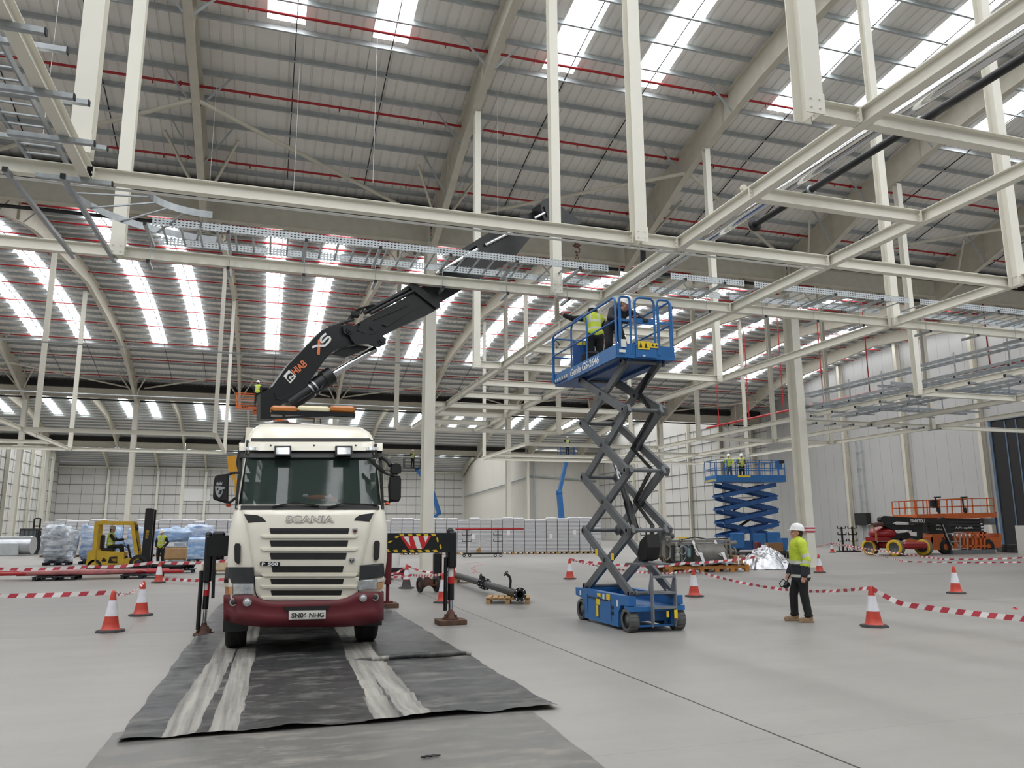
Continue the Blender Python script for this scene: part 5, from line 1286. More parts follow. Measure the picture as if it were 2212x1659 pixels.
for i in range(n):
    a, b = zs0+hh*i+.06, zs0+hh*(i+1)-.06
    for y in (-.72, .72):
        for s in (-1, 1):
            m = MB(); yo = y+(-.09 if s > 0 else .09)*(1 if y < 0 else -1)
            P0, P1 = V(-1.85*s, yo, a), V(1.85*s, yo, b); m.bar(P0, P1, .12, .27); fb(m, 'scissor_arm', BLUED)
    for x in (-1.88, 1.88):
        m = MB(); m.bar((x, -.8, a), (x, .8, a), .16, .12); fb(m, 'cross_tube', BLUED)
m = MB(); m.cyl((-.9, 0, zs+.4), (.6, 0, zs+1.3), .09, 10); m.cyl((-.9, 0, zs+1.7), (.7, 0, zs+2.4), .09, 10); fb(m, 'lift_cylinder', BLACKP)
m = MB(); m.bx(-2.35, -W2, zf1-.02, 2.5, W2, zf1+.1); m.bx(-2.35, -W2-.03, zf1-.02, 2.5, -W2, zf0+.08); m.bx(-2.38, -W2, zf1-.02, -2.35, W2, zf0+.08); m.bx(-2.35, W2, zf1-.02, 2.5, W2+.03, zf0+.08); dk = fb(m, 'deck', BLUE)
m = MB(); m.bx(-.9, -W2-.036, zf0-.06, 0, -W2-.03, zf0+.06)
for k in range(9): m.prism([(-2.386, -W2+.1+.19*k, zf1+.02), (-2.386, -W2+.2+.19*k, zf1+.02), (-2.386, -W2+.26+.19*k, zf1+.16), (-2.386, -W2+.16+.19*k, zf1+.16)], (-.006, 0, 0))
fb(m, 'yellow_marking', YLAB, dk)
for y in (-W2, W2):
    m = MB()
    for z in (zt, (zt+zf0)/2): m.bar((-2.35, y, z), (2.5, y, z), .05, .05)
    for x in (-2.35, -1.6, -.9, -.1, .7, 1.6, 2.05, 2.48): m.bar((x, y, zf0), (x, y, zt), .06 if x in (-.1, .7) else .045, .045)
    fb(m, 'guard_rail', BLUE)
for x in (-2.35, 2.5):
    m = MB()
    for z in (zt, (zt+zf0)/2): m.bar((x, -W2, z), (x, W2, z), .05, .05)
    m.bar((x, 0, zf0), (x, 0, zt), .045, .045); fb(m, 'guard_rail', BLUE)
m = MB(); m.cbox((2.1, -W2+.08, zt-.28), (.5, .16, .5), .03); m.m = 1; m.cbox((2.3, -W2+.05, zt-.08), (.3, .2, .22), .02); fb(m, 'control_box', [BLUE, BLACKP])
fl = zf1+.1
person(FR.matrix_basis @ V(-1.15, -.3, fl), radians(-40), 'person in yellow jacket holding a sheet, left on the far blue scissor lift', top='vest', topm=HIVIS, legm=mat('blue_jeans', (62, 82, 104), .85, var=.1), vox=.03, tilt=.2,
       pose=dict(eR=(-.3, -.15, 1.2), wR=(-.25, -.4, 1.3), eL=(.3, -.1, 1.15), wL=(.3, -.35, 1.1)))
person(FR.matrix_basis @ V(-.35, -.5, fl), radians(-25), 'person in brown coat and yellow vest, right on the far blue scissor lift', top='vest', topm=mat('brown_coat', (92, 78, 52), .85, var=.15), vox=.03, tilt=.25,
       pose=dict(eR=(-.27, -.1, 1.15), wR=(-.12, -.3, 1.1), eL=(.27, -.1, 1.15), wL=(.12, -.3, 1.1)))
# ------------------------------------------------------------------ boom lifts with baskets
def basket(root, c, w, d, h, m_, par=None):
    m = MB(); x, y, z = c
    m.bx(x-w/2, y-d/2, z, x+w/2, y+d/2, z+.12)
    for a in (-1, 1):
        for b in (-1, 1): m.bar((x+a*w/2, y+b*d/2, z), (x+a*w/2, y+b*d/2, z+h), .05, .05)
    for q in (.3, .65, 1.0):
        for b in (-1, 1): m.bar((x-w/2, y+b*d/2, z+h*q), (x+w/2, y+b*d/2, z+h*q), .04, .04)
        for a in (-1, 1): m.bar((x+a*w/2, y-d/2, z+h*q), (x+a*w/2, y+d/2, z+h*q), .04, .04)
    return m.build('basket', m_, root)
def boomlift(loc, label, m_, pts, rad, bsk, bm, rz=0.0, wheels=True, base=(2.2, 3.4)):
    root = empty('boom_lift', loc, label, 'boom lift', None, rz); w, l = base
    m = MB(); m.cbox((0, 0, .65), (w*.6, l*.8, .4), .08); m.build('chassis', BLACKP, root)
    m = MB(); m.cbox((0, 0, 1.3), (w*.8, l*.7, .8), .15); m.build('turret', m_, root)
    for x in (-w/2, w/2):
        for y in (-l/2+.4, l/2-.4):
            mm = MB(); mm.lathe([(.2, -.15), (.42, -.15), (.45, -.1), (.45, .1), (.42, .15), (.2, .15)], (x, y, .45), (1, 0, 0), 20); w_ = mm.build('wheel', TYRE, root)
            mm = MB(); mm.lathe([(.001, -.1), (.24, -.12), (.24, .12), (.001, .1)], (x, y, .45), (1, 0, 0), 14); mm.build('hub', m_, w_)
    for (a, b), r in zip(zip(pts[:-1], pts[1:]), rad):
        m = MB(); m.bar(a, b, r, r*1.25, (0, 1, 0)); m.ball(b, r*.8, 10); m.build('boom_section', m_, root)
    if bsk: basket(root, bsk, 1.7, .8, 1.05, bm)
    return root
# orange basket behind the lorry
Yb = 56.0; p = PY(538, 884, Yb); q = PY(600, 1196, Yb+1)
boomlift((q.x, q.y, 0), 'boom lift mostly hidden behind the lorry, its orange basket showing left of the crane', ORANGE, [(0, 0, 1.6), (-1.2, .2, 5.5), (1.2, .2, p.z-1.0), (p.x-q.x+.4, -1.0, p.z-.2)], (.3, .28, .22), (p.x-q.x, -1.0, p.z), ORANGE)
text('basket_lettering', 'AFI', .2, BLACKP, bpy.data.objects['basket'], (p.x-q.x-.5, -1.42, p.z+.0), (1, 0, 0), (0, 0, 1), .004, .006, 0, 1.6)
w_ = PY(555, 878, Yb)
person((w_.x, w_.y-.85, p.z+.12), radians(170), 'person in yellow vest seen from behind in the orange basket left of the crane', top='vest', vox=.035)
m = MB(); a, b, c = PY(500, 1000, 48), PY(504, 1025, 48), PY(512, 1050, 48); m.bar(a+V(0, 0, .4), b, .5, .35); m.bar(b, c, .3, .2); m.bar(c, (c.x+.3, 48.2, 2), .3, .3); m.bar((c.x+.3, 48.2, 2), (c.x+.3, 48.2, 0), .6, .6)
m.thing('lift_mast', mat('amber_yellow_paint', (216, 156, 40), .45, var=.1), 'amber yellow mast just showing left of the lorry cab', 'mast')
# two distant blue boom lifts
Yb = 70.0; P1 = [PY(x, y, Yb) for x, y in ((1216, 1180), (1213, 1120), (1208, 1064), (1222, 1000))]; q = P1[0]
rel = lambda v: (v.x-q.x, v.y-q.y, v.z)
t = PY(1226, 985, Yb)
boomlift((q.x, q.y, 0), 'distant blue boom lift standing upright in front of the cream inner room', BLUE, [(0, 0, 1.4)]+[rel(v) for v in P1[1:]]+[(t.x-q.x, 0, t.z)], (.42, .42, .3, .2), (t.x-q.x, 0, t.z), BLUED)
person((t.x, t.y, t.z+.13), radians(0), 'distant person in dark clothes and yellow vest in the basket above the cream room', vox=.045, pose=dict(eR=(-.35, -.1, 1.25), wR=(-.3, -.3, 1.45)))
Yb = 76.0; P1 = [PY(x, y, Yb) for x, y in ((930, 1186), (918, 1135), (948, 1108), (930, 1052), (900, 1016))]; q = P1[0]; t = PY(891, 1013, Yb)
boomlift((q.x, q.y, 0), 'distant blue boom lift showing just right of the tall middle column', BLUE, [(0, 0, 1.4)]+[rel(v) for v in P1[1:]]+[(t.x-q.x+.6, 0, t.z+.1)], (.3, .3, .4, .25, .2), (t.x-q.x, 0, t.z), BLACKP)
person((t.x, t.y, t.z+.13), radians(20), 'distant person in black and yellow vest in a basket right of the lorry mirror', vox=.045, pose=dict(eR=(-.33, -.1, 1.2), wR=(-.2, -.35, 1.3)))
# ------------------------------------------------------------------ red articulated boom lift at right
Ym = 38.6; MO = G(1935, 1201); MR = empty('boom_lift', MO, 'red boom lift with black boom and yellow-rimmed covered wheels, parked at right', 'boom lift')
mp_ = lambda zx, zy, Y=None: PY(1740+zx*.21338, 1060+zy*.21338, MO.y+.6 if Y is None else Y)
def rb(mb, name, m, par=None): return mb.build(name, m, MR if par is None else par, off=MO)
def rplate(pts, th, name, m_, par=None, dy=0.0):
    m = MB(); m.prism([mp_(a, b)+V(0, dy, 0) for a, b in pts], (0, th, 0)); return rb(m, name, m_, par)
m = MB(); a, b = mp_(895, 560, MO.y), mp_(1180, 620, MO.y); m.cbox(((a.x+b.x)/2+.25, MO.y+1.0, .62), (b.x-a.x-.3, 2.9, .4), .1); rb(m, 'chassis', REDM)
WR = mat('yellow_wheel_rim', (226, 186, 40), .5, var=.1); WCOV = mat('brown_wheel_cover', (118, 108, 92), .8, var=.2, scale=10)
for zx, zy, dy in ((640, 580, 2.1), (895, 585, .0), (1180, 585, .0), (900, 560, 2.3)):
    p = mp_(zx, zy, MO.y+dy); r = .48; ax = V(-.95, -.31, 0).normalized(); c = V(p.x, p.y, r)
    m = MB(); m.lathe([(r*.7, -.02), (r*.98, .0), (r, .06), (r, .42), (r*.9, .45), (r*.3, .45)], c, -ax, 26); w_ = rb(m, 'wheel', WCOV)
    m = MB(); m.lathe([(r*.66, -.01), (r*.7, -.03), (r*.99, -.015), (r*1.0, .04)], c, -ax, 26); rb(m, 'rim', WR, w_)
    m = MB(); m.lathe([(.001, .1), (.1, .1), (.12, .06), (r*.6, .1), (r*.68, .0)], c, -ax, 20); rb(m, 'hub', ARMG, w_)
m = MB(); a = mp_(790, 435); m.smooth = True; a = mp_(790, 435, MO.y+1.4); m.ball((a.x, MO.y+1.5, a.z), ((mp_(905, 0).x-mp_(675, 0).x)/2, .75, (mp_(0, 365).z-mp_(0, 515).z)/2), 22); m.smooth = False; m.bx(mp_(720, 0).x, MO.y+.9, mp_(0, 520).z, mp_(900, 0).x+.5, MO.y+1.9, mp_(0, 480).z); rb(m, 'engine_cover', REDM)
rplate([(735, 300), (740, 270), (770, 255), (1110, 275), (1330, 290), (1375, 270), (1400, 290), (1480, 545), (1450, 560), (1385, 350), (1340, 330), (1100, 325), (900, 310), (830, 345), (760, 340)], .3, 'upper_boom', BLACKP, dy=-.2)
bm = rplate([(690, 350), (760, 330), (880, 330), (1120, 345), (1230, 330), (1225, 505), (1100, 480), (1000, 510), (900, 505), (890, 440), (1100, 420), (1120, 395), (940, 400), (840, 360)], .35, 'lower_boom', BLACKP, dy=.3)
rplate([(1040, 420), (1120, 418), (1122, 462), (1065, 458)], .02, 'white_marking', WHT, bm, -.04)
rplate([(900, 328), (1030, 328), (1030, 345), (910, 345)], .02, 'white_marking', WHT, bm, -.04); rplate([(920, 400), (1070, 404), (1070, 414), (925, 410)], .02, 'white_marking', WHT, bm, -.04)
m = MB(); a, b = mp_(665, 350), mp_(760, 335); m.cyl((a.x, MO.y+.5, a.z), (b.x, MO.y+.5, b.z), .14, 12); rb(m, 'boom_end', RUST)
m = MB(); m.bar(mp_(672, 350, MO.y+.2), mp_(715, 430, MO.y+.1), .09, .06); m.bar(mp_(715, 430, MO.y+.1), mp_(718, 510, MO.y+.1), .09, .06); rb(m, 'lashing_strap', mat('tan_strap', (168, 122, 72), .8))
o = mp_(1066, 320, MO.y+.38); text('boom_lettering', 'MANITOU', .3, WHT, MR, o-MO, mp_(1208, 324, MO.y+.38)-o, (0, 0, 1), .004, .006, width=(mp_(1208, 324, MO.y+.38)-o).length)
m = MB()
for a, b in (((1470, 540), (1390, 345)), ((1500, 590), (1420, 440)), ((1560, 600), (1500, 440)), ((1420, 440), (1560, 420)), ((1460, 520), (1570, 510)), ((1500, 590), (1640, 585)), ((1570, 600), (1560, 420)), ((1640, 600), (1630, 450)), ((1560, 420), (1640, 440))): m.bar(mp_(*a, MO.y-.1), mp_(*b, MO.y-.1), .045, .045)
rb(m, 'folded_basket', GALV)
# ------------------------------------------------------------------ orange scissor lift, lowered
OO = G(2060, 1199)+V(.8, 1.5, 0); OR = empty('scissor_lift', OO, 'orange scissor lift with black arms folded down, parked at far right', 'scissor lift')
op = lambda zx, zy, Y=None: PY(1740+zx*.21338, 1060+zy*.21338, OO.y if Y is None else Y)
def ob_(mb, name, m, par=None): return mb.build(name, m, OR if par is None else par, off=OO)
def oplate(pts, th, name, m_, par=None, dy=0.0):
    m = MB(); m.prism([op(a, b)+V(0, dy, 0) for a, b in pts], (0, th, 0)); return ob_(m, name, m_, par)
chs = oplate([(1280, 440), (1470, 430), (1500, 470), (1480, 600), (1300, 600), (1270, 500)], 1.9, 'engine_box', ORANGE); oplate([(1690, 480), (1960, 470), (1965, 430), (1985, 440), (1985, 575), (1700, 590)], 1.9, 'engine_box', ORANGE); oplate([(1215, 478), (1290, 470), (1290, 590), (1240, 560)], 1.7, 'side_box', ORANGE)
m = MB(); a, b = op(1460, 600), op(1900, 650); m.bx(a.x, OO.y-.2, b.z+.1, b.x, OO.y+.2, a.z); ob_(m, 'bumper_bar', STEPG)
for zx in (1420, 1860):
    for dy in (.1, 1.8):
        p = op(zx, 600); m = MB(); m.lathe([(.2, -.16), (.42, -.16), (.45, -.1), (.45, .1), (.42, .16), (.2, .16)], (p.x, OO.y+dy, .45), (0, 1, 0), 22); ob_(m, 'wheel', TYRE)
m = MB()
for x in (1510, 1560, 1600, 1640, 1690, 1720, 1770, 1810): m.bar(op(x, 420, OO.y-.1), op(x, 590, OO.y-.1), .14, .08)
for z in (425, 470, 560): m.bar(op(1500, z, OO.y-.1), op(1830, z, OO.y-.1), .08, .12)
ob_(m, 'folded_guard', ORANGE)
st = oplate([(1250, 280), (1790, 285), (1810, 420), (1480, 420), (1270, 430)], 1.5, 'scissor_stack', BLACKP, None, .2)
m = MB()
for k in range(4): m.bar(op(1240, 310+35*k, OO.y+.1), op(1800, 320+30*k, OO.y+.1), .1, .1); m.bar(op(1250, 430-33*k, OO.y+.15), op(1800, 410-30*k, OO.y+.15), .1, .1)
ob_(m, 'folded_arm', DGREY)
for zx, zy, k in ((1320, 365, .8), (1325, 405, .7), (1515, 390, 1.5)):
    o = op(zx, zy, OO.y+.0); text('arm_lettering', 'AFI-uplift', .16, WHT, OR, o-OO, (1, 0, 0), (0, 0, 1), .004, .002, width=k)
o = op(1380, 505, OO.y-.02); text('panel_lettering', 'AFI', .3, BLACKP, OR, o-OO, (1, 0, 0), (0, 0, 1), .004, .01, width=.55)
oplate([(1113, 240), (1660, 225), (1920, 222), (1922, 270), (1660, 280), (1115, 275)], 2.0, 'deck', ORANGE, None, -.1)
for dy in (-.1, 1.9):
    m = MB(); P = lambda a, b: op(a, b, OO.y)+V(0, dy, 0)
    for a, b in (((1105, 102), (1580, 80)), ((1580, 80), (1885, 78)), ((1112, 172), (1580, 158)), ((1580, 158), (1895, 152))): m.bar(P(*a), P(*b), .06, .06)
    for a, b, c in ((1105, 102, 240), (1175, 98, 235), (1235, 98, 235), (1340, 92, 235), (1465, 86, 230), (1580, 80, 228), (1672, 78, 225), (1820, 78, 222), (1885, 78, 222)): m.bar(P(a, b), P(a+10, c), .06, .06)
    ob_(m, 'guard_rail', ORANGE)
m = MB(); a = op(1295, 135); m.cbox((a.x, OO.y, a.z), (.5, .3, .5), .03); ob_(m, 'control_box', BLACKP)
for zx in (1335, 1605):
    m = MB(); m.bar(op(zx, 215, OO.y-.15), op(zx-18, 75, OO.y-.15), .08, .05); m.bar(op(zx-30, 68, OO.y-.15), op(zx+28, 66, OO.y-.15), .12, .08); m.m = 1; m.ball(op(zx+15, 200, OO.y-.1), (.12, .1, .2), 8); ob_(m, 'tube_holder', [BLACKP, BLACKP])
m = MB(); m.bar(op(1922, 215), op(1945, 430), .08, .08); m.m = 1; m.bar(op(1780, 300, OO.y+.8), op(1925, 300, OO.y+.8), .3, .3); m.bar(op(1800, 330, OO.y+.8), op(1925, 330, OO.y+.8), .15, .2); ob_(m, 'rear_frame', [BLUED, STEPG])
# ================================================================== THINGS ON THE FLOOR
from mathutils import noise as MN
def bumpy(mb, c, d, amp, fr, n=14, seed=0.0, top=1.0, R=None, power=.35):
    # lumpy soft box (film-wrapped load, heap): superellipsoid with noise
    c = Vector(c)
    def fn(u, v):
        t = 2*pi*u; p = -pi/2+pi*v
        f = lambda w, e: (1 if w >= 0 else -1)*abs(w)**e
        q = V(f(cos(p), power)*f(cos(t), power)*d[0]/2, f(cos(p), power)*f(sin(t), power)*d[1]/2, f(sin(p), power)*d[2]/2)
        k = MN.fractal(q*fr+V(seed, seed*1.7, 0), .8, 2.1, 4)*amp
        q = q*(1+k/max(q.length, .3)); q.z = max(q.z, -d[2]/2)
        if R is not None: q = R @ q
        return c+V(0, 0, d[2]/2)+q
    o = mb.smooth; mb.smooth = True; mb.grid(fn, n*2, n); mb.smooth = o
# ---------------------------------------------------- polythene sheets with tyre tracks
def sheet_mat(name, dark, light, tracks, dust):
    m = mat(name, dark, .42, var=0.0); N, L, B = sh(m); B.inputs['Specular IOR Level'].default_value = .35
    def mt(op, a, b=0.0, c=None):
        n = N.new('ShaderNodeMath'); n.operation = op
        for i, k in enumerate((a, b, c)):
            if k is None: continue
            if isinstance(k, (int, float)): n.inputs[i].default_value = k
            else: L.new(k, n.inputs[i])
        return n.outputs[0]
    t = N.new('ShaderNodeTexCoord'); s = N.new('ShaderNodeSeparateXYZ'); L.new(t.outputs['Object'], s.inputs[0]); X, Y = s.outputs['X'], s.outputs['Y']
    def nz(sc, scale=(1, 1, 1), det=6, rough=.6):
        mp = N.new('ShaderNodeMapping'); mp.inputs['Scale'].default_value = scale; L.new(t.outputs['Object'], mp.inputs['Vector'])
        n = N.new('ShaderNodeTexNoise'); n.inputs['Scale'].default_value = sc; n.inputs['Detail'].default_value = det; n.inputs['Roughness'].default_value = rough; L.new(mp.outputs[0], n.inputs['Vector']); return n.outputs['Fac']
    streak = nz(1.0, (14, .5, 1), 5); blot = nz(1.3, (1, 2.6, 1), 8, .7); fine = nz(9, (1, 3, 1), 5)
    val = mt('MULTIPLY', mt('MAXIMUM', mt('SUBTRACT', blot, .5), 0.0), dust)
    val = mt('ADD', val, mt('MULTIPLY', mt('MAXIMUM', mt('SUBTRACT', fine, .55), 0.0), dust*.6))
    if tracks:
        for xa, k, wd in ((-.60, .035, .14), (-.24, .02, .12), (1.13, .035, .10), (1.42, .008, .13)):
            cx = mt('ADD', mt('MULTIPLY', mt('SUBTRACT', Y, 7.4), k), xa)
            d = mt('ABSOLUTE', mt('SUBTRACT', X, cx)); ed = mt('SUBTRACT', wd, mt('MULTIPLY', mt('SUBTRACT', streak, .5), .14))
            k_ = mt('MULTIPLY', mt('LESS_THAN', d, ed), mt('ADD', mt('MULTIPLY', mt('MAXIMUM', mt('SUBTRACT', streak, .3), 0.0), 1.9), .3)); val = mt('MAXIMUM', val, mt('MULTIPLY', k_, .95))
    val = mt('MINIMUM', val, 1.0)
    mx = N.new('ShaderNodeMix'); mx.data_type = 'RGBA'; L.new(val, mx.inputs['Factor']); mx.inputs[6].default_value = col(*dark); mx.inputs[7].default_value = col(*light); L.new(mx.outputs[2], B.inputs['Base Color'])
    L.new(mt('ADD', mt('MULTIPLY', val, .45), .36), B.inputs['Roughness'])
    return m
SH1 = sheet_mat('dark_polythene', (54, 55, 56), (165, 162, 154), True, 1.9); SH2 = sheet_mat('dusty_polythene', (104, 103, 100), (168, 160, 148), False, 2.4)
def sheet(label, m_, fx0, fx1, y0, y1, zbase, amp, nx, ny, seed, fold=0.0):
    m = MB(); m.smooth = True
    def fn(u, v):
        y = y0+(y1-y0)*v; x = fx0(y)+(fx1(y)-fx0(y))*u
        z = zbase+amp*abs(MN.fractal(V(x*.9, y*2.6, seed), .9, 2.0, 5))*(1 if .01 < u < .99 else .5)
        z += fold*max(0, 1-abs(v-.0)*60)*(1+MN.noise(V(x*3, 0, seed)))
        if v == 0: y += .05*MN.noise(V(x*1.5, 3, seed))
        if u in (0, 1): x += .03*MN.noise(V(2, y*1.5, seed))
        return V(x, y, z)
    m.grid(fn, nx, ny); o = m.build('polythene_sheet', m_); return tag(o, label, 'sheet')
sheet('dark polythene sheet with two pale tyre tracks under the lorry', SH1, lambda y: -1.06+.012*(y-7.3), lambda y: 2.78-.01*(y-7.3), 7.36, 19.6, .014, .05, 70, 190, 1.3, .012)
sheet('dusty grey polythene sheet in the foreground, in front of the tyre-tracked one', SH2, lambda y: -1.17+.01*(y-5), lambda y: 2.44+.04*(y-5.5), 3.2, 7.75, .004, .01, 50, 80, 5.7)
m = MB(); a = G(935, 1372); b = G(1058, 1440)
m.smooth = True; m.tube([(2.75, 10.6, .05), (2.4, 10.55, .07), (1.9, 10.7, .05), (1.5, 10.62, .04), (1.1, 10.7, .03)], [.03, .045, .04, .03, .01], 8); m.thing('sheet_fold', SH1, 'rolled fold across the dark polythene sheet, right of the lorry front wheel', 'sheet')
m = MB(); p = G(930, 1633, .02); 
for k in range(5): m.ball(p+V(.025*k-.05, .01*(k % 2), 0), (.03, .012, .008), 7)
m.thing('scrap', BLACK, 'small black scrap lying on the foreground sheet', 'scrap')
# ---------------------------------------------------- traffic cones
CRED = mat('cone_red', (194, 66, 50), .45, var=.06, scale=8); CWH = mat('cone_reflective_sleeve', (226, 226, 232), .3, var=.06, scale=10); CBASE = mat('cone_base_rubber', (62, 60, 60), .8, var=.2, scale=10); CDARK = mat('cone_dark_body', (70, 66, 66), .7, var=.15)
def cone(dark=False):
    root = bpy.data.objects.new('traffic_cone', None); C.objects.link(root); H_ = .69
    m = MB(); n = 8
    P = [V(.225*cos(2*pi*(i+.5)/n)/cos(pi/n), .225*sin(2*pi*(i+.5)/n)/cos(pi/n), 0) for i in range(n)]; q = [p*.94+V(0, 0, .035) for p in P]; r = [p*.62+V(0, 0, .05) for p in P]
    m.add(P+q+r, [tuple(range(n-1, -1, -1))]+[(k*n+i, k*n+(i+1) % n, k*n+n+(i+1) % n, k*n+n+i) for k in (0, 1) for i in range(n)]); m.build('base', CBASE, root)
    R_ = lambda z: .145-(.145-.032)*(max(0.0, z-.05)/(H_-.05))**.9
    m = MB(); m.lathe([(R_(z)+(.02 if z < .06 else 0), z) for z in (.045, .07, .15, .27)], (0, 0, 0)); m.build('lower_body', CDARK if dark else CRED, root)
    m = MB(); m.lathe([(R_(z)+.004, z) for z in (.265, .27, .35, .45, .525, .53)], (0, 0, 0)); m.build('sleeve', CWH, root)
    if dark: m = MB(); m.lathe([(R_(z)+.003, z) for z in (.25, .3)], (0, 0, 0)); m.build('lower_band', CRED, root)
    m = MB(); m.lathe([(R_(z), z) for z in (.525, .6, .66)]+[(.03, H_-.01), (.018, H_), (.001, H_)], (0, 0, 0)); m.build('tip', CRED, root); return root
CONES = [(-2.43, 15.28, 'nearest traffic cone at left, standing left of the lorry'), (-2.31, 17.93, 'traffic cone at left, second from the camera, joined to the nearest by tape'), (-3.27, 28.91, 'traffic cone in front of the forklift and red pipes'), (4.10, 23.35, 'traffic cone with dark lower half, right of the lorry by the stabiliser beam'),
         (4.13, 18.51, 'traffic cone half hidden behind the right-hand stabiliser leg'), (10.14, 25.51, 'traffic cone left of the near scissor lift base'), (10.46, 17.84, 'traffic cone right of the near scissor lift steps'), (10.21, 11.43, 'nearest traffic cone at right, beside the standing person'),
         (17.24, 16.28, 'traffic cone standing alone near the right edge of the picture'), (20.45, 25.51, 'traffic cone at the foot of the right-hand column'), (37.31, 45.09, 'small distant traffic cone in front of the right-hand wall')]
proto = cone(); dk = cone(True)
for i, (x, y, lb_) in enumerate(CONES):
    o = dk if i == 3 else (proto if i == 0 else copy_tree(proto)); o.location = (x, y, .03 if False else 0); o.rotation_euler = (0, 0, .37*i); tag(o, lb_, 'cone', 'traffic cones')
def tip(i): return V(CONES[i][0], CONES[i][1], .66)
# ---------------------------------------------------- barrier tape
TRED = mat('tape_red', (190, 64, 78), .5, var=.05); TWH = mat('tape_white', (230, 226, 224), .5, var=.03)
def tape(pts, label, sag=.1, w=.075, twist=0.0, st=.13):
    m = MB(); pts = [Vector(p) for p in pts]; dist = 0.0; k = 0
    for a, b in zip(pts[:-1], pts[1:]):
        L_ = (b-a).length; n = max(2, int(L_/st))
        def pt(t):
            p = a.lerp(b, t); p.z = max(.02+w*.5, p.z-sag*4*t*(1-t)); return p
        for i in range(n):
            p, q = pt(i/n), pt((i+1)/n); d = (q-p).normalized(); s = d.cross(V(0, 0, 1)).normalized(); ang = twist*sin(6*(i/n)*pi)+.15*sin(9*i/n); u0 = V(0, 0, 1)*cos(ang)+s*sin(ang); sk = d*w*.3
            m.m = k % 2; k += 1
            h = w/2; P = [p-u0*h-sk, q-u0*h-sk, q+u0*h+sk, p+u0*h+sk]; nn = d.cross(u0)*.0006; m.add([x+nn for x in P]+[x-nn for x in P], [(0, 1, 2, 3), (7, 6, 5, 4), (0, 4, 5, 1), (2, 6, 7, 3)])
    c = m.centre(); o = m.build('barrier_tape', [TRED, TWH], off=c, loc=c); return tag(o, label, 'tape', 'barrier tapes')
tape([PY(-60, 1287, 15.4), tip(0)], 'red and white tape from the left edge to the nearest left cone', .02)
tape([tip(0), tip(1)], 'twisted tape between the two nearest left cones', .12, .06, 1.4, .1)
tape([PY(-40, 1227, 30.5), PY(190, 1224, 30.5), PY(330, 1215, 30.5), PY(500, 1210, 30.3)], 'red and white tape stretched across in front of the forklift', .06, .1, .2, .2)
tape([tip(2)-V(-.2, 0, .55), PY(430, 1254, 27.5), PY(500, 1251, 27.3)], 'tape hanging low between the forklift cone and the lorry', .0, .1, .3, .2)
tape([PY(836, 1240, 23.8), tip(3), PY(955, 1236, 22.6)], 'tape tied to the cone with the dark lower half', .08, .06, .5, .12)
tape([PY(836, 1246, 23), PY(890, 1242, 22), tip(4)], 'lower tape behind the right stabiliser beam', .03, .06, .2, .16)
tape([tip(5), PY(1385, 1222, 26.4), PY(1470, 1217, 26.2), PY(1640, 1202, 26.2)], 'tape in front of the grey pump machine on its pallet', .05, .09, .15, .2)
tape([tip(5), PY(1395, 1237, 20.5), tip(6)], 'tape sagging from the cone behind the near scissor lift to the one at its steps', .05, .06, .8, .12)
tape([tip(6), PY(1690, 1273, 14.6), tip(7)], 'tape passing behind the standing person to the nearest right cone', .05, .06, .5, .12)
tape([tip(7), PY(1950, 1305, 10.9), PY(2260, 1341, 9.6)], 'broad tape from the nearest right cone to the right edge', .02, .09, .1, .11)
tape([PY(1748, 1183, 33), tip(10), PY(2040, 1208, 32), PY(2250, 1202, 30)], 'farther tape in front of the red boom lift', .05, .08, .3, .22)
tape([tip(10)-V(-.3, .3, .1), PY(1950, 1212, 31), PY(2080, 1221, 29), PY(2250, 1214, 28)], 'nearer tape in front of the red boom lift', .03, .07, .6, .2)
m = MB()
for k in range(4): m.m = k % 2; z = 1.5+.07*k; m.bx(22.45, 28.61, z, 22.87, 28.618, z+.07); m.bx(22.438, 28.62, z, 22.446, 29.2, z+.07)
o = m.thing('barrier_tape', [TRED, TWH], 'red and white tape wound round the right-hand column', 'tape', 'barrier tapes')
# ---------------------------------------------------- standing person at right
person((9.58, 12.48, 0), radians(-112), 'person in yellow and navy jacket and tan boots, standing at right looking left', top='jacket', legm=BLKCL, bootm=TAN, vox=.013, detail=True, look=-.15, tilt=-.1,
       pose=dict(aL=(.13, .05, .09), aR=(-.12, -.13, .09), kL=(.12, .0, .49), kR=(-.11, -.13, .48), eL=(.27, .05, 1.12), wL=(.29, -.02, .85), eR=(-.26, -.02, 1.12), wR=(-.2, -.16, .86)))
pr_ = G(9.58, 12.48) if False else V(9.4, 12.52, .74)
root = empty('respirator_mask', (9.36, 12.62, .62), 'black mask held low by the standing person at right', 'mask')
m = MB(); m.ball((9.36, 12.62, .66), (.06, .05, .06), 12); m.cyl((9.36, 12.62, .66), (9.31, 12.6, .62), .045, 12); m.build('mask_body', BLACKP, root, off=(9.36, 12.62, .62))
m = MB(); m.tube([(9.36, 12.62, .7), (9.27, 12.6, .76), (9.2, 12.62, .68), (9.24, 12.63, .62), (9.33, 12.62, .62)], .01, 6); m.tube([(9.36, 12.62, .7), (9.39, 12.58, .8), (9.42, 12.56, .86)], .01, 6); m.build('strap', BLACK, root, off=(9.36, 12.62, .62))
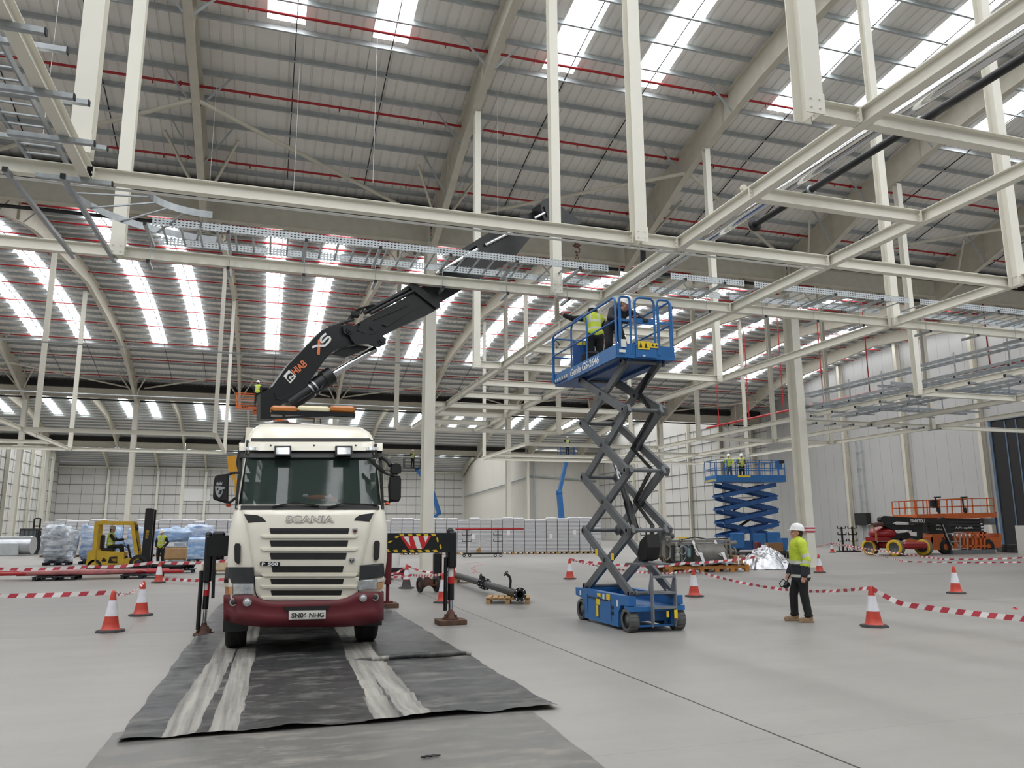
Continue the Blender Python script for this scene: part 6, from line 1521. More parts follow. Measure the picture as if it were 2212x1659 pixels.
# ---------------------------------------------------- wooden pallets
WOOD = mat('pallet_wood', (176, 142, 98), .8, var=.2, scale=7, bump=.2); WOODO = mat('orange_pallet_wood', (176, 118, 58), .75, var=.2, scale=5, bump=.2); WOODK = mat('dark_pallet', (40, 42, 48), .7, var=.2)
def pallet(c, w, d, rz, label, m_=None, h=.144, top=7, parent=None, group='wooden pallets', boards=3):
    m_ = m_ or WOOD
    root = empty('pallet', c, label, 'pallet', group, rz) if parent is None else parent
    z0 = 0
    m = MB()
    for k in range(boards): x = -w/2+.05+(w-.1)*k/(boards-1); m.bx(x-.05, -d/2, z0, x+.05, d/2, z0+.022)
    for a in range(3):
        for k in range(boards): x = -w/2+.05+(w-.1)*k/(boards-1); y = -d/2+.07+(d-.14)*a/2; m.bx(x-.05, y-.07, z0+.022, x+.05, y+.07, z0+h-.044)
    for a in range(3): y = -d/2+.07+(d-.14)*a/2; m.bx(-w/2, y-.05, z0+h-.044, w/2, y+.05, z0+h-.022)
    for k in range(top): x = -w/2+.05+(w-.1)*k/(top-1); m.bx(x-.055*w, -d/2, z0+h-.022, x+.055*w, d/2, z0+h)
    m.build('pallet_boards', m_, root); return root
# ---------------------------------------------------- long black pipe on two pallets
e1 = G(1123, 1278, .3); e0 = G(975, 1235, .3); d = (e1-e0).normalized(); zr = .235
pa = e1-d*.75; pb = e0+d*.8
pallet((pa.x-.08, pa.y, 0), 1.0, .8, radians(-20), 'pale wooden pallet under the near end of the long black pipe'); pallet((pb.x+.05, pb.y, 0), 1.0, .8, radians(-20), 'wooden pallet under the far end of the long black pipe')
root = empty('black_pipe', (pa.x, pa.y, .144), 'long black flanged pipe lying on two pallets right of the lorry', 'pipe'); off = V(pa.x, pa.y, .144)
A, B_ = V(e0.x, e0.y, zr), V(e1.x, e1.y, zr); m = MB(); m.pipe(A, B_, .09, .075, 18); m.build('pipe_body', BLACKPIPE, root, off=off)
for t in (0.0, .56, .6, 1.0):
    m = MB(); c = A.lerp(B_, t); m.pipe(c-d*.012, c+d*.012, .155, .078, 22)
    sd = d.cross(V(0, 0, 1)).normalized()
    m.m = 1
    for k in range(8): q = c+sd*.125*cos(2*pi*k/8)+V(0, 0, 1)*.125*sin(2*pi*k/8); m.cyl(q+d*.0125, q+d*.0135, .014, 8)
    m.build('flange', [BLACKPIPE, WHITEP], root, off=off)
for t, h in ((.9, .42), (.58, .2), (.05, .3)):
    c = A.lerp(B_, t); m = MB(); pts = [c, c+V(0, 0, .14), c+V(.02, .02, h*.6), c+V(-.02, .02, h*.85)+d*.02, c+V(-.1, 0, h)]; m.tube(pts, .032, 8); dd = (pts[-1]-pts[-2]).normalized(); m.pipe(pts[-1], pts[-1]+dd*.025, .075, .03, 14); m.build('branch', BLACKPIPE, root, off=off)
# ---------------------------------------------------- wheeled trolley by the column, red and black cart
c = G(925, 1280); root = empty('sack_truck', c, 'two-wheeled trolley with an upright black case, left of the right stabiliser leg', 'trolley'); w = .42
for s in (-1, 1):
    m = MB(); m.lathe([(.12, -.03), (.2, -.03), (.215, 0), (.2, .03), (.12, .03)], c+V(s*w*.55, 0, .215), (1, .25, 0), 22); k = m.build('wheel', TYRE, root, off=c); m = MB(); m.lathe([(.001, -.03), (.05, -.03), (.12, -.01), (.12, .01), (.05, .03), (.001, .03)], c+V(s*w*.55, 0, .215), (1, .25, 0), 16); m.build('hub', RUST, k, off=c)
m = MB(); m.bar(c+V(-w*.5, 0, .2), c+V(w*.5, 0, .2), .04, .04)
m.prism([c+V(-.15, .05, .1), c+V(-.1, .05, .38), c+V(-.04, .05, .45), c+V(.1, .05, .36), c+V(.16, .05, .36), c+V(.14, .05, .12), c+V(.04, .05, .2)], (0, .12, 0)); m.build('frame', RUST, root, off=c)
m = MB(); m.cbox(c+V(.3, .3, .68), (.2, .25, .75), .03); m.cyl(c+V(.3, .3, 1.05), c+V(.3, .3, 1.1), .05, 10); m.build('case', BLACKP, root, off=c); m = MB(); m.bx(c.x+.4, c.y+.18, .32, c.x+.42, c.y+.42, 1.03); m.build('case_edge', RED, root, off=c)
c = G(858, 1252); root = empty('cart', c, 'low red and black wheeled cart behind the cone with the dark lower half', 'cart')
m = MB(); m.cbox(c+V(0, .2, .28), (.55, .4, .24), .04); m.build('tray', BLACKP, root, off=c); m = MB(); m.bar(c+V(-.4, 0, .2), c+V(.35, 0, .2), .05, .05); m.bar(c+V(-.4, 0, .2), c+V(-.4, 0, .45), .04, .04); m.build('frame', RED, root, off=c)
for s in (-.2, .22): m = MB(); m.cyl(c+V(s, -.03, .09), c+V(s, .03, .09), .09, 14); m.build('wheel', TYRE, root, off=c)
c = PY(843, 1238, 31); m = MB(); bumpy(m, (c.x, 31.2, 0), (.7, .7, 1.1), .05, 4, 10, 3.3); m.thing('wrapped_load', WHITEP, 'white wrapped load just right of the lorry, beyond the cart', 'load')
# ---------------------------------------------------- pipe rack trolley with red pipe
def rack(c, rz, label, sc=1.0, wheels=True):
    root = empty('pipe_rack', c, label, 'rack', None, rz); m = MB(); m.bx(-1.2*sc, -.3, .18, 1.2*sc, .3, .26); m.build('base_frame', BLACKP, root)
    for x in (-.98*sc, .98*sc):
        m = MB(); m.bar((x, 0, .2), (x, 0, 1.65), .07, .07)
        for z in (.95, 1.35, 1.66):
            m.bar((x-.28, 0, z), (x+.28, 0, z), .05, .04)
            for s in (-1, 1): m.bar((x+s*.28, 0, z), (x+s*.28, 0, z+.12), .04, .04)
        m.bar((x, -.3, .24), (x, 0, .6), .05, .05); m.build('upright', BLACKP, root)
    if wheels:
        for x in (-1.15*sc, -.8*sc, .8*sc, 1.15*sc): m = MB(); m.cyl((x, -.27, .1), (x, -.22, .1), .1, 14); m.m = 1; m.cyl((x, -.28, .1), (x, -.21, .1), .045, 10); m.build('castor', [BLACK, WHITEP], root)
    return root
c = G(1042, 1203); rack((c.x, c.y, 0), radians(-14), 'black wheeled pipe rack in front of the stacked boards')
m = MB(); a = PY(984, 1154.5, c.y+.3); b = PY(1131, 1153.5, c.y-.9); a.z = b.z = 1.73; m.cyl(a, b, .06, 10); m.thing('red_pipe', RED, 'long red pipe lying across the top of the black pipe rack', 'pipe')
m = MB(); p = PY(1034, 1190, c.y); m.cbox((p.x, c.y, .36), (.26, .2, .2), .01); m.prism([(p.x-.13, c.y-.1, .46), (p.x+.13, c.y-.1, .46), (p.x+.05, c.y-.1, .62)], (0, .2, 0)); m.thing('carton', WOOD, 'small open carton on the black pipe rack', 'box')
c = G(1418, 1212); rack((c.x, c.y, 0), radians(-30), 'black pipe rack standing behind the near scissor lift, left of the grey machine', .5)
for k, x in enumerate((1822, 1845)):
    c = G(x, 1192); root = empty('pipe_stand', (c.x, c.y, 0), 'black pipe stand with three crossbars in front of the right-hand wall, %s one' % ('left', 'right')[k], 'stand', 'pipe stands'); m = MB(); m.bar((0, 0, .05), (0, 0, 1.75), .1, .1)
    for z in (.75, 1.2, 1.65):
        m.bar((-.36, 0, z), (.36, 0, z), .07, .06)
        for s in (-1, 1): m.bar((s*.36, 0, z), (s*.36, 0, z+.16), .05, .05)
    m.build('upright', BLACKP, root); m = MB(); m.bx(-.38, -.3, 0, .38, .3, .1)
    for s in (-1, 1): m.bar((s*.34, 0, .1), (s*.34, 0, .4), .05, .05)
    m.build('base_frame', BLACKP, root)
# ---------------------------------------------------- stacks of insulation boards
BOARD = mat('board_stack', (200, 200, 202), .55, var=0.0)
def board_nodes():
    N, L, B = sh(BOARD); t = N.new('ShaderNodeTexCoord'); s = N.new('ShaderNodeSeparateXYZ'); L.new(t.outputs['Object'], s.inputs[0])
    w = N.new('ShaderNodeTexWave'); w.bands_direction = 'Z'; w.inputs['Scale'].default_value = 3.4; w.inputs['Distortion'].default_value = 1.6; w.inputs['Detail'].default_value = 3; w.inputs['Detail Scale'].default_value = .6; L.new(t.outputs['Object'], w.inputs['Vector'])
    r = N.new('ShaderNodeValToRGB'); r.color_ramp.elements[0].position = .05; r.color_ramp.elements[1].position = .5; r.color_ramp.elements[0].color = col(140, 140, 143); r.color_ramp.elements[1].color = col(208, 208, 210); L.new(w.outputs['Fac'], r.inputs['Fac']); L.new(r.outputs['Color'], B.inputs['Base Color'])
board_nodes()
FILM = mat('clear_film_top', (226, 226, 228), .35, var=.05, scale=3)
rzs = -math.atan(.26)
def stack(h, lab):
    root = bpy.data.objects.new('board_stack', None); C.objects.link(root)
    m = MB(); m.bx(-.365, -.6, .15, .365, .6, h); m.build('boards', BOARD, root)
    m = MB(); bumpy(m, (0, 0, h-.05), (.75, 1.24, .12), .03, 5, 6, h); m.build('film_cover', FILM, root)
    m = MB()
    for x in (-.33, 0, .33): m.bx(x-.05, -.6, 0, x+.05, .6, .12)
    m.bx(-.365, -.6, .12, .365, .6, .15); m.build('pallet', WOOD, root)
    if lab: m = MB(); m.bx(-.1+lab*.05, -.61, 1.2+.1*lab, .1+lab*.05, -.602, 1.5+.1*lab); m.build('paper_label', WHITEP, root)
    return root
protos = [stack(2.42, 0), stack(2.46, 1), stack(2.38, 0), stack(2.44, -1.5), stack(2.3, 0)]; first = set(); n = 0
rngs = [(-13.9, -.6, 'left'), (8.2, 22.9, 'right')]
for a, b, sd_ in rngs:
    i = 0; x = a; cnt = 0
    while x < b:
        k = (i*7+int(x*3)) % 5; o = protos[k] if k not in first else copy_tree(protos[k]); first.add(k); o.location = (x, 57.5-.26*x, 0); o.rotation_euler = (0, 0, rzs); i += 1
        tag(o, 'stack of grey boards, %s from the left in the row %s of the lorry' % (ORF[i-1], sd_), 'pallet stack', 'stacks of insulation boards'); x += .752
# ---------------------------------------------------- film-wrapped goods by the forklift
BFILM = mat('blue_stretch_film', (150, 182, 214), .22, var=0.0, spec=.6)
def film_nodes(m_, c0, c1):
    N, L, B = sh(m_); t = N.new('ShaderNodeTexCoord'); mp = N.new('ShaderNodeMapping'); mp.inputs['Scale'].default_value = (1, 1, 3.5); mp.inputs['Rotation'].default_value = (.25, .2, 0); L.new(t.outputs['Object'], mp.inputs['Vector'])
    n = N.new('ShaderNodeTexNoise'); n.inputs['Scale'].default_value = 1.7; n.inputs['Detail'].default_value = 8; n.inputs['Roughness'].default_value = .65; L.new(mp.outputs[0], n.inputs['Vector'])
    r = N.new('ShaderNodeValToRGB'); r.color_ramp.elements[0].position = .34; r.color_ramp.elements[1].position = .68; r.color_ramp.elements[0].color = col(*c0); r.color_ramp.elements[1].color = col(*c1); L.new(n.outputs['Fac'], r.inputs['Fac']); L.new(r.outputs['Color'], B.inputs['Base Color'])
    b = N.new('ShaderNodeBump'); b.inputs['Strength'].default_value = .7; b.inputs['Distance'].default_value = .06; L.new(n.outputs['Fac'], b.inputs['Height']); L.new(b.outputs['Normal'], B.inputs['Normal'])
film_nodes(BFILM, (92, 134, 190), (226, 234, 242)); GFILM = mat('grey_stretch_film', (170, 176, 182), .25, var=0.0, spec=.6); film_nodes(GFILM, (112, 128, 146), (232, 236, 240)); BFILM2 = mat('bright_blue_film', (150, 190, 230), .22, var=0.0, spec=.6); film_nodes(BFILM2, (92, 148, 212), (214, 230, 244))
def wrapped(x0, x1, yt, yb, Y, dep, label, m_, seed, pw=.25, amp=.12, zmin=.14, pal=True):
    a, b = PY(x0, yb, Y), PY(x1, yt, Y); w = b.x-a.x; zt_ = b.z; root = empty('wrapped_pallet', ((a.x+b.x)/2, Y+dep/2, 0), label, 'wrapped goods', 'film-wrapped goods by the forklift')
    m = MB(); bumpy(m, (0, 0, zmin), (w, dep, zt_-zmin), amp, 2.2, 22, seed, power=pw); m.build('wrapped_load', m_, root)
    if pal: pallet((0, 0, 0), min(w, 1.2)*.95, dep*.9, 0, '', WOODK, parent=root)
    return root
wrapped(82, 160, 1136, 1221, 45.6, 1.4, 'tall pallet wrapped in crumpled grey and blue film, leftmost of the wrapped goods', GFILM, 1.1, .5, .3)
wrapped(167, 204, 1137, 1219, 46.6, 1.2, 'narrow film-wrapped pallet just left of the forklift', BFILM, 2.4, .4, .25)
wrapped(226, 262, 1138, 1215, 47.2, 1.2, 'pale blue wrapped pallet seen through the forklift cab', BFILM2, 3.9, .45, .2)
wrapped(268, 312, 1140, 1213, 47.8, 1.2, 'film-wrapped pallet behind the forklift mast', BFILM, 5.2, .3, .15)
wrapped(328, 415, 1142, 1192, 48.6, 1.3, 'wide rounded blue-wrapped load behind the person by the forklift', BFILM2, 6.6, .6, .25, 1.08, False)
root = empty('carton_pallet', (PY(373, 1212, 48.3).x, 48.95, 0), 'brown cardboard load on a pallet under the rounded blue wrap', 'carton'); m = MB(); m.cbox((0, 0, .45), (1.3, 1.1, .62), .03); m.build('carton', mat('cardboard', (182, 146, 104), .85, var=.1, scale=4), root); m = MB(); m.cbox((0, 0, .93), (1.25, 1.0, .32), .03); m.m = 1; m.bx(-.35, -.51, .85, .0, -.502, 1.03); m.build('grey_box', [GFILM, WHITEP], root); pallet((0, 0, 0), 1.2, 1.0, 0, '', WOOD, parent=root)
wrapped(402, 452, 1161, 1213, 46.9, 1.1, 'square blue-wrapped pallet left of the lorry', BFILM2, 8.1, .22, .08)
wrapped(395, 462, 1134, 1200, 50.4, 1.2, 'tall blue and grey wrapped pallet behind the square one', BFILM, 9.4, .25, .15)
wrapped(455, 486, 1160, 1214, 49.4, 1.0, 'grey-blue wrapped pallet just left of the lorry mirror', BFILM, 10.8, .3, .1)
c = G(462, 1241); root = empty('carton_pallet', (c.x, c.y+.4, 0), 'small pale cartons on a pallet behind the left stabiliser leg', 'carton'); pallet((0, 0, 0), 1.1, .8, 0, '', WOOD, parent=root)
for x in (-.25, .28): m = MB(); m.cbox((x, 0, .31), (.46, .6, .33), .02); m.build('carton', mat('pale_carton', (214, 196, 164), .8, var=.08), root)
# ---------------------------------------------------- forklift
YFK = 36.6; FO = G(255, 1238); FO.y = YFK+.6; FK = empty('forklift', (FO.x, FO.y, 0), 'yellow forklift truck with tall black mast at left', 'forklift'); FO = V(FO.x, FO.y, 0)
FY = mat('forklift_yellow', (206, 170, 48), .45, var=.1, scale=3)
def fk(mb, name, m, par=None): return mb.build(name, m, FK if par is None else par, off=FO)
def fplate(pts, y0, th, name, m_, par=None):
    m = MB(); m.prism([PY(a, b, YFK)+V(0, y0, 0) for a, b in pts], (0, th, 0)); return fk(m, name, m_, par)
fplate([(184, 1224), (187, 1208), (189, 1194), (193, 1190), (207, 1190), (207, 1224)], 0, 1.15, 'counterweight', FY); bc = fplate([(207.5, 1190), (268, 1193), (266, 1222), (207.5, 1223.5)], .02, 1.1, 'battery_cover', FY); fplate([(266, 1208), (297, 1205), (298, 1220), (266, 1222)], .04, 1.05, 'front_step', FY)
fplate([(184, 1225), (200, 1224), (330, 1219), (332, 1234), (184, 1238)], .1, .95, 'chassis', BLACKP)
fplate([(233, 1216), (237, 1203), (253, 1202), (253, 1216.5)], -.01, .012, 'side_marking', BLACKP, bc); fplate([(219, 1212), (222, 1206), (225, 1204), (227, 1208), (231, 1209), (228, 1213), (222, 1213)], -.01, .012, 'side_marking', BLACKP, bc)
m = MB()
for k in range(4): m.bar(PY(240+1.5*k, 1206+2.6*k, YFK)+V(0, -.013, 0), PY(252.5, 1205.6+2.6*k, YFK)+V(0, -.013, 0), .005, .02)
fk(m, 'stripe_marking', FY, bc)
m = MB(); m.bar(PY(185, 1223, YFK)+V(0, -.005, 0), PY(297, 1219.5, YFK)+V(0, -.005, 0), .01, .03); fk(m, 'black_trim', BLACK, bc)
for dy in (.08, 1.02):
    m = MB(); P = lambda a, b: PY(a, b, YFK)+V(0, dy, 0)
    m.bar(P(203, 1192), P(208, 1131), .16, .08, (0, 1, 0)); m.bar(P(297, 1215), P(285, 1132), .15, .08, (0, 1, 0)); m.bar(P(205, 1130), P(287, 1132), .12, .1); fk(m, 'guard_post', FY)
m = MB(); a, b = PY(204, 1127, YFK), PY(288, 1131, YFK); m.bx(a.x, YFK+.05, a.z-.06, b.x, YFK+1.1, a.z+.02); m.cyl((a.x+.3, YFK+.5, a.z+.02), (a.x+.3, YFK+.5, a.z+.08), .12, 10); fk(m, 'overhead_guard', FY)
m = MB()
for dy in (.18, .9): m.bar(PY(312, 1226, YFK)+V(0, dy, 0), PY(323, 1100, YFK)+V(0, dy, 0), .34, .14, (0, 1, 0))
m.bar(PY(321, 1103, YFK)+V(0, .1, 0), PY(321, 1103, YFK)+V(0, 1.0, 0), .2, .2); m.bar(PY(313, 1102, YFK)+V(0, .3, 0), PY(320, 1102, YFK)+V(0, .3, 0), .1, .12); m.bx(PY(309, 1200, YFK).x, YFK+.3, .3, PY(316, 1200, YFK).x, YFK+.9, 2.2); mast = fk(m, 'mast', BLACKP)
m = MB(); m.bar(PY(328, 1212, YFK)+V(0, .1, 0), PY(329, 1237, YFK)+V(0, .1, 0), .12, .1, (0, 1, 0)); m.bar(PY(328, 1222, YFK)+V(0, .1, 0), PY(328, 1222, YFK)+V(0, 1, 0), .1, .3); fk(m, 'carriage', REDM, mast)
for dy in (.25, .8): m = MB(); a = PY(330, 1236, YFK); m.bx(a.x, YFK+dy, .05, a.x+1.1, YFK+dy+.12, .1); fk(m, 'fork', BLACKP, mast)
o = PY(319.5, 1163, YFK)+V(0, -.0, 0); t = PY(322, 1145, YFK); text('mast_lettering', 'HYSTER', .16, FY, FK, o+V(.0, .1, 0)-FO, t-o, (-1, 0, .1), .004, .004, width=(t-o).length*1.0)
o = PY(232, 1236, YFK); text('chassis_lettering', 'HYSTER', .12, FY, FK, o+V(0, .09, 0)-FO, (1, 0, 0), (0, 0, 1), .004, .004, width=.48)
for x, y, r in ((202, 1236, .28), (297, 1233, .36)):
    for dy in (.1, .95): p = PY(x, y, YFK); m = MB(); m.lathe([(r*.6, -.1), (r*.97, -.1), (r, -.06), (r, .06), (r*.97, .1), (r*.6, .1)], (p.x, YFK+dy, r), (0, 1, 0), 26); w_ = fk(m, 'wheel', TYRE); m = MB(); m.lathe([(.001, -.06), (r*.25, -.08), (r*.6, -.05), (r*.6, .05), (r*.25, .08), (.001, .06)], (p.x, YFK+dy, r), (0, 1, 0), 18); fk(m, 'hub', DGREY, w_)
m = MB(); p = PY(228, 1192, YFK); m.cbox((p.x, YFK+.6, p.z+.08), (.5, .5, .14), .04); m.cbox((p.x-.25, YFK+.6, p.z+.4), (.12, .48, .6), .04); fk(m, 'seat', BLACK)
m = MB(); a, b = PY(283, 1208, YFK+.6), PY(276, 1176, YFK+.6); m.bar(a, b, .08, .08); m.lathe([(.16, -.012), (.175, 0), (.16, .012), (.145, 0), (.16, -.012)], PY(268, 1179, YFK+.6), (.5, 0, .85), 20); fk(m, 'steering_column', BLACK)
m = MB()
for a, b in (((288, 1136), (300, 1190)), ((292, 1140), (298, 1134))): m.bar(PY(*a, YFK+.1), PY(*b, YFK+.1), .05, .05)
m.cbox(PY(296, 1142, YFK+.05), (.12, .08, .16), .02); fk(m, 'mirror_bracket', BLACKP)
sz = PY(228, 1192, YFK).z+.15
person((PY(229, 1192, YFK).x+.05, YFK+.6, sz-.86), radians(90), 'person in yellow vest and pale helmet driving the forklift', top='vest', vox=.028,
       pose=dict(hL=(.1, -.02, .88), hR=(-.1, -.02, .88), kL=(.13, -.42, .93), kR=(-.13, -.42, .93), aL=(.13, -.5, .52), aR=(-.13, -.5, .52), eL=(.28, -.18, 1.18), wL=(.18, -.46, 1.2), eR=(-.28, -.18, 1.18), wR=(-.16, -.5, 1.22)), tilt=.1, vest_z=(.9, 1.5))
c = G(345, 1224); person((c.x, c.y, 0), radians(-20), 'person in yellow vest and white helmet standing right of the forklift mast', top='vest', vox=.028, pose=dict(eL=(.3, .05, 1.14), wL=(.2, -.1, .95), eR=(-.3, .05, 1.14), wR=(-.2, -.1, .95)), tilt=.15)
root = empty('hose_bundle', (PY(372, 1236, 35.6).x, 35.6, 0), 'heap of black hoses and straps on a pallet in front of the forklift', 'hoses'); pallet((0, 0, 0), 1.7, .9, 0, '', WOODK, parent=root); m = MB(); bumpy(m, (0, 0, .14), (1.75, .9, .34), .16, 2.6, 16, 4.4, power=.8); m.build('heap', BLACKP, root)
for k in range(6): m = MB(); m.tube([(-.8+.3*k+.2*sin(j+k), -.3+.1*j, .3+.16*sin(j*1.3+k)) for j in range(7)], .03, 6); m.build('hose', BLACK, root)
# red pipes on pallets in the left foreground of the forklift
YP = 32.4
for k, (x0, x1, y) in enumerate(((-14.5, -3.0, 32.9), (-14.0, -3.4, 33.1), (-8.3, -2.8, 32.2), (-9.6, -4.2, 32.0), (-15, -4.8, 32.6))):
    m = MB(); m.cyl((x0, y, .21+.03*(k % 2)), (x1, y, .21+.03*(k % 2)), .06, 10); m.thing('red_pipe', RED, 'red pipe on pallets before the forklift, %s' % ('longest rear one', 'rear one reaching far left', 'short front one', 'front one partly under film', 'one reaching farthest left')[k], 'pipe', 'red pipes in front of the forklift')
m = MB(); bumpy(m, (-6.2, 32.15, .15), (4.2, .55, .2), .06, 3, 16, 7.7, power=.6); m.thing('plastic_film', mat('reddish_clear_film', (172, 104, 104), .3, var=.3, scale=4), 'wrinkled clear film round the red pipes', 'film')
for x, lb_ in ((-7.0, 'left'), (-4.2, 'right')): pallet((x, 32.3, 0), 1.3, 1.4, 0, 'dark pallet under the red pipes, %s one' % lb_, WOODK, .14)
# silver ducts, dark skip, small mast at the left edge
SILV2 = mat('spiral_duct_silver', (196, 200, 204), .3, .7, var=.1, scale=2)
c = PY(35, 1181, 66.5); root = empty('duct_drum', (c.x, 66.5, 0), 'large silver duct drum lying at the far left edge', 'duct'); m = MB(); m.cyl((-1.6, 0, .72), (1.2, -.4, .72), .64, 26)
for k in range(6): m.lathe([(.64, -.02), (.66, 0), (.64, .02)], (-1.4+.48*k, -.07*k, .72), (1, -.14, 0), 26)
m.build('duct_shell', SILV2, root); m = MB(); m.bx(-1.9, -1.0, .05, .4, -.7, .75); m.build('duct_frame', GALV_DARK, root)
c = PY(66, 1172, 69.5); root = empty('steel_skip', (c.x, 69.5, 0), 'dark grey steel container behind the silver duct drum', 'container'); w0 = PY(40, 1172, 69.5).x-c.x; w1 = PY(92, 1172, 69.5).x-c.x; m = MB(); m.bx(w0, 0, 0, w1*.35, 1.4, 1.9); m.build('container_body', mat('container_grey', (92, 98, 98), .6, var=.1), root); m = MB(); m.bx(w1*.36, 0, 0, w1, 1.4, 1.75); m.build('open_end', BLACK, root); m = MB(); m.bx(w0, -.03, 1.82, w1, 1.42, 1.95)
for k in range(5): m.bx(w0+.3*k, -.05, 0, w0+.3*k+.06, 0, 1.85)
m.build('rib', DGREY, root)
c = PY(75, 1180, 74); root = empty('lift_truck', (c.x, 74, 0.0), 'small truck with a black ladder-like mast at far left', 'truck'); m = MB(); za, zb = PY(75, 1120, 74).z, PY(75, 1153, 74).z
for s in (-.22, .22): m.bar((s, 0, .1), (s, 0, za), .12, .1)
for z in (zb+.1, (za+zb)/2, za): m.bar((-.22, 0, z), (.22, 0, z), .1, .1)
m.build('mast', BLACKP, root); m = MB(); m.cbox((.3, .9, .65), (1.2, 1.4, 1.3), .1); m.build('truck_body', BLACKP, root)
# ---------------------------------------------------- pump skid on its pallet
A = G(1440, 1238); Bq = G(1620, 1234); dv = (Bq-A); L_ = dv.length; ang = atan2(dv.y, dv.x); pc = (A+Bq)/2+V(-sin(ang), cos(ang), 0)*.9
root = empty('timber_skid', (pc.x, pc.y, 0), 'long orange-brown timber pallet carrying the grey machine', 'pallet', 'wooden pallets', ang); m = MB()
for y in (-.85, 0, .85):
    m.bx(-L_/2, y-.05, .12, L_/2, y+.05, .24)
    for k in range(6): m.bx(-L_/2+.1+k*(L_-.3)/5, y-.06, 0, -L_/2+.28+k*(L_-.3)/5, y+.06, .12)
for k in range(7): m.bx(-L_/2+.05+k*(L_-.3)/6, -.9, .24, -L_/2+.27+k*(L_-.3)/6, .9, .27)
m.bx(-L_/2-.5, -.3, .2, -L_/2+.3, .9, .3); m.build('pallet_boards', WOODO, root)
PG = mat('machine_grey', (128, 126, 120), .5, .25, var=.15, scale=4); PGD = mat('machine_dark_grey', (84, 84, 80), .55, .2, var=.2, scale=6); PGL = mat('machine_light_grey', (158, 158, 152), .45, .2, var=.12)
PR = empty('pump_machine', (pc.x, pc.y, .27), 'grey industrial pump machine with motor, hoses and white straps on the timber pallet', 'machine', None, ang)
def pm(mb, name, m): return mb.build(name, m, PR)
l0, l1 = -L_/2+.12, L_/2-.75; m = MB(); m.prism([(l0+.45, -.5, .06), (l0+.2, -.5, .3), (l0+.12, -.5, .85), (l1, -.5, .85), (l1, -.5, .05)], (0, 1.0, 0)); pm(m, 'tank', PGD)
m = MB(); m.cyl((l0+1.3, -.55, .45), (l1-.3, -.55, .45), .38, 24); m.lathe([(.38, 0), (.4, .03), (.38, .06)], (l1-.85, -.55, .45), (1, 0, 0), 24); pm(m, 'drum', PG)
m = MB()
for z in (.92, .8): m.bar((l0-.05, -.5, z), (l1+.2, -.5, z), .09, .08); m.bar((l0-.05, .5, z), (l1+.2, .5, z), .09, .08)
for x in (l0, l0+.75, l1-.05, l1+.15): m.bar((x, -.52, .05), (x, -.52, .95), .09, .07)
m.bar((l0, -.5, .92), (l0, .5, .92), .08, .08); m.bar((l1+.15, -.5, .92), (l1+.15, .5, .92), .08, .08); pm(m, 'frame', PG)
m = MB(); m.lathe([(.001, 0), (.13, 0), (.14, .02), (.14, .3), (.1, .34), (.001, .34)], (l0+.12, -.5, 1.13), (.3, -1, 0), 20)
for k in range(12): t = 2*pi*k/12; m.bar((l0+.16+.14*cos(t), -.6, 1.13+.14*sin(t)), (l0+.22+.14*cos(t), -.8, 1.13+.14*sin(t)), .012, .03)
m.m = 1; m.lathe([(.001, .345), (.09, .345), (.09, .36), (.001, .36)], (l0+.12, -.5, 1.13), (.3, -1, 0), 18); m.m = 0; m.cyl((l0+.02, -.4, 1.1), (l0+.02, -.2, 1.1), .2, 18); pm(m, 'motor', [PGL, PGD])
for x, z, r in ((l0+.5, .36, .12), (l0+.5, .62, .09), (l0+.46, .82, .06)): m = MB(); m.ball((x, -.66, z), (r, r*.9, r*1.3), 14); m.cyl((x, -.66, z-r*1.5), (x, -.66, z-r*.6), r*.9, 14); pm(m, 'pump', PGL)
m = MB(); m.tube([(l0-.05, -.55, .75), (l0-.12, -.6, .4), (l0+.02, -.62, .2), (l0+.2, -.62, .32), (l0+.24, -.6, .7), (l0+.1, -.6, .8)], .035, 8); pm(m, 'pipe_loop', PG)
m = MB(); m.tube([(l0+.75+.14*cos(t), -.64, .58+.17*sin(t)) for t in [2*pi*k/14 for k in range(15)]], .022, 6); m.tube([(l0+.7, -.64, .8), (l0+.9, -.68, .7), (l0+.86, -.66, .3), (l0+.72, -.64, .12)], .018, 6); pm(m, 'hose', mat('pale_blue_hose', (150, 160, 172), .4, var=.1))
m = MB(); m.cbox((l0+1.0, -.66, .48), (.14, .12, .36), .04); m.tube([(l0+.95, -.66, .66), (l0+1.0, -.7, .78), (l0+1.1, -.66, .7), (l0+1.08, -.64, .3)], .014, 6); pm(m, 'filter_bottle', mat('teal_grey', (118, 146, 146), .4, var=.1))
m = MB(); m.cbox((l0+.75, -.58, .98), (.18, .1, .12), .01); m.m = 1; m.cyl((l0+.75, -.635, .98), (l0+.75, -.64, .98), .035, 12); pm(m, 'junction_box', [PGL, BLACK])
m = MB(); m.bar((l0+.5, -.5, 1.0), (l0+.85, -.5, 1.02), .06, .05); m.m = 1; m.bar((l0+.6, -.45, 1.05), (l0+1.1, -.4, 1.06), .05, .05); m.m = 2; m.tube([(l0+.9, -.5, 1.0), (l0+1.4, -.48, 1.08), (l0+1.9, -.5, 1.0), (l1+.1, -.5, 1.02)], .022, 6); pm(m, 'top_fittings', [WHITEP, YEL, BLACK])
m = MB(); m.cyl((l1+.15, -.3, .5), (l1+.45, -.3, .5), .1, 14); m.cyl((l1+.15, -.3, .8), (l1+.55, -.3, .85), .09, 12); m.cyl((l1+.42, -.3, .5), (l1+.48, -.3, .5), .15, 14); pm(m, 'outlet', PG)
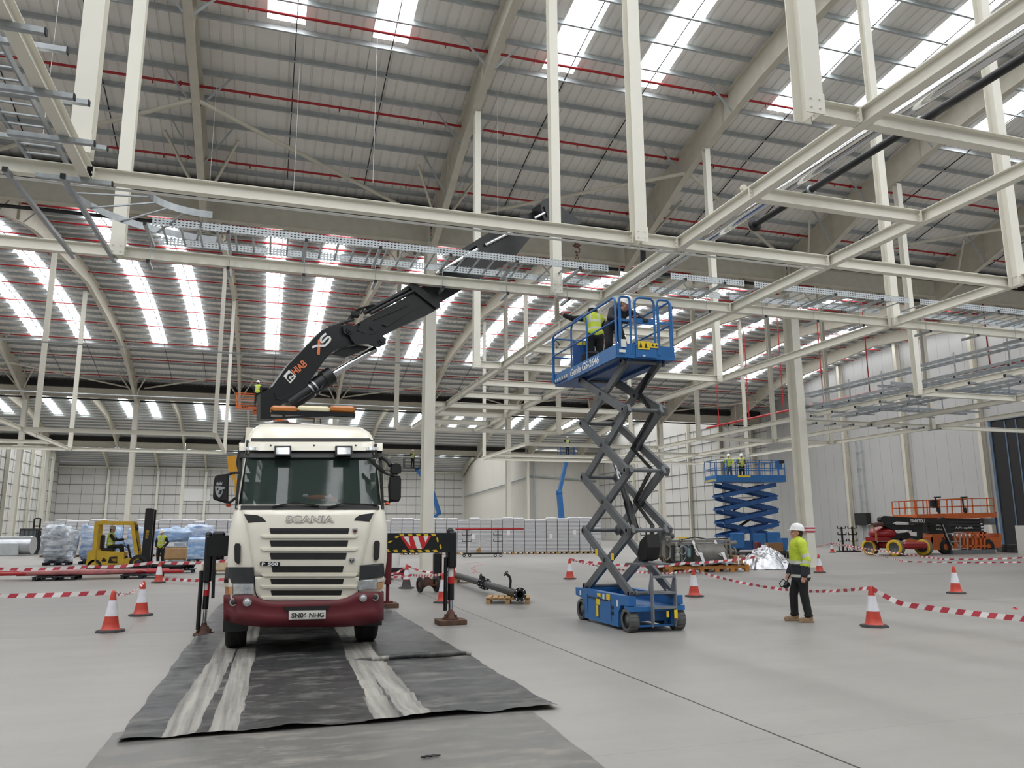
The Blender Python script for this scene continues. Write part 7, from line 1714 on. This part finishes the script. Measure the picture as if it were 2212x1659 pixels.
for k, x in enumerate((l0+1.35, l1-.45)):
    m = MB(); P = [(x-.12, -.58, .95), (x-.06, -.66, .72), (x-.0, -.98, .42), (x+.12, -1.0, .1), (x+.18, -.9, -.03)]
    for p, q, w in zip(P[:-1], P[1:], (.1, .16, .12, .09)): m.bar(p, q, w, .02, (0, 1, 0))
    m.bar((x-.05, -.7, .55), (x-.14, -.98, .38), .12, .02, (0, 1, 0)); pm(m, 'white_strap', WHITEP)
m = MB(); m.smooth = True
m.grid(lambda u, v: V(l0+.1+(l1-l0+.5)*u, -1.0+.6*v, .04+.09*abs(MN.noise(V(u*7, v*2, .3)))-.12*(1-v)**2*abs(MN.noise(V(u*5, 0, 4)))), 40, 8); o = m.build('plastic_film', GFILM, loc=(pc.x, pc.y, .27)); o.rotation_euler = (0, 0, ang); tag(o, 'crumpled white film under the grey machine, hanging over the pallet edge', 'film')
q = PY(1590, 1224, (A.y+Bq.y)/2+.2); CARD = mat('brown_carton', (150, 112, 78), .85, var=.15, scale=6)
root = empty('carton', (q.x, q.y, .275), 'brown carton standing on the right end of the timber pallet', 'box', None, ang); m = MB(); m.cbox((0, 0, .17), (.42, .4, .34), .01); m.build('carton_body', CARD, root); m = MB(); m.bx(-.03, -.205, .02, .03, -.2, .33); m.build('tape_strip', WHITEP, root)
# ---------------------------------------------------- foil heap, bench with cartons
FOIL = mat('silver_foil', (214, 216, 220), .28, .85, var=.1, scale=8)
c = G(1668, 1231); m = MB()
def fn(u, v):
    t = 2*pi*u; r = v; R_ = 1.0+.25*MN.noise(V(cos(t)*2, sin(t)*2, 1)); x, y = cos(t)*r*R_*1.15, sin(t)*r*R_*.8; z = .95*(1-r**3.5)*(.75+.35*MN.noise(V(x*1.5, y*1.5, 2)))+.3*abs(MN.fractal(V(x*3, y*3, 5), .7, 2.2, 4))*(1-r*.7)
    return V(c.x+.35+x, c.y+.8+y, max(.01, z))
m.grid(fn, 64, 30); m.thing('foil_heap', FOIL, 'heap of crumpled silver foil sheeting beside the standing person', 'foil')
c = G(1640, 1222); YT = c.y+7; a, b = PY(1600, 1192, YT), PY(1695, 1190, YT); root = empty('work_bench', ((a.x+b.x)/2, YT, 0), 'dark low bench behind the foil heap', 'bench'); hw = (b.x-a.x)/2; m = MB(); m.bx(-hw, -.5, a.z-.12, hw, .5, a.z); m.build('bench_top', DGREY, root)
for s in (-1, 1):
    for e in (-1, 1): m = MB(); m.bar((s*(hw-.1), e*.4, 0), (s*(hw-.1), e*.4, a.z-.1), .1, .1); m.build('leg', DGREY, root)
m = MB(); m.bx(-hw+.2, -.45, .1, hw-.2, .45, a.z-.3); m.build('shelf_bin', BLACKP, root)
for k, (x0, x1, yt, m_, lb_) in enumerate(((1654, 1684, 1172, CARD, 'brown carton on the dark bench behind the foil heap'), (1641, 1652, 1177, WHITEP, 'white tub on the dark bench behind the foil heap'), (1638, 1645, 1171, MAROON, 'dark red box on the dark bench behind the foil heap'))):
    p0, p1 = PY(x0, 1191, YT), PY(x1, yt, YT); m = MB(); dy = .25 if k == 2 else -.1
    if k == 1: m.lathe([(.001, .001), (.12, 0), (.16, p1.z-a.z), (.14, p1.z-a.z), (.001, .03)], ((p0.x+p1.x)/2, YT-.2, a.z), (0, 0, 1), 16)
    else: m.cbox(((p0.x+p1.x)/2, YT+dy, (a.z+p1.z)/2), (p1.x-p0.x, .4, p1.z-a.z), .01)
    m.thing(('carton', 'tub', 'box')[k], m_, lb_, ('box', 'tub', 'box')[k])
p0, p1 = PY(1690, 1200, 38), PY(1703, 1162, 38); root = empty('blue_bin', ((p0.x+p1.x)/2, 38, 0), 'blue bin on a stand, just left of the standing person', 'bin'); m = MB(); m.prism([(-.12, 0, p1.z-.7), (.12, 0, p1.z-.7), (.22, 0, p1.z), (-.22, 0, p1.z)], (0, .4, 0)); m.build('bin_body', BLUE, root); m = MB(); m.bx(-.1, .1, 0, .1, .3, p1.z-.7); m.build('stand', DGREY, root)
# ---------------------------------------------------- right-hand wall fittings and marks
p0, p1 = PX(1850, 1135, 51.6), PX(1873, 1108, 51.6); root = empty('wall_cabinet', (51.7, (p0.y+p1.y)/2, p0.z), 'black cabinet mounted by a column on the right-hand wall', 'cabinet'); hy = abs(p0.y-p1.y)/2; m = MB(); m.bx(-.25, -hy, 0, .25, hy, p1.z-p0.z); m.build('cabinet_body', BLACKP, root); m = MB()
for y in (-hy*.6, hy*.3): m.bar((.1, y, p1.z-p0.z), (.1, y, 8), .08, .08); m.bar((.1, y, -p0.z), (.1, y, 0), .08, .08)
for k in range(4): m.bar((.1, -hy*.8, 2.2+1.5*k), (.1, hy*.8, 2.2+1.5*k), .06, .06)
m.build('conduit', GALV_DARK, root)
c = PX(2185, 1190, 48); m = MB()
for k in range(6): m.box((c.x+.2*(k % 3), c.y-.6+.4*k, .15+.12*(k % 3)), (1.6, .5, .24), Matrix.Rotation(.3*k, 3, 'Z'))
m.thing('timber_pile', DGREY, 'dark pile of timbers at the far right beside the orange lift', 'timber')
m = MB(); a = PX(2200, 1200, 44); m.bx(a.x, a.y-1.2, 0, a.x+.3, a.y, PX(2200, 1135, 44).z); m.thing('grey_panel', CLAD, 'pale grey panel standing at the right edge by the black doorway', 'panel')
MRK = mat('red_floor_paint', (192, 70, 74), .7, var=.1)
for pts, lb_ in (([(1006, 1217), (1020, 1216), (1038, 1215)], 'faint red chalk line on the floor below the pipe rack'), ([(1045, 1219), (1030, 1222), (1018, 1228), (1030, 1234), (1018, 1238), (1038, 1236)], 'red zigzag chalk mark on the floor below the pipe rack'), ([(2186, 1314), (2196, 1317), (2190, 1312), (2200, 1316)], 'small red scribble on the floor at the right edge')):
    m = MB()
    P = [G(a, b, .002) for a, b in pts]
    for p, q in zip(P[:-1], P[1:]): m.bar(p, q, .05, .003)
    m.thing('floor_mark', MRK, lb_, 'mark')
